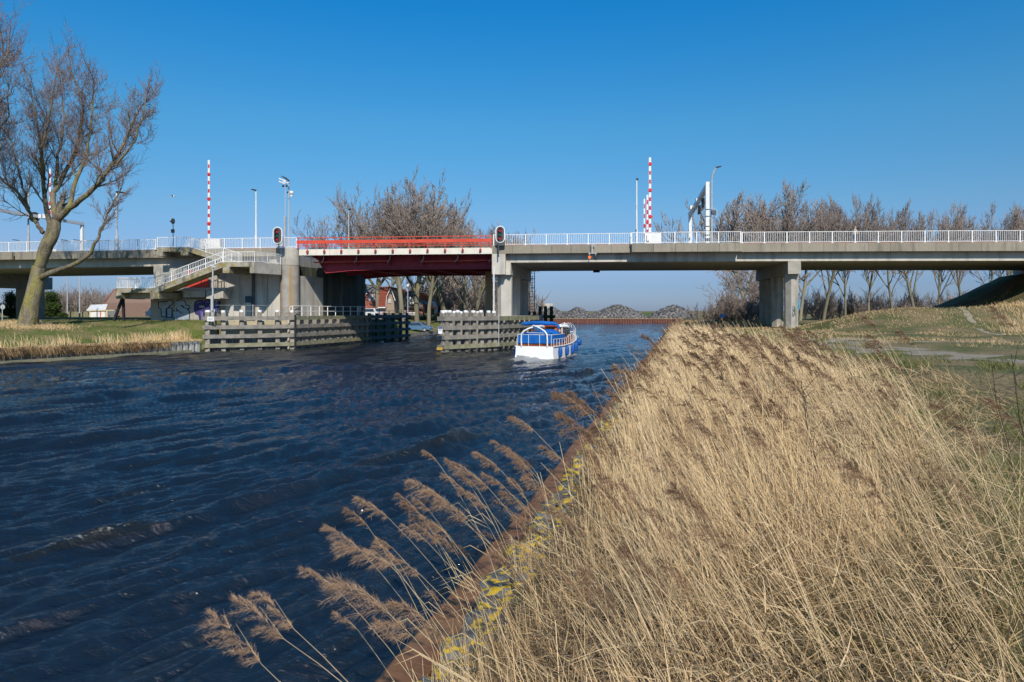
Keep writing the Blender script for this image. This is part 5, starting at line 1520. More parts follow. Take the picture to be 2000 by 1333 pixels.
# --- gantry at the left, over the road behind the big tree
g0 = pole_px(160.5, 15.0); g1 = pole_px(-70, 2.0)
T = thing("gantry", "grey portal gantry behind the big bare tree on the left", "gantry", (g0.x, g0.y, ztop(-50)))
mb = MB(); zt = zat(g0, 437); zb = ztop(-50) - .1; mb.box((g0.x, g0.y, (zt + zb) / 2), (.32, .32, zt - zb), RZB); mb.build("post", M['white'], T)
mb = MB(); zt2 = zat(g1, 400); mb.box((g1.x, g1.y, (zt2 + zb) / 2), (.32, .32, zt2 - zb), RZB); mb.build("post", M['white'], T)
mb = MB(); mb.beam((g1.x, g1.y, zat(g1, 400)), (g0.x + .15, g0.y, zt - .05), .32, .34); mb.build("cross_beam", M['galv'], T)
q = g1.lerp(g0, .60); z = zat(g1, 400) + (zt - zat(g1, 400)) * .6
mb = MB(); mb.lathe((q.x - .4, q.y - .3, z - .1), [(.62, 0), (.62, .12)], 18, 'Y'); mb.build("round_signal", M['dark'], T)
for dx in (.35, .85): mb = MB(); mb.box((q.x + dx, q.y - .3, z), (.36, .3, .5)); mb.build("camera_box", M['white_steel'], T)

# --- the walking person behind the railing
def skin_figure(name, joints, edges, radii, m, parent, sub=2, root=0):
    me = bpy.data.meshes.new(name); me.from_pydata([tuple(j) for j in joints], edges, [])
    o = bpy.data.objects.new(name, me); COL.objects.link(o); o.parent = parent
    sk = o.modifiers.new("skin", 'SKIN'); sk.use_smooth_shade = True
    for i, r in enumerate(radii):
        v = me.skin_vertices[0].data[i]; v.radius = (r[0], r[1]) if isinstance(r, tuple) else (r, r)
        v.use_root = (i == root)
    sd = o.modifiers.new("sub", 'SUBSURF'); sd.levels = sub; sd.render_levels = sub
    me.materials.append(m)
    return o
pp = bw_(spx(1667, 1.1), 1.1, 0); zf = ztop(spx(1667)) - .09
T = thing("person", "walking person in a pale beige jacket pushing a small black stroller behind the railing", "person", (pp.x, pp.y, zf))
m_skin = mat("skin", (.50, .31, .22), None, 3, .6); m_coat = mat("beige_jacket", (.58, .49, .38), (.50, .42, .33), 6, .9); m_tr = mat("blue_grey_trousers", (.12, .15, .22), (.09, .11, .17), 6, .9)
m_hair = mat("white_hair", (.66, .62, .55), (.5, .47, .42), 12, .9)
J = [(0, 0, .95), (.03, 0, 1.12), (.08, 0, 1.32), (.12, 0, 1.44), (.15, 0, 1.52), (.19, 0, 1.62), (.20, 0, 1.72),
     (0, -.10, .88), (.16, -.10, .50), (.04, -.10, .10), (.20, -.10, .05),
     (0, .10, .88), (-.02, .10, .48), (-.26, .10, .12), (-.14, .10, .05),
     (.12, -.18, 1.38), (.16, -.21, 1.14), (.40, -.18, 1.04), (.48, -.17, 1.03),
     (.12, .18, 1.38), (.16, .21, 1.14), (.40, .18, 1.04), (.48, .17, 1.03)]
E = [(0, 1), (1, 2), (2, 3), (3, 4), (4, 5), (5, 6), (0, 7), (7, 8), (8, 9), (9, 10), (0, 11), (11, 12), (12, 13), (13, 14), (3, 15), (15, 16), (16, 17), (17, 18), (3, 19), (19, 20), (20, 21), (21, 22)]
Rr = [(.15, .12), (.15, .115), (.17, .12), (.13, .09), .055, .085, .075, .09, .062, .045, .04, .09, .062, .045, .04, .06, .048, .038, .035, .06, .048, .038, .035]
skin_figure("body", J, E, Rr, m_skin, T)
skin_figure("jacket", [(.0, 0, .86), (.03, 0, 1.1), (.09, 0, 1.36), (.12, 0, 1.46), (.12, -.19, 1.38), (.16, -.22, 1.13), (.38, -.19, 1.05), (.12, .19, 1.38), (.16, .22, 1.13), (.38, .19, 1.05)],
            [(0, 1), (1, 2), (2, 3), (2, 4), (4, 5), (5, 6), (2, 7), (7, 8), (8, 9)], [(.19, .16), (.18, .145), (.18, .135), .08, .075, .062, .05, .075, .062, .05], m_coat, T)
skin_figure("trousers", [(0, 0, .95), (0, -.10, .86), (.16, -.10, .50), (.05, -.10, .14), (0, .10, .86), (-.02, .10, .48), (-.24, .10, .16)], [(0, 1), (1, 2), (2, 3), (0, 4), (4, 5), (5, 6)], [(.16, .13), .105, .078, .06, .105, .078, .06], m_tr, T)
skin_figure("hair", [(.16, 0, 1.66), (.175, 0, 1.75)], [(0, 1)], [.095, .08], m_hair, T)
T = thing("stroller", "small black stroller pushed by the walking person", "stroller", (pp.x + .85, pp.y, zf))
mb = MB(); mb.prism([(.0, -.2, .45), (.35, -.2, .35), (.5, -.2, .55), (.35, -.2, .95), (.05, -.2, .98), (-.1, -.2, .75)], (0, .4, 0)); mb.build("seat_hood", M['dark'], T, world=False)
mb = MB(); mb.beam((-.35, -.18, 1.03), (.25, -.18, .25), .03, .03); mb.beam((-.35, .18, 1.03), (.25, .18, .25), .03, .03); mb.beam((-.35, -.2, 1.03), (-.35, .2, 1.03), .03, .03); mb.beam((-.05, -.18, .1), (.2, -.18, .5), .03, .03); mb.beam((-.05, .18, .1), (.2, .18, .5), .03, .03); mb.build("frame", M['darkgrey'], T, world=False)
for x, y in ((-.08, -.2), (-.08, .2), (.38, -.2), (.38, .2)): mb = MB(); mb.lathe((x, y - .02, .11), [(.11, 0), (.11, .04)], 14, 'Y'); mb.build("wheel", M['dark'], T, world=False)

# --- lamp mast with cabinet in front of the graffiti
p = aa + dA * .75 + nA * .55
T = thing("mast", "slim grey mast with a tall cabinet, standing at the left fender end", "mast", (p.x, p.y, 3.0))
mb = MB(); mb.tube([(p.x, p.y, 2.6), (p.x, p.y, zat(p, 524))], [.09, .07], 8); mb.build("pole", M['galv'], T)
mb = MB(); mb.box((p.x, p.y - .12, (zat(p, 578) + zat(p, 607)) / 2), (.20, .2, zat(p, 578) - zat(p, 607))); mb.build("cabinet", M['galv'], T)
mb = MB(); mb.beam((p.x - .2, p.y, zat(p, 518)), (p.x + .35, p.y - .3, zat(p, 523)), .12, .10); mb.build("lamp_head", M['white_steel'], T)
mb = MB(); mb.tube([(p.x, p.y, zat(p, 524)), (p.x, p.y, zat(p, 520))], .12, 8); mb.build("collar", M['white_steel'], T)
# ================================================================== THE BOAT
M['hull'] = mat("white_hull_paint", (.80, .80, .78), (.74, .74, .72), 1.2, .35)
M['antifoul'] = mat("red_antifouling", (.42, .03, .045), (.34, .03, .04), 2, .5)
M['canvas'] = mat("bright_blue_canvas", (.003, .125, .44), (.003, .10, .37), 1.6, .75, .25, 5)
M['fender_b'] = mat("blue_fender_vinyl", (.012, .08, .30), (.015, .10, .36), 3, .4)
M['varnish'] = mat("varnished_wood", (.30, .085, .03), (.22, .055, .02), 3, .35, stretch=(1, .15, 1))
M['varnish_o'] = mat("orange_varnish", (.62, .18, .035), (.5, .13, .03), 3, .4)
bt = thing("motor_cruiser", "white motor boat with blue canvas and blue fenders passing the central fender", "boat", (BOAT_P.x, BOAT_P.y, 0), -BOAT_RZ)
W0 = 1.56
ST = [(0, 1.50, 1.02), (1.2, 1.62, 1.00), (3.0, 1.72, 1.02), (5.0, 1.72, 1.10), (7.0, 1.55, 1.25), (8.6, 1.18, 1.45), (9.7, .68, 1.62), (10.5, .10, 1.78)]
def hull_pt(i, s, k):
    y, w, sh = ST[i]
    prof = [(0, -.55), (.70, -.50), (.97 if i < 6 else .8, -.08), (1.0 if i < 6 else .86, .04), (1.0, .45), (.985 if i < 3 else 1.0, 1.0)]
    u, v = prof[k]
    z = v * sh if v > .05 else v
    ys = y + (0 if i else -.10 * max(0, 1 - max(v, 0)))
    wb = 1.04 if (i == 0 and k in (2, 3)) else 1.0
    return (s * w * u * wb, ys, z)
mb = MB(); red = MB()
for s in (-1, 1):
    for i in range(len(ST) - 1):
        for k in range(5):
            q = [hull_pt(i, s, k), hull_pt(i + 1, s, k), hull_pt(i + 1, s, k + 1), hull_pt(i, s, k + 1)]
            if s < 0: q = q[::-1]
            (red if k < 3 else mb).add(q, [(0, 1, 2, 3)], True)
tr = [hull_pt(0, -1, k) for k in (3, 4, 5)] + [hull_pt(0, 1, k) for k in (5, 4, 3)]
mb.add([(x, y - .03, z) for x, y, z in tr], [tuple(range(5, -1, -1))])
tr = [hull_pt(0, -1, k) for k in range(4)] + [hull_pt(0, 1, k) for k in (3, 2, 1, 0)]
red.add([(x, y - .03, z) for x, y, z in tr], [tuple(range(7, -1, -1))])
ho = mb.build("hull", M['hull'], bt, world=False)
red.build("boot_stripe", M['antifoul'], ho, world=False)
mb = MB()
for i in range(len(ST) - 1):
    a, b = ST[i], ST[i + 1]
    mb.add([(-a[1], a[0], a[2] - .02), (a[1], a[0], a[2] - .02), (b[1], b[0], b[2] - .02), (-b[1], b[0], b[2] - .02)], [(0, 1, 2, 3)])
mb.build("deck", M['varnish'], bt, world=False)
for s in (-1, 1):
    mb = MB(); mb.tube([(s * (w + .02), y, sh) for y, w, sh in ST], .05, 6); mb.build("rub_rail", M['hull'], bt, world=False)
# aft coaming: wooden strip, blue canvas skirt round the stern
mb = MB(); mb.box((0, .16, 1.12), (2.86, .08, .22)); 
for s in (-1, 1): mb.box((s * 1.46, 1.8, 1.12), (.07, 3.2, .20))
mb.build("wooden_coaming", M['varnish'], bt, world=False)
sk = [(-1.50, 3.4), (-1.52, 1.6), (-1.44, .12), (-1.36, .02), (1.36, .02), (1.44, .12), (1.52, 1.6), (1.50, 3.4)]
mb = MB()
for (x0, y0), (x1, y1) in zip(sk[:-1], sk[1:]):
    n = max(1, int(math.hypot(x1 - x0, y1 - y0) / .25))
    for i in range(n):
        xa, ya, xb, yb = x0 + (x1 - x0) * i / n, y0 + (y1 - y0) * i / n, x0 + (x1 - x0) * (i + 1) / n, y0 + (y1 - y0) * (i + 1) / n
        wv = lambda x, y: .02 * math.sin(x * 9 + y * 7)
        mb.add([(xa, ya - wv(xa, ya), 1.24), (xb, yb - wv(xb, yb), 1.24), (xb, yb, 1.88), (xa, ya, 1.88)], [(0, 1, 2, 3)], True)
mb.build("canvas_skirt", M['canvas'], bt, world=False)
mb = MB(); mb.tube([(x, y, 1.90) for x, y in sk], .022, 5); mb.build("skirt_rail", M['white_steel'], bt, world=False)
for x in (-1.35, -.48, .40, 1.32):
    mb = MB(); mb.tube([(x, -.02, 1.0), (x, 0.0, 1.9)], .022, 5); mb.build("stanchion", M['white'], bt, world=False)
mb = MB(); mb.box((0, 1.3, 1.93), (2.2, 1.9, .22)); mb.lathe((.55, 1.9, 1.9), [(.9, 0), (.85, .2), (.5, .34), (.1, .38)], 14); mb.build("canvas_cover", M['canvas'], bt, world=False)
# davits
for s in (-1, 1):
    pts = [(s * 1.02, -.06, 1.0), (s * 1.04, -.10, 1.5), (s * 1.0, -.12, 1.95), (s * .82, -.1, 2.18), (s * .50, 0, 2.36), (s * .18, .15, 2.48)]
    mb = MB(); mb.tube(pts, .062, 8); mb.build("davit", M['white'], bt, world=False)
mb = MB(); mb.tube([(-.6, 0, 2.06), (.9, 0, 2.02)], .02, 5); mb.build("davit_tie", M['white_steel'], bt, world=False)
# folded bimini roll across the cockpit
mb = MB(); pts = []; rs = []
for i in range(17):
    t = i / 16; x = -1.75 + 2.95 * t; pts.append((x, 2.0 + .1 * math.sin(t * 9), 2.66 + .10 * math.sin(t * math.pi) + .015 * math.sin(t * 23))); rs.append(.165 * min(1, .35 + 6 * t, .5 + 7 * (1 - t)))
pts += [(1.32, 2.0, 2.50), (1.34, 2.0, 2.28)]; rs += [.14, .08]
mb.tube(pts, rs, 12); mb.build("bimini_roll", M['canvas'], bt, world=False)
for s, x in ((-1, -1.5), (1, 1.2)):
    mb = MB(); mb.tube([(x - .15 * (s < 0), 2.0, 2.6), (x + .0, 2.2, 2.2), (s * 1.42, 2.4, 1.9)], .025, 5); mb.build("bimini_frame", M['darkgrey'], bt, world=False)
# cockpit seats, cushions and wooden helm
mb = MB(); mb.box((-.52, 2.6, 2.12), (.95, .25, .62)); mb.box((-.52, 2.6, 2.5), (.85, .22, .2)); mb.build("white_seat_back", M['hull'], bt, world=False)
mb = MB(); mb.box((-.9, 2.4, 2.1), (.14, .3, .42)); mb.build("locker", M['varnish'], bt, world=False)
mb = MB(); mb.box((.52, 3.1, 2.22), (1.15, .25, .62)); mb.lathe((.52, 3.1, 2.5), [(.55, 0), (.45, .12), (.1, .17)], 12); mb.build("helm_panel", M['varnish_o'], bt, world=False)
mb = MB(); mb.box((-.05, 2.9, 2.1), (.26, .3, .5)); mb.build("red_box", M['redpaint'], bt, world=False)
mb = MB(); mb.box((.45, 2.4, 2.14), (.8, .3, .34)); mb.build("dark_cushion", M['dark'], bt, world=False)
mb = MB()
for k in range(16):
    a0, a1 = 2 * math.pi * k / 16, 2 * math.pi * (k + 1) / 16
    mb.beam((.15 + .25 * math.cos(a0), 2.72, 2.32 + .25 * math.sin(a0)), (.15 + .25 * math.cos(a1), 2.72, 2.32 + .25 * math.sin(a1)), .03, .03)
for k in range(4): mb.beam((.15, 2.72, 2.32), (.15 + .25 * math.cos(k * 1.57), 2.72, 2.32 + .25 * math.sin(k * 1.57)), .02, .02)
mb.build("steering_wheel", M['varnish'], bt, world=False)
# wheelhouse
cab = MB(); cab.hexa([(-1.2, 3.4, 1.05), (1.25, 3.4, 1.05), (1.2, 6.6, 1.15), (-1.15, 6.6, 1.15)], [(-1.12, 3.45, 2.42), (1.17, 3.45, 2.42), (1.05, 6.3, 2.32), (-1.0, 6.3, 2.32)])
cb = cab.build("wheelhouse", M['varnish'], bt, world=False)
mb = MB(); mb.hexa([(-1.22, 3.3, 2.43), (1.28, 3.3, 2.43), (1.15, 6.5, 2.33), (-1.1, 6.5, 2.33)], [(-1.15, 3.35, 2.53), (1.2, 3.35, 2.53), (1.1, 6.4, 2.43), (-1.05, 6.4, 2.43)]); mb.build("roof", M['hull'], cb, world=False)
for i, y in enumerate((3.75, 4.7, 5.6)):
    mb = MB(); mb.prism([(1.236, y, 1.75), (1.225, y + .7, 1.75), (1.180, y + .66, 2.26), (1.190, y + .04, 2.26)], (.02, 0, 0)); w_ = mb.build("window", M['glass'], cb, world=False)
mb = MB(); mb.prism([(1.24, 3.46, 1.2), (1.24, 3.70, 1.2), (1.20, 3.68, 2.40), (1.20, 3.46, 2.40)], (.05, 0, 0)); mb.build("white_door", M['hull'], cb, world=False)
mb = MB(); mb.prism([(-.9, 3.38, 1.85), (.0, 3.38, 1.85), (.0, 3.40, 2.3), (-.9, 3.40, 2.3)], (0, .03, 0)); mb.build("rear_window", M['glass'], cb, world=False)
fc = MB(); fc.hexa([(-.95, 6.62, 1.2), (.95, 6.62, 1.2), (.62, 8.6, 1.45), (-.62, 8.6, 1.45)], [(-.88, 6.65, 1.85), (.88, 6.65, 1.85), (.55, 8.5, 1.82), (-.55, 8.5, 1.82)]); fco = fc.build("fore_cabin", M['varnish'], bt, world=False)
mb = MB(); mb.box((0, 7.55, 1.90), (1.5, 2.0, .07)); mb.build("fore_roof", M['hull'], fco, world=False)
# small raised pilot box with white top and mushroom vent, forward
mb = MB(); mb.box((.55, 6.9, 2.15), (.62, .5, .6)); pb = mb.build("companion_hatch", M['varnish'], bt, world=False)
mb = MB(); mb.box((.55, 6.9, 2.5), (.8, .66, .10)); mb.lathe((.55, 6.9, 2.55), [(.03, 0), (.03, .1), (.10, .11), (.06, .16)], 10); mb.build("hatch_top", M['hull'], pb, world=False)
mb = MB(); mb.lathe((.98, 3.38, 2.12), [(.16, 0), (.16, .05)], 14, 'Y'); mb.build("lifebuoy", M['white_steel'], bt, world=False)
# side rails with stanchions, rising to the bow pulpit
def edge(y):
    for a, b in zip(ST[:-1], ST[1:]):
        if a[0] <= y <= b[0]:
            f = (y - a[0]) / (b[0] - a[0]); return a[1] + (b[1] - a[1]) * f, a[2] + (b[2] - a[2]) * f
    return ST[-1][1:]
for s in (-1, 1):
    pts = []
    for i in range(17):
        y = .15 + 10.1 * i / 16; w, sh = edge(y); hh = .72 if y < 8.4 else .72 + .10 * (y - 8.4)
        pts.append((s * (w - .04), y, sh + (.55 if y < 3.4 else hh)))
        mb = MB(); mb.tube([(s * (w - .04), y, sh), pts[-1]], .022, 5); mb.build("stanchion", M['white'], bt, world=False)
    mb = MB(); mb.tube(pts, .024, 5); mb.build("side_rail", M['white'], bt, world=False)
mb = MB(); pu = [(-.55, 9.6, 2.25), (-.3, 10.2, 2.52), (0, 10.6, 2.62), (.3, 10.2, 2.52), (.55, 9.6, 2.25)]; mb.tube(pu, .03, 6); mb.build("bow_pulpit", M['white'], bt, world=False)
mb = MB(); mb.box((.85, 8.3, 1.9), (.4, .4, .05)); mb.tube([(.7, 8.3, 1.5), (.7, 8.3, 1.9)], .02, 5); mb.tube([(1.0, 8.3, 1.5), (1.0, 8.3, 1.9)], .02, 5); mb.build("deck_table", M['white'], bt, world=False)
# fenders hanging along the starboard side, one to port, hung from the rail
def fender_ball(x, y, z, r, h, lab=None):
    mb = MB(); prof = [(.02, h / 2 + .1), (.04, h / 2 + .04)]
    for k in range(9):
        a = math.pi * k / 8; prof.append((max(.02, r * math.sin(a) ** .55), h / 2 * math.cos(a)))
    mb.lathe((x, y, z), prof[::-1], 12); o = mb.build("hull_fender", M['fender_b'], bt, world=False)
    mb = MB(); w, sh = edge(max(0, min(10.4, y))); mb.tube([(x, y, z + h / 2 + .08), (math.copysign(w, x), y, sh + .3)], .012, 4); mb.build("rope", M['white_steel'], o, world=False)
    if lab: o["label"] = lab
for y, z in ((1.0, .56), (2.7, .58), (4.5, .60), (6.0, .72)):
    w, sh = edge(y); fender_ball(w + .17, y, z, .17, .78)
w, sh = edge(8.0); fender_ball(w + .24, 8.0, 1.02, .27, .56, "round ball fender near the bow")
fender_ball(-1.72, .6, .50, .15, .72)
mb = MB()
for k in range(7):
    a0, a1 = .3 + math.pi * 1.2 * k / 7, .3 + math.pi * 1.2 * (k + 1) / 7
    mb.beam((-1.28 + .07 * math.cos(a0), -.13, .24 + .07 * math.sin(a0)), (-1.28 + .07 * math.cos(a1), -.13, .24 + .07 * math.sin(a1)), .03, .03)
mb.build("exhaust_ring", M['dark'], bt, world=False)

# ================================================================== FAR QUAY AND RUBBLE
T = thing("sheet_pile_quay", "far rusty sheet pile quay across the water", "quay wall", (30, QY, 0))
mb = MB(); mb.box((30, QY + .45, 1.28), (46, .9, .26)); mb.build("capping_beam", mat("brown_quay_cap", (.13, .08, .06), (.17, .10, .075), 1, .9), T)
pm = None
for i in range(60):
    x = 7.6 + i * .76
    if pm is None:
        mb = MB(); mb.prism([(-.38, 0, -.5), (-.25, -.28, -.5), (.02, -.28, -.5), (.15, 0, -.5), (.38, 0, -.5), (.38, .12, -.5), (-.38, .12, -.5)], (0, 0, 1.65))
        o = mb.build("sheet_pile", M['rust_far'], T, world=False); pm = o.data; o.location = (x - 30, .2, 0)
    else: share(pm, "sheet_pile", T, (x - 30, .2, 0))
M['rubble'] = mat("grey_basalt_rubble", (.04, .04, .045), (.20, .195, .19), 1.5, .9, c3=(.27, .245, .21), detail=3, lo=.38, hi=.62)
def rubble(label, px0, px1, ytop, Yd, seed, n=1500):
    g = np.random.default_rng(seed)
    x0, x1 = (px0 - 1000) / F * Yd, (px1 - 1000) / F * Yd; cx, rx = (x0 + x1) / 2, (x1 - x0) / 2; h = H - (ytop - HOR) / F * Yd - 1.3
    T = thing("rubble_pile", label, "rubble heap", (cx, Yd, 1.3), group="heaps of grey rubble on the far quay")
    # core mound
    a = np.linspace(0, 2 * np.pi, 40, endpoint=False); r = np.linspace(0, 1, 12)
    A, RR = np.meshgrid(a, r); hh = h * (1 - RR ** 1.25) * .93 - .1
    wob = 1 + .08 * np.sin(3 * A + seed) + .05 * np.sin(7 * A)
    P = np.stack([np.cos(A) * RR * rx * wob, np.sin(A) * RR * 5.5 * wob, hh + .18 * np.sin(A * 9 + RR * 14)], -1)
    i = np.arange(P.shape[0] * P.shape[1]).reshape(P.shape[:2]); j = np.roll(i, -1, 1)
    q = np.stack([i[:-1], i[1:], j[1:], j[:-1]], -1).reshape(-1, 4)
    link("mound", nparr_mesh("mound", P.reshape(-1, 3), quads=q), M['rubble'], T)
    # separate boulders over it
    cube = np.array([[-1, -1, -1], [1, -1, -1], [1, 1, -1], [-1, 1, -1], [-1, -1, 1], [1, -1, 1], [1, 1, 1], [-1, 1, 1]], float)
    fq = np.array([[3, 2, 1, 0], [4, 5, 6, 7], [0, 1, 5, 4], [1, 2, 6, 5], [2, 3, 7, 6], [3, 0, 4, 7]])
    vs = []; qs = []
    for k in range(n):
        ang = g.uniform(0, 2 * np.pi); rr = math.sqrt(g.uniform(0, 1)); sz = g.uniform(.22, .52)
        c = np.array([math.cos(ang) * rr * rx, math.sin(ang) * rr * 5.5, h * (1 - rr ** 1.25) * .95])
        ee = Euler((g.uniform(0, 6), g.uniform(0, 6), g.uniform(0, 6))).to_matrix()
        v = (cube * (1 + g.uniform(-.35, .35, (8, 3)))) * sz * np.array([1.2, .9, .75])
        v = v @ np.array(ee).T + c
        vs.append(v); qs.append(fq + 8 * k)
    link("boulders", nparr_mesh("boulders", np.concatenate(vs), quads=np.concatenate(qs)), M['rubble'], T, kind="stuff")
rubble("leftmost grey rubble heap beside the pale concrete frame", 1050, 1108, 603, 216, 1, 800)
rubble("small pointed rubble heap, second from the left", 1098, 1158, 602.5, 217, 2, 900)
rubble("largest rubble heap, in the middle of the far quay", 1148, 1264, 597, 219, 3, 1900)
rubble("rubble heap on the right of the far quay", 1266, 1364, 598, 219, 4, 1600)
rubble("low rubble heap behind the bare bushes and the blue sign", 1390, 1445, 606, 180, 5, 700)
T = thing("slatted_hoarding", "small pale slatted hoarding behind the leftmost rubble heap", "hoarding", at(1070, 604, 222))
for i in range(7):
    p = at(1062 + i * 2.6, 598, 222); mb = MB(); mb.box((p.x, p.y, 4.3), (.36, .15, 3.4)); mb.build("slat", M['conc_light'], T)
mb = MB(); p = at(1070, 594, 222.1); mb.box((p.x, p.y, 5.9), (3.3, .1, .5)); mb.build("top_board", M['conc_light'], T)
# blue sign, orange post, pale block on the right bank
T = thing("blue_sign", "pale blue sign board in front of the bare bushes", "sign", at(1412, 625, 86))
p = at(1412, 617, 86); mb = MB(); mb.box(p, (.75, .05, .42)); mb.build("board", mat("light_blue_sign", (.22, .42, .78), (.2, .38, .72), 3, .5), T)
mb = MB(); mb.box((p.x, p.y + .05, p.z - .5), (.07, .05, .9)); mb.build("post", M['galv'], T)
mb = MB(); mb.box(p + Vector((.05, -.03, .02)), (.4, .01, .06)); mb.build("lettering", M['white'], T)
T = thing("marker_post", "short orange marker post in the dry grass left of the right pier", "marker post", gp(1489, 669, 2.0))
p = gp(1489.5, 668, 2.0); zz = float(z_right(p.x, p.y))
mb = MB(); mb.tube([(p.x, p.y, zz - .05), (p.x, p.y, zz + .32)], .09, 10); mb.build("post", mat("orange_marker", (.85, .33, .02), None, 2, .5), T)
mb = MB(); mb.tube([(p.x, p.y, zz + .322), (p.x, p.y, zz + .40)], .095, 10); mb.build("cap", M['yellow'], T)
c = gp(1368, 640, 1.35); zz = float(z_right(c.x + .6, c.y))
T = thing("concrete_block", "pale slanted concrete block at the corner of the right bank", "concrete block", (c.x, c.y, zz))
mb = MB(); mb.prism([(c.x - .75, c.y, zz - .3), (c.x + .75, c.y, zz - .3), (c.x + .75, c.y, zz + .62), (c.x - .75, c.y, zz + .25)], (0, 1.2, 0)); mb.build("block", M['conc_light'], T)
mb = MB(); mb.prism([(c.x - .78, c.y - .04, zz + .23), (c.x + .78, c.y - .04, zz + .62), (c.x + .78, c.y - .04, zz + .69), (c.x - .78, c.y - .04, zz + .31)], (0, 1.28, 0)); mb.build("coping", M['conc_light'], T)

# ================================================================== LEFT BANK BUILDINGS AND THINGS
M['brick_br'] = mat("brown_brick", (.24, .16, .13), (.30, .205, .165), 12, .9, .2, 30, detail=8)
M['brick_red'] = mat("red_brick", (.36, .12, .085), (.44, .16, .11), 10, .9)
M['tile_red'] = mat("dark_red_tiles", (.24, .062, .038), (.30, .085, .05), 5, .8)
M['tile_org'] = mat("orange_tiles", (.72, .17, .045), (.62, .13, .04), 5, .8)
M['tile_grey'] = mat("grey_slates", (.13, .135, .14), (.18, .185, .19), 5, .8)
M['render_w'] = mat("white_render", (.72, .70, .66), (.66, .64, .6), 2, .8)
# brick hall with sloping gable
T = thing("brick_hall", "brown brick hall with a slanting gable behind the left stair landing", "building", at(255, 625, 104))
Yh = 104; zg0 = 2.7
def q3(px, py, Yd=Yh): v = at(px, py, Yd); return v
mb = MB(); mb.prism([q3(203, 640), q3(330, 640), q3(330, 566), q3(223, 567), q3(203, 594)], (0, 9, 0)); hall = mb.build("wall", M['brick_br'], T)
mb = MB(); mb.prism([q3(222, 565.5), q3(331, 564.5), q3(331, 566), q3(223, 567)], (0, 9.2, 0)); mb.prism([q3(201, 594.5), q3(222, 565.5), q3(223, 567), q3(203, 595.5)], (0, 9.2, 0)); mb.build("roof", M['tile_red'], T)
# rows of proud brick courses, a few picked out
mb = MB()
for r_i in range(26):
    y = 592 + r_i * 1.25
    z = at(203, y, Yh).z
    mb.box((at(266, y, Yh).x, Yh - .012, z), (at(330, y, Yh).x - at(204, y, Yh).x, .03, .045))
mb.build("brick_courses", M['brick_br'], T, kind="stuff")
# white shed
T = thing("shed", "small white corrugated shed with pale yellow frame left of the brick hall", "shed", at(190, 625, 100))
Ys = 100
mb = MB(); mb.prism([at(174.5, 627, Ys), at(206, 627, Ys), at(206, 607, Ys), at(174.5, 607, Ys)], (0, 3, 0)); mb.build("wall", M['render_w'], T)
ra, rb_, rc, rd_ = at(169.5, 608, Ys - .2), at(206, 606.5, Ys - .2), at(209.5, 595.5, Ys + 1.6), at(178, 597, Ys + 1.6)
mb = MB(); mb.prism([ra, rb_, rc, rd_], (0, 0, .07)); rf = mb.build("roof", M['white_steel'], T)
mb = MB()
for k in range(14):
    f = k / 13; a_ = ra.lerp(rb_, f) + Vector((0, 0, .09)); b_ = rd_.lerp(rc, f) + Vector((0, 0, .09)); mb.beam(a_, b_, .07, .05)
mb.build("roof_ribs", M['white_steel'], rf)
M['frame_y'] = mat("pale_yellow_timber", (.62, .52, .30), (.56, .47, .27), 3, .7)
for px in (175, 209): mb = MB(); p = at(px, 616, Ys - .15); mb.box(p, (.22 if px > 200 else .1, .12, 1.25)); mb.build("corner_board", M['frame_y'], T)
mb = MB(); mb.beam(at(174, 607.3, Ys - .15), at(238, 606, Ys - .15), .10, .12); mb.build("beam", M['frame_y'], T)
mb = MB(); mb.box(at(196.5, 617, Ys - .08), (.10, .06, 1.2)); mb.build("door_edge", M['redband'], T)
for px in (185.5, 201): mb = MB(); p = at(px, 617, Ys - .03); mb.box(p, (1.4 if px < 190 else .55, .04, 1.3)); mb.build("door_leaf", M['white'], T)
# wooden garden fence
T = thing("wooden_fence", "weathered plank fence between the bare copse and the white shed", "fence", at(150, 625, 102))
for i in range(26):
    px = 130 + i * 1.65; p = at(px, 618, 102); mb = MB(); mb.box((p.x, p.y, 3.1 + .03 * math.sin(i * 5)), (.115, .03, 1.0)); mb.build("board", M['plank_moss'], T)
# tall lamp poles standing behind
for px, yt, lb in ((131.5, 470, "left one of two slim pale poles behind the viaduct"), (155.5, 470, "right one of two slim pale poles, dark at its foot"), (37, 470, "slim pale pole at the far left seen between the viaduct columns")):
    p = at(px, 625, 101); T = thing("lamp_pole", lb, "pole", (p.x, p.y, 2.7)); top = H - (yt - HOR) / F * 101
    mb = MB(); mb.tube([(p.x, p.y, 2.6), (p.x, p.y, top)], [.10, .05], 8); mb.build("pole", M['galv'], T)
    if px > 150: mb = MB(); mb.tube([(p.x, p.y, 2.6), (p.x, p.y, 3.4)], .125, 8); mb.build("dark_sleeve", M['dark'], T)
    mb = MB(); mb.beam((p.x, p.y, top), (p.x - .9, p.y, top + .1), .2, .1); mb.build("lamp_head", M['dark'], T)
# two dark leaning props under the stair landing
T = thing("support_strut", "black slanting and upright struts under the lower stair landing", "strut", at(238, 625, 72))
mb = MB(); mb.beam(at(239, 583, 66.3), at(222.5, 627, 66.3), .24, .2); mb.build("slanting_strut", M['dark'], T)
mb = MB(); mb.beam(at(240.6, 583, 66.4), at(242, 627, 66.4), .20, .2); mb.build("upright_strut", M['dark'], T)
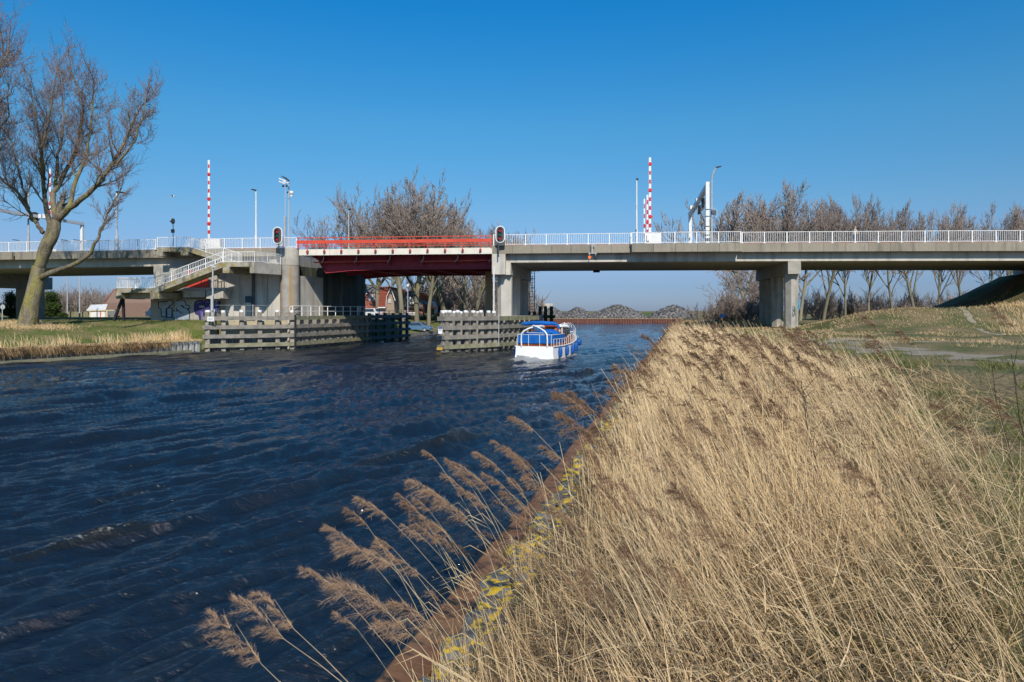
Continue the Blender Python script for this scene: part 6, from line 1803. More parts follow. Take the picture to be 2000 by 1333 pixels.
# round traffic sign seen from behind
p = at(5, 600, 68); T = thing("traffic_sign", "round traffic sign seen from behind at the left edge", "sign", (p.x, p.y, 2.7))
mb = MB(); mb.lathe((p.x, p.y, p.z), [(.24, 0), (.24, .03)], 20, 'Y'); mb.build("disc", M['galv'], T)
mb = MB(); mb.tube([(p.x, p.y - .03, 2.5), (p.x, p.y - .03, p.z + .15)], .045, 6); mb.build("post", M['galv'], T)

# ---- houses beyond the opening
def hpoly(name, pts, Yd, depth, m, par, dy=0):
    mb = MB(); mb.prism([at(x, y, Yd + dy) for x, y in pts], (0, depth, 0)); return mb.build(name, m, par)
def window(par, x0, y0, x1, y1, Yd, fr='white', gl='palegls', bars=1):
    o = hpoly("window", [(x0, y1), (x1, y1), (x1, y0), (x0, y0)], Yd, .10, M[fr], par, -.12)
    g = .9 / F * Yd * 0 + .45
    n = bars + 1; w = (x1 - x0 - .5) / n
    for i in range(n):
        hpoly("pane", [(x0 + .5 + i * w, y1 - .5), (x0 + i * w + w, y1 - .5), (x0 + i * w + w, y0 + .5), (x0 + .5 + i * w, y0 + .5)], Yd, .03, M[gl], o, -.135)
    return o
Z2 = lambda l: [(700 + x * .08, 540 + y * .08) for x, y in l]
Yd = 122
T = thing("brick_house", "red brick house with slate corner roof, partly behind the dark abutment", "house", at(722, 615, Yd))
hpoly("wall", Z2([(120, 900), (500, 900), (500, 400), (120, 400)]), Yd, 7, M['brick_red'], T)
hpoly("roof", Z2([(120, 400), (520, 400), (420, 250), (300, 245), (190, 190), (120, 190)]), Yd, 6, M['tile_grey'], T, -.3)
for x in (255, 335): window(T, 700 + x * .08, 540 + 430 * .08, 700 + (x + 60) * .08, 540 + 595 * .08, Yd)
hpoly("gutter", Z2([(185, 430), (225, 430), (225, 412), (185, 412)]), Yd, .3, M['white'], T, -.5)
T = thing("red_roofed_house", "house with steep dark red tiled roof and brown gable behind the trees", "house", at(752, 615, Yd - 4))
Yd = 118
hpoly("wall", Z2([(480, 900), (880, 900), (870, 640), (800, 420), (770, 300), (700, 480), (660, 740), (480, 740)]), Yd, 8, mat("tan_gable_brick", (.30, .22, .165), (.36, .27, .20), 9, .9), T)
rr_ = hpoly("roof", Z2([(480, 745), (660, 745), (690, 500), (780, 270), (770, 250), (530, 255)]), Yd, 7, M['tile_red'], T, -.45)
for k in range(13):
    y = 300 + k * 35; xe = 775 - (k * 35) * .27 if k > 0 else 770
    hpoly("tile_row", Z2([(505, y + 7), (min(770, 790 - k * 9.5) , y + 7), (min(770, 790 - k * 9.5), y), (505, y)]), Yd, .06, mat("tile_row_red", (.26, .075, .045), None, 5, .8) if k == 0 else bpy.data.materials["tile_row_red"], rr_, -.50)
for pl in (([(665, 745), (682, 500), (692, 500), (675, 745)]), ([(682, 500), (778, 275), (788, 280), (692, 504)]), ([(800, 330), (890, 600), (905, 595), (815, 325)]), ([(480, 775), (660, 775), (660, 750), (480, 750)])):
    hpoly("barge_board", Z2(pl), Yd, .25, M['white'], T, -.7)
window(T, 700 + 722 * .08, 540 + 560 * .08, 700 + 795 * .08, 540 + 655 * .08, Yd, bars=1)
T = thing("dormer_house", "white rendered house with slate roof and big dormer window", "house", at(800, 615, 126))
Yd = 126
hpoly("wall", Z2([(940, 900), (1570, 900), (1570, 700), (1200, 560), (1000, 620), (940, 760)]), Yd, 7, M['brick_red'], T)
hpoly("gable_wall", Z2([(970, 900), (1110, 900), (1110, 770), (1000, 660), (970, 700)]), Yd, .3, M['render_w'], T, -.4)
hpoly("roof", Z2([(1110, 750), (1560, 750), (1480, 600), (1400, 480), (1250, 350), (1150, 380), (1100, 480), (1020, 620)]), Yd, 6, M['tile_grey'], T, -.5)
hpoly("dormer", Z2([(1150, 510), (1250, 510), (1250, 670), (1420, 670), (1420, 510), (1420, 680), (1270, 685)]), Yd, .4, M['render_w'], T, -1.0)
hpoly("dormer_front", Z2([(1165, 512), (1420, 500), (1425, 665), (1275, 665), (1200, 590)]), Yd, .5, M['render_w'], T, -1.1)
window(T, 700 + 1290 * .08, 540 + 515 * .08, 700 + 1400 * .08, 540 + 610 * .08, Yd - 1.1, fr='darkgrey', bars=2)
window(T, 700 + 1060 * .08, 540 + 570 * .08, 700 + 1150 * .08, 540 + 655 * .08, Yd - .6, fr='darkgrey', gl='glass', bars=1)
hpoly("barge_board", Z2([(1010, 625), (1095, 775), (1110, 770), (1022, 618)]), Yd, .3, M['white'], T, -.9)
hpoly("eaves_shadow_board", Z2([(1210, 790), (1590, 790), (1580, 762), (1210, 762)]), Yd, .3, M['darkgrey'], T, -.7)  # dark strip painted in for the shadow below the eaves
for k in range(4): window(T, 700 + (1310 + k * 60) * .08, 540 + 800 * .08, 700 + (1345 + k * 60) * .08, 540 + 880 * .08, Yd, fr='brick_red', gl='glass', bars=0)
T = thing("orange_roofed_house", "house with bright orange tiled roof and small white dormer", "house", at(820, 615, 134))
Yd = 134
hpoly("wall", Z2([(1400, 900), (1700, 900), (1690, 700), (1560, 560), (1420, 560)]), Yd, 7, M['render_w'], T)
hpoly("roof", Z2([(1260, 360), (1280, 345), (1440, 370), (1560, 420), (1650, 500), (1640, 560), (1430, 580), (1340, 460)]), Yd, 6, M['tile_org'], T, -.5)
hpoly("chimney", Z2([(1420, 400), (1450, 400), (1450, 350), (1420, 350)]), Yd, .8, M['brick_red'], T, -.2)
window(T, 700 + 1530 * .08, 540 + 590 * .08, 700 + 1615 * .08, 540 + 700 * .08, Yd - .4)
T = thing("small_house", "small white house with orange lean-to roof right of the others", "house", at(840, 615, 130))
Yd = 130
hpoly("wall", Z2([(1690, 900), (1850, 900), (1850, 740), (1790, 600), (1720, 590), (1690, 620)]), Yd, 6, M['render_w'], T)
hpoly("roof", Z2([(1690, 790), (1860, 800), (1800, 690), (1700, 720)]), Yd, 3, M['tile_org'], T, -.5)
hpoly("dark_porch", Z2([(1705, 930), (1850, 930), (1850, 805), (1705, 800)]), Yd, .4, M['wood_green'], T, -.7)
window(T, 700 + 1745 * .08, 540 + 620 * .08, 700 + 1775 * .08, 540 + 700 * .08, Yd, bars=0)
T = thing("back_house", "brick house with reddish roof just visible between the tree forks", "house", at(776, 615, 140))
hpoly("wall", Z2([(880, 900), (1120, 900), (1120, 470), (880, 470)]), 140, 6, mat("tan_back_brick", (.3, .2, .15), (.36, .25, .19), 9, .9), T)
hpoly("roof", Z2([(870, 475), (1130, 475), (1060, 310), (930, 300)]), 140, 5, M['tile_org'], T, -.4)
window(T, 700 + 905 * .08, 540 + 500 * .08, 700 + 960 * .08, 540 + 590 * .08, 140)
# white garden wall
T = thing("garden_wall", "low white topped garden wall beside the blue car", "wall", at(805, 614, 112))
mb = MB(); mb.prism([at(798, 616.5, 112), at(811, 616.5, 112), at(811, 611, 112), at(798, 611, 112)], (0, .3, 0)); mb.build("wall", M['conc'], T)
mb = MB(); mb.prism([at(797.5, 611, 112), at(811, 611, 112), at(811, 610.2, 112), at(797.5, 610.2, 112)], (0, .35, 0)); mb.build("coping", M['white'], T)
# white globe lamp and flag pole
p = at(796.5, 612, 104); T = thing("street_lamp", "grey lamp post with white globe head in front of the houses", "street lamp", (p.x, p.y, 2.6))
mb = MB(); mb.tube([(p.x, p.y, 2.5), (p.x, p.y, zat(p, 562))], [.09, .06], 8); mb.build("pole", M['galv'], T)
mb = MB(); z = zat(p, 559); mb.lathe((p.x, p.y, z), [(.08, -.22), (.14, -.12), (.2, .05), (.18, .2), (.05, .28)], 12); mb.build("globe", M['white'], T)
mb = MB(); mb.tube([(p.x, p.y, z - .35), (p.x, p.y, z - .2)], .12, 8); mb.build("collar", M['dark'], T)
p = at(806.5, 566, 136); T = thing("flag_pole", "thin white pole above the orange roofed house", "pole", (p.x, p.y, zat(p, 600)))
mb = MB(); mb.tube([(p.x, p.y, zat(p, 600)), (p.x, p.y, zat(p, 535))], .05, 5); mb.build("pole", M['white'], T)

# ---- cars
def car(label, px, py, Yd, rz, m, zg=None, L=4.3, Wc=1.75, hgt=1.5, van=False):
    p = at(px, py, Yd); z = zsurf(p.x, p.y) if zg is None else zg
    T = thing("parked_car", label, "car", (p.x, p.y, z), rz)
    h = hgt
    prof = [(-L / 2, .35), (-L / 2 + .02, .85), (-L / 2 + .25, 1.0), (-L / 2 + .65, h), (L * .12, h), (L * .27, .98), (L / 2 - .12, .82), (L / 2, .6), (L / 2, .3)] if not van else \
        [(-L / 2, .35), (-L / 2, 1.1), (-L / 2 + .1, h), (L * .22, h), (L * .36, 1.05), (L / 2 - .05, .9), (L / 2, .6), (L / 2, .3)]
    def side(inset, sel, z_off=0): pass
    secs = [(-Wc / 2, .93, .0), (-Wc / 2 + .10, 1.0, .0), (Wc / 2 - .10, 1.0, 0), (Wc / 2, .93, 0)]
    mb = MB(); n = len(prof)
    vs = []
    for y, f, _ in secs:
        for x, zz in prof:
            yy = y * (1 - .14 * max(0, (zz - .95)) / .55)
            vs.append((x * (1 if f == 1 else .985), yy, zz if f == 1 else .35 + (zz - .35) * .985))
    fs = []
    for i in range(3):
        for k in range(n):
            k2 = (k + 1) % n; fs.append((i * n + k, i * n + k2, (i + 1) * n + k2, (i + 1) * n + k))
    fs.append(tuple(range(n))); fs.append(tuple(range(4 * n - 1, 3 * n - 1, -1)))
    mb.add(vs, fs); mb.build("body", m, T, world=False)
    for s in (-1, 1):
        yy = s * (Wc / 2 * .90 + .0)
        y1 = s * (Wc / 2 * .985 + .01); y2 = s * (Wc / 2 * .875 + .015)
        mb = MB(); w = [(-L / 2 + .55, y1, 1.0), (L * .20, y1, 1.0), (L * .10, y2, h - .08), (-L / 2 + .78, y2, h - .08)]
        mb.prism(w, (0, s * .012, 0)); mb.build("side_window", M['glass'], T, world=False)
        for x in (-L * .3, L * .3):
            mb = MB(); mb.lathe((x, s * Wc * .46 - .1, .32), [(.32, 0), (.32, .2)], 18, 'Y'); wo_ = mb.build("wheel", M['dark'], T, world=False)
            mb = MB(); mb.lathe((x, s * Wc * .46 + (.105 if s > 0 else -.115), .32), [(.19, 0), (.19, .01)], 14, 'Y'); mb.build("rim", M['galv'], wo_, world=False)
        mb = MB(); mb.box((-L / 2 - .005, s * Wc * .40, .82), (.05, .22, .16)); mb.build("tail_light", M['redband'], T, world=False)
        mb = MB(); mb.box((L / 2 - .04, s * Wc * .38, .68), (.12, .3, .14)); mb.build("headlight", M['palegls'], T, world=False)
    mb = MB(); mb.prism([(-L / 2 + .24, -Wc * .38, 1.03), (-L / 2 + .24, Wc * .38, 1.03), (-L / 2 + .60, Wc * .34, h - .06), (-L / 2 + .60, -Wc * .34, h - .06)], (-.02, 0, .012)); mb.build("rear_window", M['glass'], T, world=False)
    mb = MB(); mb.prism([(L * .255, -Wc * .40, 1.01), (L * .255, Wc * .40, 1.01), (L * .13, Wc * .35, h - .05), (L * .13, -Wc * .35, h - .05)], (.02, 0, .012)); mb.build("windscreen", M['glass'], T, world=False)
    mb = MB(); mb.box((-L / 2 - .01, 0, .5), (.06, Wc * .9, .18)); mb.build("bumper", M['darkgrey'], T, world=False)
    return T
car("pale silver car parked behind the graffiti wall, only its tail showing", 329, 625, 78, R(4), mat("silver_car_paint", (.62, .68, .70), None, 2, .3, spec=.6), 2.75, hgt=1.75)
car("blue parked car on the grass bank between the bare trees", 818, 612, 108, R(-12), mat("blue_car_paint", (.10, .20, .34), None, 2, .3, spec=.6), None, L=4.2)
car("white car just right of the dark abutment, mostly hidden by the handrail", 719, 612, 104, R(160), mat("white_car_paint", (.7, .7, .7), None, 2, .3, spec=.6), 2.6)

# ---- gulls
def gull(label, p, sc, flying):
    T = thing("gull", label, "gull", p)
    v = [Vector(x) * sc for x in ((-.22, 0, 0), (-.1, 0, .02), (.05, 0, .02), (.18, 0, .05), (.24, 0, .07))]
    skin_figure("body", v, [(0, 1), (1, 2), (2, 3), (3, 4)], [.025 * sc, .06 * sc, .07 * sc, .04 * sc, .035 * sc], M['white'], T, 1, 2)
    for s in (-1, 1):
        mb = MB()
        if flying: w = [(.05, 0, .03), (.10, s * .28, .12), (.0, s * .60, .06), (-.05, s * .30, .09), (-.08, 0, .03)]
        else: w = [(.08, s * .05, .06), (-.1, s * .07, .05), (-.28, s * .03, .05), (-.1, s * .06, -.0), (.05, s * .06, .0)]
        mb.prism([Vector(x) * sc for x in w], (0, 0, .012)); mb.build("wing", M['galv'], T, world=False)
gull("tiny gull flying in the sky above the black round signal", at(337.5, 384.5, 95), 1.3, True)
gull("small white gull sitting on the water below the dark fender", gp(747, 669.5, .02) + Vector((0, 0, .05)), 1.0, False)
# ================================================================== BANK EDGES
# rusty sheet wall on the near bank: wide cap and folded sheets below
T = thing("sheet_pile_wall", "rusty brown steel sheet pile wall edging the reed bank in the foreground", "quay wall", (XB(0), 0, .6))
DB = Vector((.25, 1, 0)).normalized(); NB = Vector((1, -.25, 0)).normalized()
def wob(Y): return .03 * math.sin(Y * .7) + .02 * math.sin(Y * 1.9)
mb = MB(); ys_ = list(np.arange(-6, 60, 1.0)) + list(np.arange(60, 206, 5))
prof = [(-.02, .30), (-.03, .57), (.02, .612), (.33, .615), (.38, .58), (.38, .30)]
rings = []
for Y in ys_:
    b = Vector((XB(Y), Y, 0)); w = wob(Y) if Y < 60 else 0
    rings.append([b + NB * (x + w) + Vector((0, 0, z)) for x, z in prof])
vs = [p for r in rings for p in r]; n = len(prof); fs = []
for i in range(len(rings) - 1):
    for k in range(n - 1): fs.append((i * n + k, (i + 1) * n + k, (i + 1) * n + k + 1, i * n + k + 1))
mb.add(vs, fs, False); mb.build("cap", M['rust'], T)
base_m = None
for i in range(200):
    Y = -3 + i * .62
    if Y > 118: break
    b = Vector((XB(Y), Y, 0)) + NB * .0
    if base_m is None:
        mb = MB(); q = lambda a, c: (DB.x * a + NB.x * c, DB.y * a + NB.y * c, -1.0)
        mb.prism([q(-.31, .10), (q(-.20, -.0)), q(.05, -.0), q(.16, .10), q(.31, .10), q(.31, .16), q(-.31, .16)], (0, 0, 1.56))
        o = mb.build("sheet_pile", M['rust'], T, world=False); base_m = o.data; o.location = b - Vector(T.location) + Vector((0, 0, 0)); 
    else: share(base_m, "sheet_pile", T, b - Vector(T.location))
T.location = T.location
for o in T.children:
    if o.name.startswith("sheet_pile"): o.location.z = 0 - T.location.z
# big rounded bolts / rust flakes on the cap
# stones with yellow lichen behind the cap
def lichen_stone():
    m = mat("grey_stone", (.085, .09, .085), (.15, .155, .145), 5, .9, .5, 20, rand=.2)
    nt = m.node_tree; N = nt.nodes; L = nt.links; b = N["Principled BSDF"]; src = b.inputs["Base Color"].links[0].from_socket
    tc = N.new("ShaderNodeTexCoord"); oi = N.new("ShaderNodeObjectInfo"); ad = N.new("ShaderNodeVectorMath")
    L.new(tc.outputs["Object"], ad.inputs[0]); L.new(oi.outputs["Location"], ad.inputs[1])
    nz = N.new("ShaderNodeTexNoise"); nz.inputs["Scale"].default_value = 4.2; nz.inputs["Detail"].default_value = 8; nz.inputs["Roughness"].default_value = .6; L.new(ad.outputs[0], nz.inputs["Vector"])
    mr = N.new("ShaderNodeMapRange"); mr.inputs[1].default_value = .50; mr.inputs[2].default_value = .56; L.new(nz.outputs["Fac"], mr.inputs[0])
    n2 = N.new("ShaderNodeTexNoise"); n2.inputs["Scale"].default_value = 20; L.new(ad.outputs[0], n2.inputs["Vector"])
    cr = N.new("ShaderNodeMix"); cr.data_type = 'RGBA'; cr.inputs[6].default_value = (.62, .34, .012, 1); cr.inputs[7].default_value = (.50, .40, .04, 1); L.new(n2.outputs["Fac"], cr.inputs[0])
    mx = N.new("ShaderNodeMix"); mx.data_type = 'RGBA'; L.new(mr.outputs[0], mx.inputs[0]); L.new(src, mx.inputs[6]); L.new(cr.outputs[2], mx.inputs[7]); L.new(mx.outputs[2], b.inputs["Base Color"])
    return m
M['stone'] = lichen_stone()
T = thing("stone_edging", "grey stones with yellow lichen laid behind the rusty wall", "stones", (XB(5) + .6, 5, .6))
stone_meshes = []
for v in range(6):
    g = random.Random(v + 50); mb = MB()
    n1, n2 = 5, 9
    vs = []
    for i in range(n1 + 1):
        th = math.pi * i / n1
        for k in range(n2):
            ph = 2 * math.pi * k / n2
            d = Vector((math.sin(th) * math.cos(ph), math.sin(th) * math.sin(ph), math.cos(th)))
            e = 1 + .22 * mnoise.noise(d * 1.7 + Vector((v * 3, 0, 0)))
            d = Vector([math.copysign(abs(c) ** .62, c) for c in d])
            vs.append(d * .5 * e)
    fs = [(i * n2 + k, (i + 1) * n2 + k, (i + 1) * n2 + (k + 1) % n2, i * n2 + (k + 1) % n2) for i in range(n1) for k in range(n2)]
    me = bpy.data.meshes.new("stone"); me.from_pydata(vs, [], fs); me.polygons.foreach_set("use_smooth", [True] * len(fs)); me.materials.append(M['stone']); stone_meshes.append(me)
g = random.Random(8)
Y = 3.2
while Y < 26:
    for row in range(2):
        s = g.uniform(.32, .50) * (.9 if row else 1)
        x = XB(Y) + .56 + row * .34 + g.uniform(-.06, .06)
        o = share(g.choice(stone_meshes), "stone", T, Vector((x, Y + g.uniform(-.1, .1), .56 + row * .14 + g.uniform(-.03, .05))) - Vector(T.location), (g.uniform(-.2, .2), g.uniform(-.3, .1), g.uniform(0, 6)), (s * 1.25, s * 1.05, s * .62))
    Y += g.uniform(.28, .40)

# left bank: concrete planks, waling, grass hanging over
T = thing("bank_revetment", "weathered board and post revetment along the left bank waterline", "revetment", (XL(50), 50, 0))
pL = [Vector((float(XL(y)), y, 0)) for y in (36, 62.3)]
dL = (pL[1] - pL[0]).normalized(); nL = Vector((-dL.y, dL.x, 0)); rzL = math.atan2(dL.y, dL.x); LL = (pL[1] - pL[0]).length
pm = None; i = 0
while i * .62 < LL:
    p = pL[0] + dL * (i * .62) + nL * (.10)
    if pm is None:
        mb = MB(); mb.prism([(-.30, .12, -.8), (-.22, -.06, -.8), (.06, -.06, -.8), (.16, .12, -.8), (.30, .12, -.8), (.30, .20, -.8), (-.30, .20, -.8)], (0, 0, 1.75))
        o = mb.build("revetment_sheet", M['rust_light'], T, world=False); pm = o.data; o.location = p - Vector(T.location); o.rotation_euler = (0, 0, rzL)
    else: share(pm, "revetment_sheet", T, p - Vector(T.location), (0, 0, rzL))
    i += 1
k = 0
while k * 3.1 < LL - 9:
    c0 = pL[0] + dL * (k * 3.1 + 1.55) - nL * .02
    mb = MB(); mb.box((c0.x, c0.y, .86 + .03 * math.sin(k * 2)), (3.05, .14, .16), rzL + .006 * math.sin(k * 4)); mb.build("waling", M['rust'], T)
    k += 1
k = 0
while k * 4 < LL - 2:
    c0 = pL[0] + dL * (k * 4 + 2) - nL * .42
    mb = MB(); mb.box((c0.x, c0.y, .07), (3.95, .16, .34), rzL + .008 * math.sin(k * 3)); mb.build("toe_board", M['plank_moss'], T)
    k += 1
mb = MB()
for k in range(int(LL / .05)):
    p = pL[0] + dL * (k * .05) - nL * g.uniform(-.15, .38)
    if k * .05 > LL - 6 and g.random() < .8: continue
    a = Vector((g.gauss(0, .10), g.gauss(0, .10), g.uniform(-.03, .09)))
    w = dL * .02
    z = Vector((0, 0, .14 + g.uniform(-.02, .06))); mb.add([p + z - w, p + z + w, p + z + a], [(0, 1, 2)])
M['straw'] = None
toe_grass = mb
# far part of the right bank already walled; left bank beyond the fender
T2 = thing("bank_revetment", "low timber edging of the grass bank beyond the opening", "revetment", (float(XL(104)), 104, 0))
p0, p1 = Vector((float(XL(98.5)), 98.5, 0)), Vector((float(XL(125)), 125, 0))
for k in range(9):
    a_, b_ = p0.lerp(p1, k / 9), p0.lerp(p1, (k + .97) / 9); mb = MB(); mb.beam(a_ + Vector((.1, 0, .12)), b_ + Vector((.1, 0, .12)), .12, .7); mb.build("board", M['plank'], T2)

# ================================================================== REEDS AND GRASS
def straw_mat(name, cols, transl=.25, z_dark=False):
    m = bpy.data.materials.new(name); m.use_nodes = True
    nt = m.node_tree; N = nt.nodes; L = nt.links; b = N["Principled BSDF"]
    b.inputs["Roughness"].default_value = .7; b.inputs["Specular IOR Level"].default_value = .25
    a = N.new("ShaderNodeAttribute"); a.attribute_name = "tint"
    cr = N.new("ShaderNodeValToRGB"); e = cr.color_ramp.elements
    e[0].position = 0; e[0].color = (*cols[0], 1); e[1].position = 1; e[1].color = (*cols[-1], 1)
    for i, c in enumerate(cols[1:-1]):
        x = e.new((i + 1) / (len(cols) - 1)); x.color = (*c, 1)
    L.new(a.outputs["Fac"], cr.inputs[0]); L.new(cr.outputs[0], b.inputs["Base Color"])
    tr = N.new("ShaderNodeBsdfTranslucent"); mx = N.new("ShaderNodeMixShader"); mx.inputs[0].default_value = transl
    L.new(cr.outputs[0], tr.inputs[0]); L.new(b.outputs[0], mx.inputs[1]); L.new(tr.outputs[0], mx.inputs[2]); L.new(mx.outputs[0], N["Material Output"].inputs["Surface"])
    return m
M['straw'] = straw_mat("dry_reed_straw", [(.17, .13, .09), (.50, .325, .155), (.76, .54, .285), (.92, .71, .43)])
M['litter'] = straw_mat("matted_dry_grass", [(.07, .045, .028), (.30, .195, .10), (.54, .38, .195), (.76, .57, .33)])
M['plume'] = straw_mat("reed_plume_down", [(.17, .095, .055), (.30, .18, .105), (.46, .30, .18), (.62, .44, .28)], .35)
M['greenblade'] = straw_mat("green_grass_blades", [(.05, .08, .018), (.10, .125, .03), (.17, .17, .06), (.33, .28, .13)], .3)
M['dark_stem'] = mat("dark_dead_stems", (.055, .035, .028), (.09, .06, .045), 4, .9)

def ribbons(name, base, d0, bend, length, width, m, tint, nseg=3, kind="stuff", parent=None, taper=.35, face_cam=True):
    """curved blades: base (n,3), start direction d0 (n,3), bend (n,3) added along the length"""
    n = len(base); base = np.asarray(base, float); L_ = length[:, None]
    t = np.linspace(0, 1, nseg + 1)
    pts = np.stack([base + d0 * L_ * u + bend * L_ * u * u for u in t], 1)      # n, k, 3
    tang = d0[:, None, :] + 2 * bend[:, None, :] * t[None, :, None]
    g = np.random.default_rng(len(base))
    rnd = np.stack([np.cos(a := g.uniform(0, 2 * np.pi, n)), np.sin(a), np.zeros(n)], -1)
    if face_cam: rnd = np.stack([np.ones(n), g.normal(0, .45, n), np.zeros(n)], -1)
    side = np.cross(tang, np.cross(rnd[:, None, :], tang)); side = side / np.maximum(1e-6, np.linalg.norm(side, axis=2, keepdims=True))
    w = width[:, None, None] * (1 - (1 - taper) * t[None, :, None]) * .5
    A = pts - side * w; B = pts + side * w
    V_ = np.stack([A, B], 2).reshape(-1, 3)
    k = nseg + 1; idx = (np.arange(n)[:, None] * k + np.arange(nseg)[None, :]) * 2
    q = np.stack([idx, idx + 1, idx + 3, idx + 2], -1).reshape(-1, 4)
    me = nparr_mesh(name, V_, quads=q)
    o = link(name, me, m, parent, kind=kind)
    at_ = me.attributes.new("tint", 'FLOAT', 'POINT'); at_.data.foreach_set("value", np.repeat(tint, k * 2).astype(np.float32))
    return o
ng = np.random.default_rng(21)
def scatter(n, y0, y1, dmin, dmax_fn, powy=1.0, xr=None):
    Y = (y0 ** (1 - powy) + ng.random(n) * (y1 ** (1 - powy) - y0 ** (1 - powy))) ** (1 / (1 - powy)) if powy != 1 else y0 * (y1 / y0) ** ng.random(n)
    d = dmin + (dmax_fn(Y) - dmin) * ng.random(n)
    X = XB(Y) + .38 + d
    keep = (X < Y * .80 + 2.0) & (X > -Y * .8 - 1.5)
    return X[keep], Y[keep], d[keep]
def patch(X, Y, s, off=0.0):
    return (np.sin(X * 1.7 * s + 1.3 * np.sin(Y * 1.1 * s + off)) * np.sin(Y * 1.4 * s + 1.7 * np.sin(X * .9 * s) + off) + .5 * np.sin(X * 3.1 * s - Y * 2.7 * s + off)) 
def inland(X, Y):
    """1 on the trodden, grassy landward side near the viewpoint, 0 in the reed bed"""
    return smooth(.30, .52, X / Y + .06 * patch(X, Y, 1.5, 2)) * (1 - smooth(9, 17, Y))
WIND = np.array([-.46, .04, 0.0])
def dirs(n, lean, spread):
    v = np.stack([ng.normal(0, spread, n) - lean, ng.normal(0, spread, n) + .04, np.ones(n)], -1)
    return v / np.linalg.norm(v, axis=1, keepdims=True)
def bends(n, amt, sp):
    return np.stack([ng.normal(-amt, sp, n), ng.normal(0, sp * .8, n), -np.abs(ng.normal(amt * .35, sp * .3, n))], -1)
dmax = lambda Y: np.interp(Y, [0, 3, 5, 12, 20, 30, 45, 54, 75], [3.1, 3.7, 4.6, 6.0, 5.6, 4.4, 3.2, 2.6, 2.4])
# 1. tall upright stalks, crowding towards the edge
X, Y, d = scatter(100000, 1.6, 75, .25, lambda Y: dmax(Y) * .96)
dens = np.interp(d / dmax(Y) + .16 * patch(X, Y, .55, 2.2), [.10, .16, .24, .40, .66, 1], [.2, .42, .86, .72, .30, .05]) * smooth(.85, 1.6, d) * np.interp(Y, [0, 5, 10, 16], [.36, .42, .60, .70]) * (1 - .93 * inland(X, Y)) * np.where(Y < 16, np.interp(d / dmax(Y) + .12 * patch(X, Y, .8, 6), [.45, .66, .9], [1, .7, .35]), 1) + .34 * patch(X, Y, .8)
k = ng.random(len(X)) < dens; X, Y, d = X[k], Y[k], d[k]; n = len(X)
tall = ng.random(n) < .42
L1 = np.where(tall, 1.12, .60) * np.clip(ng.normal(.78, .22, n), .25, 1.35) * np.interp(d, [.2, .9, 1.6, 4.0, 8], [.38, .75, 1.0, .82, .5]) * (1 + .18 * patch(X, Y, .7, 2) + .16 * patch(X, Y, 2.6, 5)) * np.interp(Y, [0, 2.6, 6, 12, 20, 32, 50, 75], [.62, .72, 1.0, .95, .78, .66, .85, 1.2])
wd = np.clip(Y * .00098, .0050, .02) * ng.uniform(.7, 1.4, n) * np.where(tall, 1.12, .9)
ef = np.interp(d, [.8, 2.6], [.15, 1.0])[:, None]
ribbons("dry_reed_stalks", np.stack([X, Y, z_right(X, Y) - .04], -1), np.stack([ng.normal(0, .15, n) * (.5 + .5 * ef[:, 0]) - .13 * ef[:, 0], ng.normal(0, .15, n) + .04, np.ones(n)], -1) + ef * np.stack([.10 * patch(X, Y, .9, 1.5), .06 * patch(X, Y, 1.2, 4), 0 * X], -1), bends(n, .12, .09) * (.3 + .7 * ef), L1, wd, M['straw'], np.clip(np.where(ng.random(n) < .15, ng.uniform(0, .3, n), np.where(tall, .74, .42) + ng.normal(0, .18, n)) + .10 * patch(X, Y, 1.6, 3), 0, 1))
tag(bpy.data.objects["dry_reed_stalks"], "dense mass of dry straw coloured reed stalks on the right bank", "reeds")
# 1b. long pale stalks blown across the others
X, Y, d = scatter(4200, 2.4, 40, 2.1, lambda Y: dmax(Y) * 1.05); k = ng.random(len(X)) > .72 * inland(X, Y); X, Y, d = X[k], Y[k], d[k]; n = len(X)
ribbons("leaning_reed_stalks", np.stack([X, Y, z_right(X, Y) - .04], -1), dirs(n, .42, .14), bends(n, .10, .05), np.clip(ng.normal(1.15, .22, n), .5, 1.6) * np.interp(Y, [0, 4, 8], [.62, .85, 1]), np.clip(Y * .0006, .0032, .02), M['straw'], np.clip(ng.normal(.85, .15, n), 0, 1), nseg=4)
tag(bpy.data.objects["leaning_reed_stalks"], "long pale reed stalks leaning across the mass of reeds", "reeds")
X, Y, d = scatter(7000, 3.2, 40, 1.3, lambda Y: dmax(Y) * 1.1); n = len(X)
dd_ = np.stack([ng.normal(-.1, .75, n), ng.normal(0, .5, n), ng.uniform(.1, .6, n)], -1); dd_ /= np.linalg.norm(dd_, axis=1, keepdims=True)
ribbons("broken_reed_stalks", np.stack([X, Y, z_right(X, Y) + ng.uniform(.0, .5, n)], -1), dd_, bends(n, .02, .04), ng.uniform(.25, .75, n), np.clip(Y * .0006, .0035, .02), M['straw'], np.clip(ng.normal(.55, .3, n), 0, 1), nseg=1, face_cam=False)
tag(bpy.data.objects["broken_reed_stalks"], "broken reed stalks lying across the upright ones", "reeds")
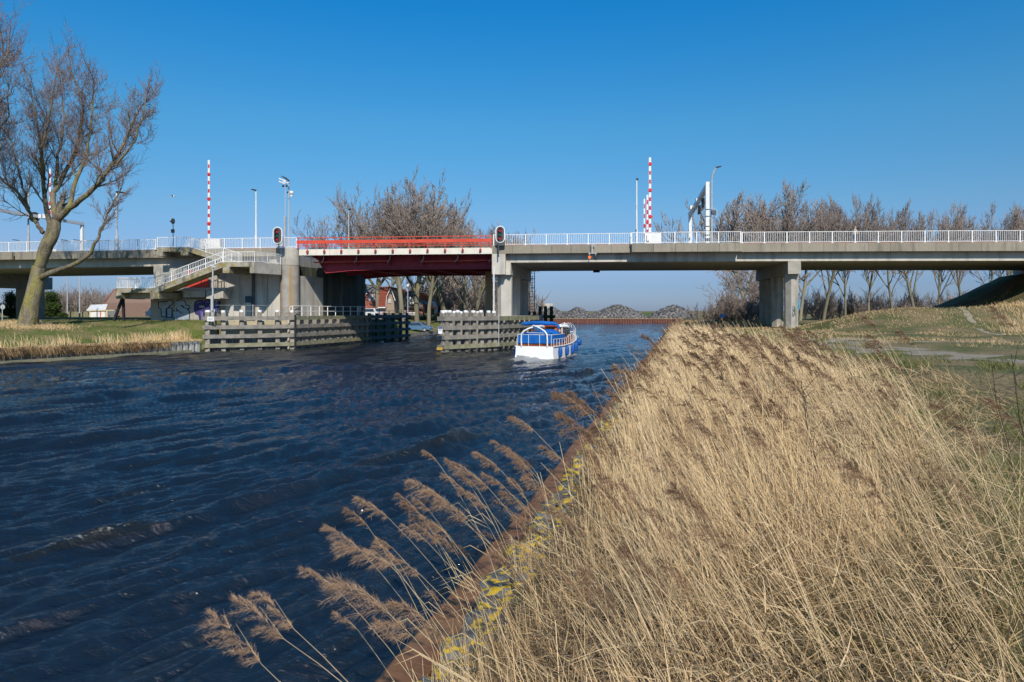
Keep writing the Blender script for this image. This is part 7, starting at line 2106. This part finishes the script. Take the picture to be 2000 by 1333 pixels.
# 2. thinner, crossing leaves and broken stalks lower down
X, Y, d = scatter(90000, 1.5, 60, .85, dmax); k = ng.random(len(X)) > .7 * inland(X, Y); X, Y, d = X[k], Y[k], d[k]
n = len(X); hz = ng.uniform(.05, .42, n)
dd_ = np.stack([ng.normal(-.25, .75, n), ng.normal(0, .6, n), ng.uniform(.05, .8, n)], -1); dd_ /= np.linalg.norm(dd_, axis=1, keepdims=True)
ribbons("reed_leaf_litter", np.stack([X, Y, z_right(X, Y) + hz * .75 - .05], -1), dd_, bends(n, .08, .18), ng.uniform(.12, .48, n), np.clip(Y * .0008, .005, .022) * ng.uniform(.6, 1.5, n), M['litter'], np.clip(ng.normal(.40, .26, n), 0, 1), nseg=2, face_cam=False)
tag(bpy.data.objects["reed_leaf_litter"], "matted broken reed leaves between the stalks", "reed litter")
# 2b. dry leaf blades hanging off the stalks
X, Y, d = scatter(15000, 1.8, 40, 1.3, lambda Y: dmax(Y) * .95); k = ng.random(len(X)) > .7 * inland(X, Y); X, Y, d = X[k], Y[k], d[k]; n = len(X)
dd_ = np.stack([ng.normal(-.35, .5, n), ng.normal(0, .45, n), ng.uniform(.2, 1.0, n)], -1); dd_ /= np.linalg.norm(dd_, axis=1, keepdims=True)
ribbons("dry_reed_leaves", np.stack([X, Y, z_right(X, Y) + ng.uniform(.15, .62, n)], -1), dd_, np.stack([ng.normal(-.25, .2, n), ng.normal(0, .15, n), -ng.uniform(.2, .8, n)], -1), ng.uniform(.12, .32, n), np.clip(Y * .0016, .007, .03) * ng.uniform(.6, 1.3, n), M['litter'], np.clip(ng.normal(.62, .25, n), 0, 1), nseg=3, face_cam=False, taper=.12)
tag(bpy.data.objects["dry_reed_leaves"], "dry curled leaf blades hanging among the reed stalks", "reed leaves")
# 3. soft matted grass on the landward side
X, Y, d = scatter(80000, 1.6, 62, 2.6, lambda Y: dmax(Y) + 3.2)
dens = np.interp(d - dmax(Y), [-2.4, -1.2, 1.2, 3.2], [.3, 1, .9, .2]) * (1 - .88 * smooth(-.1, .4, patch(X, Y, .9, 4.4) + .35 * (Y < 11))); k = ng.random(len(X)) < dens; X, Y, d = X[k], Y[k], d[k]; n = len(X)
pt = patch(X, Y, 1.1, .7)
dd_ = np.stack([ng.normal(-.35, .40, n) + .7 * pt, ng.normal(0, .40, n) + .7 * patch(X, Y, 1.3, 3), ng.uniform(.12, .85, n)], -1); dd_ /= np.linalg.norm(dd_, axis=1, keepdims=True)
ribbons("matted_grass", np.stack([X, Y, z_right(X, Y) - .02], -1), dd_, np.stack([ng.normal(-.2, .2, n), ng.normal(0, .2, n), -ng.uniform(.1, .6, n)], -1), ng.uniform(.2, .6, n) * (1 + .25 * pt) * (1 - .45 * inland(X, Y)), np.clip(Y * .0008, .004, .024) * ng.uniform(.6, 1.3, n), M['litter'], np.clip(ng.normal(.44, .26, n) + .18 * patch(X, Y, 2.1, 1), 0, 1), nseg=3)
tag(bpy.data.objects["matted_grass"], "matted pale dry grass right of the reeds", "grass")
# 4. green blades in patches
X, Y, d = scatter(110000, 1.6, 60, 1.6, lambda Y: dmax(Y) + 6)
pt = patch(X, Y, .9, 4.4); pt = pt + .45 * (Y < 11); k = (pt > .50) | ((pt > .0) & (ng.random(len(X)) < .12)); X, Y, d = X[k], Y[k], d[k]; n = len(X)
ribbons("green_grass_tufts", np.stack([X, Y, z_right(X, Y) - .02], -1), dirs(n, .2, .35), bends(n, .15, .2), ng.uniform(.10, .34, n), np.clip(Y * .0009, .004, .02), M['greenblade'], ng.random(n), nseg=2)
tag(bpy.data.objects["green_grass_tufts"], "green grass tufts showing through the dry grass", "grass")
# 5. taller sparse reeds standing above the mass, with plumes (one mass) ------------------------------------------------
def plume_arrays(tips, dirs_, lens, scale, n_wisp, g):
    """feathery one-sided plume: wisps hang off a curved axis"""
    B_, D_, Be, Le, Wi = [], [], [], [], []
    for tip, dr, ln, sc in zip(tips, dirs_, lens, scale):
        m = n_wisp
        nb = 22
        bi = g.integers(0, nb, m); ub = (np.arange(nb) + g.random(nb) * .7) / nb; azb = g.uniform(0, 2 * np.pi, nb); lb = g.uniform(.7, 1.25, nb)
        u = np.clip(ub[bi] + g.normal(0, .012, m), 0, 1); v = g.random(m)
        ax = np.array(dr, float); base = np.array(tip) - ax * ln
        droop = np.array([-.16, 0, -.10]) * ln
        pos = base + ax * (ln * u)[:, None] + droop * (u ** 2)[:, None]
        prof = np.sin(np.pi * np.clip(u * .92 + .06, 0, 1)) ** .8
        az = azb[bi] + g.normal(0, .22, m)
        a = np.cross(ax, [0, 1, 0.1]); a /= np.linalg.norm(a); b = np.cross(ax, a)
        sd = a * np.cos(az)[:, None] + b * np.sin(az)[:, None]
        bd = ax * .80 + sd * .42 + np.array([-.12, 0, -.26]); bd /= np.linalg.norm(bd, axis=1, keepdims=True)
        bl = sc * prof * lb[bi]
        pos = pos + bd * (bl * v)[:, None] + np.array([-.10, 0, -.30]) * (bl * v * v)[:, None]
        dd = bd + g.normal(0, .42, (m, 3)); dd /= np.linalg.norm(dd, axis=1, keepdims=True)
        B_.append(pos); D_.append(dd); Be.append(np.tile([-.15, 0, -.25], (m, 1)) + g.normal(0, .22, (m, 3))); Le.append(sc * g.uniform(.12, .38, m) * (1.1 - .5 * v) + .004); Wi.append(g.uniform(.7, 1.3, m))
    return np.concatenate(B_), np.concatenate(D_), np.concatenate(Be), np.concatenate(Le), np.concatenate(Wi)
def far_reeds(name, label, n, y0, y1, dm, dM, Lm, wisp):
    X, Y, d = scatter(n, y0, y1, dm, dM); n = len(X)
    L_ = ng.normal(Lm, .22, n) * np.interp(Y, [0, 4, 9, 14, 24, 60], [.62, .8, 1, .92, .78, .9]); d0 = dirs(n, .17, .12); be = bends(n, .24, .08)
    base = np.stack([X, Y, z_right(X, Y) - .03], -1)
    ribbons(name + "_stems", base, d0, be, L_, np.clip(Y * .0006, .004, .018), M['straw'], np.clip(ng.normal(.6, .2, n), 0, 1), nseg=5)
    tag(bpy.data.objects[name + "_stems"], label + ", their bent stems", "reeds")
    tip = base + d0 * L_[:, None] + be * L_[:, None]; dr = d0 + 2 * be; dr /= np.linalg.norm(dr, axis=1, keepdims=True)
    pl = ng.uniform(.20, .34, n)
    B_, D_, Be, Le, Wi = plume_arrays(tip + dr * pl[:, None] * .55, dr, pl, pl * .42, wisp, ng)
    ribbons(name + "_plumes", B_, D_, Be, Le, np.clip(B_[:, 1] * .0007, .0022, .02) * Wi, M['plume'], np.clip(np.repeat(np.clip(ng.normal(.30, .22, n), 0, 1), wisp) + ng.normal(0, .15, len(B_)), 0, 1), nseg=2, taper=.2)
    tag(bpy.data.objects[name + "_plumes"], label + ", their brown feathery plumes", "reeds")
far_reeds("far_plumed_reeds", "plumed reeds beyond the first metres of the bank", 330, 9, 75, 1.35, lambda Y: np.minimum(dmax(Y), 5.2), 1.22, 95)
far_reeds("near_plumed_reeds", "smaller plumed reeds inside the foreground mass", 60, 3.2, 9, .8, lambda Y: 4.2 + 0 * Y, 1.15, 150)

# 6. individual plumed reeds, each an object of its own
def reed(label, px, py, Yd, plen=.26, lean=.55, dark=.45, group=None, wisps=260, fat=.42, foot=None, tipdir=None):
    tip = at(px, py, Yd)
    g = np.random.default_rng(int(px * 7 + py))
    if foot is None:
        for _ in range(2):
            h = tip.z - float(z_right(tip.x + .5, Yd)); fx = tip.x + lean * h + g.normal(0, .05); fy = tip.y - .12 + g.normal(0, .10)
            fx = max(fx, XB(fy) + .50)
    else: fx, fy = foot
    fz = float(z_right(fx, fy)) - .05
    base = np.array([fx, fy, fz]); tp = np.array(tip)
    # quadratic curve from the foot, bending over with the wind; the plume takes its last part
    tg = np.array([-.62, .02, .70 - .25 * (py > 760)]) if tipdir is None else np.array(tipdir, float); tg /= np.linalg.norm(tg)
    end = tp - tg * plen
    span = end - base; L_ = float(np.linalg.norm(span))
    sideways = np.array([span[0], span[1], 0.0])
    be = sideways * .42 + np.array([0, 0, -abs(span[0]) * .18]); d0 = span - be
    T = thing("plumed_reed", label, "reed", base, group=group)
    nseg = 8; t = np.linspace(0, 1, nseg + 1); pts = [Vector(d0 * u + be * u * u) for u in t] + [Vector(span + (tg * .5 + (d0 + 2 * be) / np.linalg.norm(d0 + 2 * be) * .5) * plen * .7)]
    thick = max(.0020, Yd * .00042)
    mb = MB(); mb.tube(pts, [thick * (1.15 - .6 * u) for u in t] + [thick * .3], 4, cap=False); st_ = mb.build("stem", M['reedstem'], T, world=False)
    # one or two dry leaves on the stem
    for kk in range(g.integers(0, 3)):
        u = g.uniform(.2, .6); p = Vector(d0 * u + be * u * u); q = p + Vector((-.10 - g.random() * .12, g.normal(0, .04), .12)); r = q + Vector((-.12, 0, -.05))
        mb = MB(); w = Vector((.001, 0, .003)) * max(1, Yd * .14); mb.add([p - w, p + w, q + w, q - w, r], [(0, 1, 2, 3), (3, 2, 4)]); mb.build("leaf", M['reedstem'], T, world=False)
    tang = d0 + 2 * be; tang /= np.linalg.norm(tang)
    ax_ = tang * .6 + tg * .4; ax_ /= np.linalg.norm(ax_)
    B_, D_, Be, Le, Wi = plume_arrays([end - base + ax_ * plen], [ax_], [plen], [plen * fat], int(wisps * 2.6), g)
    w = np.full(len(B_), max(.0014, Yd * .00048)) * Wi
    ribbons("plume", B_, D_, Be, Le, w, M['plume'], np.clip(dark + g.normal(0, .22, len(B_)), 0, 1), nseg=2, kind=None, parent=T, taper=.15)
    return T
M['reedstem'] = mat("reed_stem_straw", (.46, .35, .19), (.60, .48, .29), 3, .6, rand=.12)
# reeds seen against the water along the left edge of the mass: (px, py, depth, plume length, wisps, tone, label)
RL = [
 (468, 1164, 3.15, .28, 420, .62, "lowest leftmost plumed reed over the dark water"),
 (516, 1132, 3.2, .25, 380, .62, "second plumed reed from the left, upright, crossing the lowest one"),
 (541, 1130, 3.3, .22, 340, .6, "third plumed reed from the left, close beside the second"),
 (598, 1108, 3.5, .18, 260, .58, "short plumed reed fourth from the left with long bare stem"),
 (641, 1028, 3.9, .20, 280, .6, "plumed reed standing free, up left of the big drooping plumes"),
 (702, 970, 4.3, .20, 280, .6, "highest free plumed reed over the water left of the pair at the middle"),
 (664, 1112, 3.0, .22, 360, .58, "curled plumed reed bending over at its tip"),
 (660, 1135, 2.75, .34, 560, .6, "largest near plume at the bottom left, above the rusty wall"),
 (718, 1070, 3.7, .12, 150, .55, "thin small plumed reed between the free reed and the wall"),
 (655, 1198, 3.3, .12, 150, .52, "small bent plumed reed low beside the largest near plume"),
 (766, 1082, 3.5, .16, 200, .52, "slender drooping plume left of the wall shadow"),
 (790, 1026, 4.0, .15, 200, .58, "narrow plumed reed right of the highest free reed"),
 (808, 935, 4.5, .26, 400, .62, "left plume of the tall pair over the middle water"),
 (838, 958, 4.4, .28, 400, .55, "right plume of the tall pair over the middle water"),
 (826, 1008, 4.2, .14, 200, .5, "little plume below the tall pair"),
 (772, 1180, 3.0, .26, 420, .5, "drooping plume in front of the rusty wall at the bottom"),
 (892, 908, 5.0, .26, 380, .5, "plumed reed right of the tall pair, leaning far left"),
 (901, 955, 4.8, .20, 300, .5, "plumed reed below its taller neighbour, right of the tall pair"),
 (932, 885, 5.3, .20, 300, .52, "upright plume beside the water where the wall begins to show"),
 (968, 862, 5.6, .20, 300, .45, "plume above the wall in the centre of the photo"),
 (948, 925, 5.0, .16, 240, .48, "small plume left of the central wall stretch"),
 (1003, 812, 6.2, .20, 280, .5, "single reed bent to the left with its plume against open water"),
 (1032, 930, 5.6, .22, 320, .45, "plume hanging across the rusty wall"),
 (1060, 872, 6.0, .18, 260, .45, "plume over the middle of the rusty wall"),
 (1090, 768, 7.0, .36, 520, .30, "topmost of the big golden brown plumes beside the water"),
 (1098, 812, 6.8, .36, 520, .28, "second of the big golden brown plumes beside the water"),
 (1112, 772, 7.2, .30, 420, .3, "slim brown plume right of the topmost golden one"),
 (1150, 850, 7.0, .36, 480, .25, "broad brown plume hanging in the middle of the golden group"),
 (1120, 900, 6.4, .34, 460, .3, "lowest plume of the golden brown group"),
 (1185, 765, 8.5, .22, 260, .35, "small reed plume over the wall, right of the golden group"),
 (1203, 714, 10.0, .34, 320, .45, "tall reed left of the wall bend, its plume over the wake"),
 (1228, 720, 11., .26, 240, .4, "reed with short plume right of the tall one at the wall bend"),
 (1262, 655, 14., .50, 300, .15, "dark plume bent left just below the far quay"),
 (1300, 985, 2.9, .30, 620, .12, "large dark out of focus plume in the lower middle"),
 (1190, 1150, 3.1, .24, 480, .12, "dark plume pointing left at the bottom centre"),
 (1120, 1135, 3.0, .22, 360, .2, "brown plume at the bottom centre, left of the horizontal one"),
 (1280, 1105, 3.2, .20, 320, .2, "thin brown plume under the large dark one"),
 (1640, 920, 4.2, .30, 420, .12, "ragged dark plume above the green hollow"),
 (1290, 905, 5.0, .26, 320, .2, "brown plume in the centre right of the reed mass"),
 (1280, 820, 6.5, .34, 380, .18, "pair of brown plumes' left one above the middle of the mass"),
 (1345, 835, 6.2, .34, 380, .2, "pair of brown plumes' right one above the middle of the mass"),
 (1360, 690, 9.0, .36, 320, .12, "dark plume left of the path, above the pale reed field"),
 (1405, 685, 9.2, .38, 320, .12, "dark plume in the middle of the three above the pale reed field"),
 (1430, 700, 8.8, .34, 320, .12, "dark plume on the right of the three above the pale reed field"),
 (1440, 765, 7.0, .42, 420, .15, "long brown plume sloping down right of the centre"),
 (1478, 792, 6.4, .34, 420, .08, "darkest drooping plume right of the long brown one"),
 (1455, 655, 11., .44, 300, .12, "dark plume in front of the gravel path"),
 (1560, 640, 9.5, .26, 260, .2, "tall lone reed against the green mound below the right pier"),
 (1690, 617, 8.2, .20, 240, .2, "long stemmed reed reaching up before the green mound"),
 (1760, 646, 7.8, .20, 240, .15, "long stemmed reed right of it, plume before the mound"),
 (1945, 600, 6.4, .24, 260, .2, "reed with blurred plume before the sandy footpath"),
 (1735, 700, 7.5, .22, 240, .15, "short plume over the grey gravel"),
 (1700, 668, 8.5, .24, 240, .2, "plume left of the gravel, upright"),
 (1820, 800, 5.6, .26, 300, .12, "dusky plume in the short grass at the right"),
 (1930, 790, 5.2, .28, 320, .12, "purplish plume near the right edge"),
 (1500, 790, 6.8, .24, 300, .2, "brown plume amid the pale stalks, right of the dark one"),
 (1540, 740, 8.0, .26, 260, .18, "brown plume over the middle field of pale stalks"),
 (1080, 1000, 4.6, .26, 360, .35, "brown plume over the stones with yellow lichen"),
 (1010, 1010, 4.6, .20, 300, .4, "plume drooping in front of the wall cap"),
 (985, 960, 5.0, .20, 280, .45, "thin plume at the left edge of the mass before the wall"),
 (1160, 960, 5.4, .28, 360, .25, "brown plume left of the centre of the reed mass"),
]
for (px, py, Yd, pln, wi, tone, lb) in RL:
    lean = .62 if px < 1100 else .48
    tone += .12; pln *= 1.12
    td = None
    if "pointing left" in lb: td = (-1, .1, .05)
    elif "curled" in lb: td = (-1, .1, -.1)
    elif py > 1100 and px < 560: td = (-.45, .25, 1)
    reed(lb, px, py, Yd, pln, lean, tone, wisps=wi, fat=.36 if px < 1000 else .42, tipdir=td)
gg = random.Random(77)
for i in range(42):
    Yd = gg.uniform(3.6, 8.5); X0 = XB(Yd) + gg.uniform(-.45, .65); px = 1000 + X0 / Yd * F
    z = float(z_right(XB(Yd) + 1.2, Yd)) + gg.uniform(.55, 1.15) * (.8 if Yd < 5 else 1); py = HOR + (H - z) / Yd * F
    if py > 1320 or px < 640 or i % 5 < 2: continue
    reed("golden plumed reed leaning out over the rusty wall, one of the crowd there", px, py, Yd, gg.uniform(.16, .28), .55, gg.uniform(.4, .65), group="plumed reeds leaning over the rusty wall", wisps=220)
for i in range(70):
    Yd = gg.uniform(3.4, 13); X0 = XB(Yd) + gg.uniform(1.4, 4.6); px = 1000 + X0 / Yd * F
    z = float(z_right(X0, Yd)) + gg.uniform(1.15, 1.65) * (.75 if Yd < 5 else 1); py = HOR + (H - z) / Yd * F
    if px > 2050 or py > 1320: continue
    reed("brown plumed reed lost in the crowd of the reed bank", px, py, Yd, gg.uniform(.2, .34), .5, gg.uniform(.1, .35), group="plumed reeds in the crowd", wisps=200)

# dark dead forbs at the right
for px, py0, py1, Yd, lb in ((1975, 690, 1010, 4.6, "dark dead branching stalk at the right edge"), (1935, 700, 860, 6.5, "thin dark dead stalk left of the taller one at the right edge"), (1565, 745, 900, 5.4, "dark dead stalk among the pale reeds in the middle right"), (1412, 770, 850, 6.5, "thin dark dead stalk below the three dark plumes")):
    a = at(px, py0, Yd); b = Vector((a.x + .18, a.y - .1, float(z_right(a.x + .18, a.y))))
    T = thing("dead_stalk", lb, "dead plant", b)
    mb = MB(); mb.tube([b, b.lerp(a, .4) + Vector((.02, 0, 0)), b.lerp(a, .7) - Vector((.02, 0, 0)), a], [.006, .005, .004, .002], 5)
    for i in range(16):
        f = .3 + .68 * i / 16; p = b.lerp(a, f); mb.tube([p, p + Vector((gg.uniform(-.14, .14), gg.uniform(-.08, .08), gg.uniform(.05, .16)))], [.003, .0015], 3)
    mb.build("stalk", M['dark_stem'], T)

# 7. grasses elsewhere: left bank edge, mounds, around the tree, beyond
def band(name, label, n, fn, Lr, lean, m, wmul=.0007, sp=.3, tint=.6):
    X, Y, Zz = fn(n); n = len(X)
    ribbons(name, np.stack([X, Y, Zz], -1), dirs(n, lean, sp), bends(n, .15, .12), ng.uniform(Lr[0], Lr[1], n) ** 1.0, np.clip(Y * wmul, .01, .09), m, np.clip(ng.normal(tint, .25, n), 0, 1), nseg=2)
    tag(bpy.data.objects[name], label, "grass")
def fL(n):
    Y = ng.uniform(38, 62.3, n); d = np.abs(ng.normal(0, .9, n)) ** 1.0; ok = (patch(Y, Y * .7 + d, .8) > .0) | (d < .35); Y, d = Y[ok], d[ok]; X = XL(Y) - d + .25; return X, Y, z_left(X, Y) - .05
band("bank_edge_grass", "tufted dry grass hanging over the left bank edge", 8000, fL, (.05, .24), .05, M['litter'], .00055, .35, .75)
n_ = 22000; Yt = ng.uniform(37, 59.5, n_); Yt = Yt[ng.random(n_) < np.interp(Yt, [37, 56, 59.5], [1, .8, .15])]; n_ = len(Yt)
ribbons("bank_edge_thatch", np.stack([XL(Yt) + ng.uniform(-.35, .12, n_), Yt, 1.02 + ng.uniform(-.10, .14, n_)], -1), np.stack([ng.uniform(.3, .9, n_), ng.normal(-.2, .3, n_), ng.uniform(-.7, .15, n_)], -1), np.stack([0 * Yt, 0 * Yt, -ng.uniform(.2, .9, n_)], -1), ng.uniform(.15, .60, n_), np.full(n_, .03) * ng.uniform(.6, 1.4, n_), M["litter"], np.clip(ng.normal(.36, .24, n_) + .25 * np.sin(Yt * 2.1) * np.sin(Yt * .7 + 1), 0, 1), nseg=2, face_cam=False)
tag(bpy.data.objects["bank_edge_thatch"], "brown matted grass drooping over the left bank edge", "grass")
def fL2(n):
    Y = ng.uniform(40, 62, n); c = ng.integers(0, 9, n); cy = np.array([44, 48.3, 50.2, 52.5, 55.5, 57.6, 59.4, 61, 61.8])[c]; Y = cy + ng.normal(0, .45, n); X = XL(Y) - .7 - np.abs(ng.normal(0, .5, n)); return X, Y, z_left(X, Y) - .05
band("straw_tufts", "taller tufts of straw coloured grass on the left bank", 800, fL2, (.3, 1.0), .0, M['straw'], .0005, .16, .75)
def fTree(n):
    a = ng.uniform(0, 6.28, n); r = np.abs(ng.normal(1.6, .9, n)); X = base.x + np.cos(a) * r * 1.3; Y = base.y + np.sin(a) * r; return X, Y, z_left(X, Y) - .03
base = P2(95, 1195, 0)
band("tree_foot_grass", "dry grass round the foot of the big tree", 2600, fTree, (.1, .4), .0, M['litter'], .0006, .5, .8)
def fLg(n):
    Y = ng.uniform(45, 72, n); X = XL(np.minimum(Y, 62.3)) - ng.uniform(.5, 22, n); return X, Y, z_left(X, Y) - .02
band("lawn_blades", "short green grass of the left bank", 30000, fLg, (.05, .15), .0, M['greenblade'], .0006, .6, .62)
def fMound(n):
    Y = ng.uniform(30, 70, n); X = ng.uniform(10, 52, n); ok = (X > XB(Y) + 4); X, Y = X[ok], Y[ok]; s = patch(X, Y, .35, 1.0); ok = s > -.1; X, Y = X[ok], Y[ok]; return X, Y, z_right(X, Y) - .02
band("mound_grass", "rough dry grass on the mound below the right pier", 42000, fMound, (.05, .22), .1, M['litter'], .0006, .6, .65)
def fMoundG(n):
    Y = ng.uniform(34, 75, n); X = ng.uniform(14, 56, n); ok = (X > XB(Y) + 5); X, Y = X[ok], Y[ok]; s = patch(X, Y, .3, 5.0); ok = s > .1; X, Y = X[ok], Y[ok]; return X, Y, z_right(X, Y) - .02
band("mound_green_grass", "short green grass on the mound below the right pier", 36000, fMoundG, (.05, .14), .0, M['greenblade'], .0006, .6, .35)
def fRB(n):
    Y = ng.uniform(48, 60, n); X = 36 + (Y - 52) * .7 + ng.uniform(0, 9, n); ok = X / Y > ng.uniform(.69, .84, n); X, Y = X[ok], Y[ok]; return X, Y, z_right(X, Y) - .03
band("tall_dry_grass", "tall pale dry grass at the right edge below the embankment", 6000, fRB, (.15, .55), .15, M['straw'], .0006, .2, .55)
def fFarR(n):
    Y = ng.uniform(72, 108, n); X = XB(Y) + .5 + ng.uniform(0, 11, n); return X, Y, z_right(X, Y) - .03
band("bank_scrub_grass", "brown dry grass under the bare bushes on the right bank", 16000, fFarR, (.15, .7), .0, M['litter'], .0007, .3, .55)
def fFar2(n):
    Y = ng.uniform(QY + .9, QY + 9, n); X = ng.uniform(5, 66, n); return X, Y, np.full(n, 1.15)
band("quay_grass", "dry grass strip on the far quay", 7000, fFar2, (.1, .45), .0, M['litter'], .0006, .3, .7)
toe_grass.build("toe_board_grass", M['litter_plain'] if 'litter_plain' in M else mat("dry_toe_grass", (.42, .33, .17), (.28, .23, .10), 3, .9), None, kind="stuff")
tag(bpy.data.objects["toe_board_grass"], "dry grass growing on the toe boards at the left waterline", "grass")
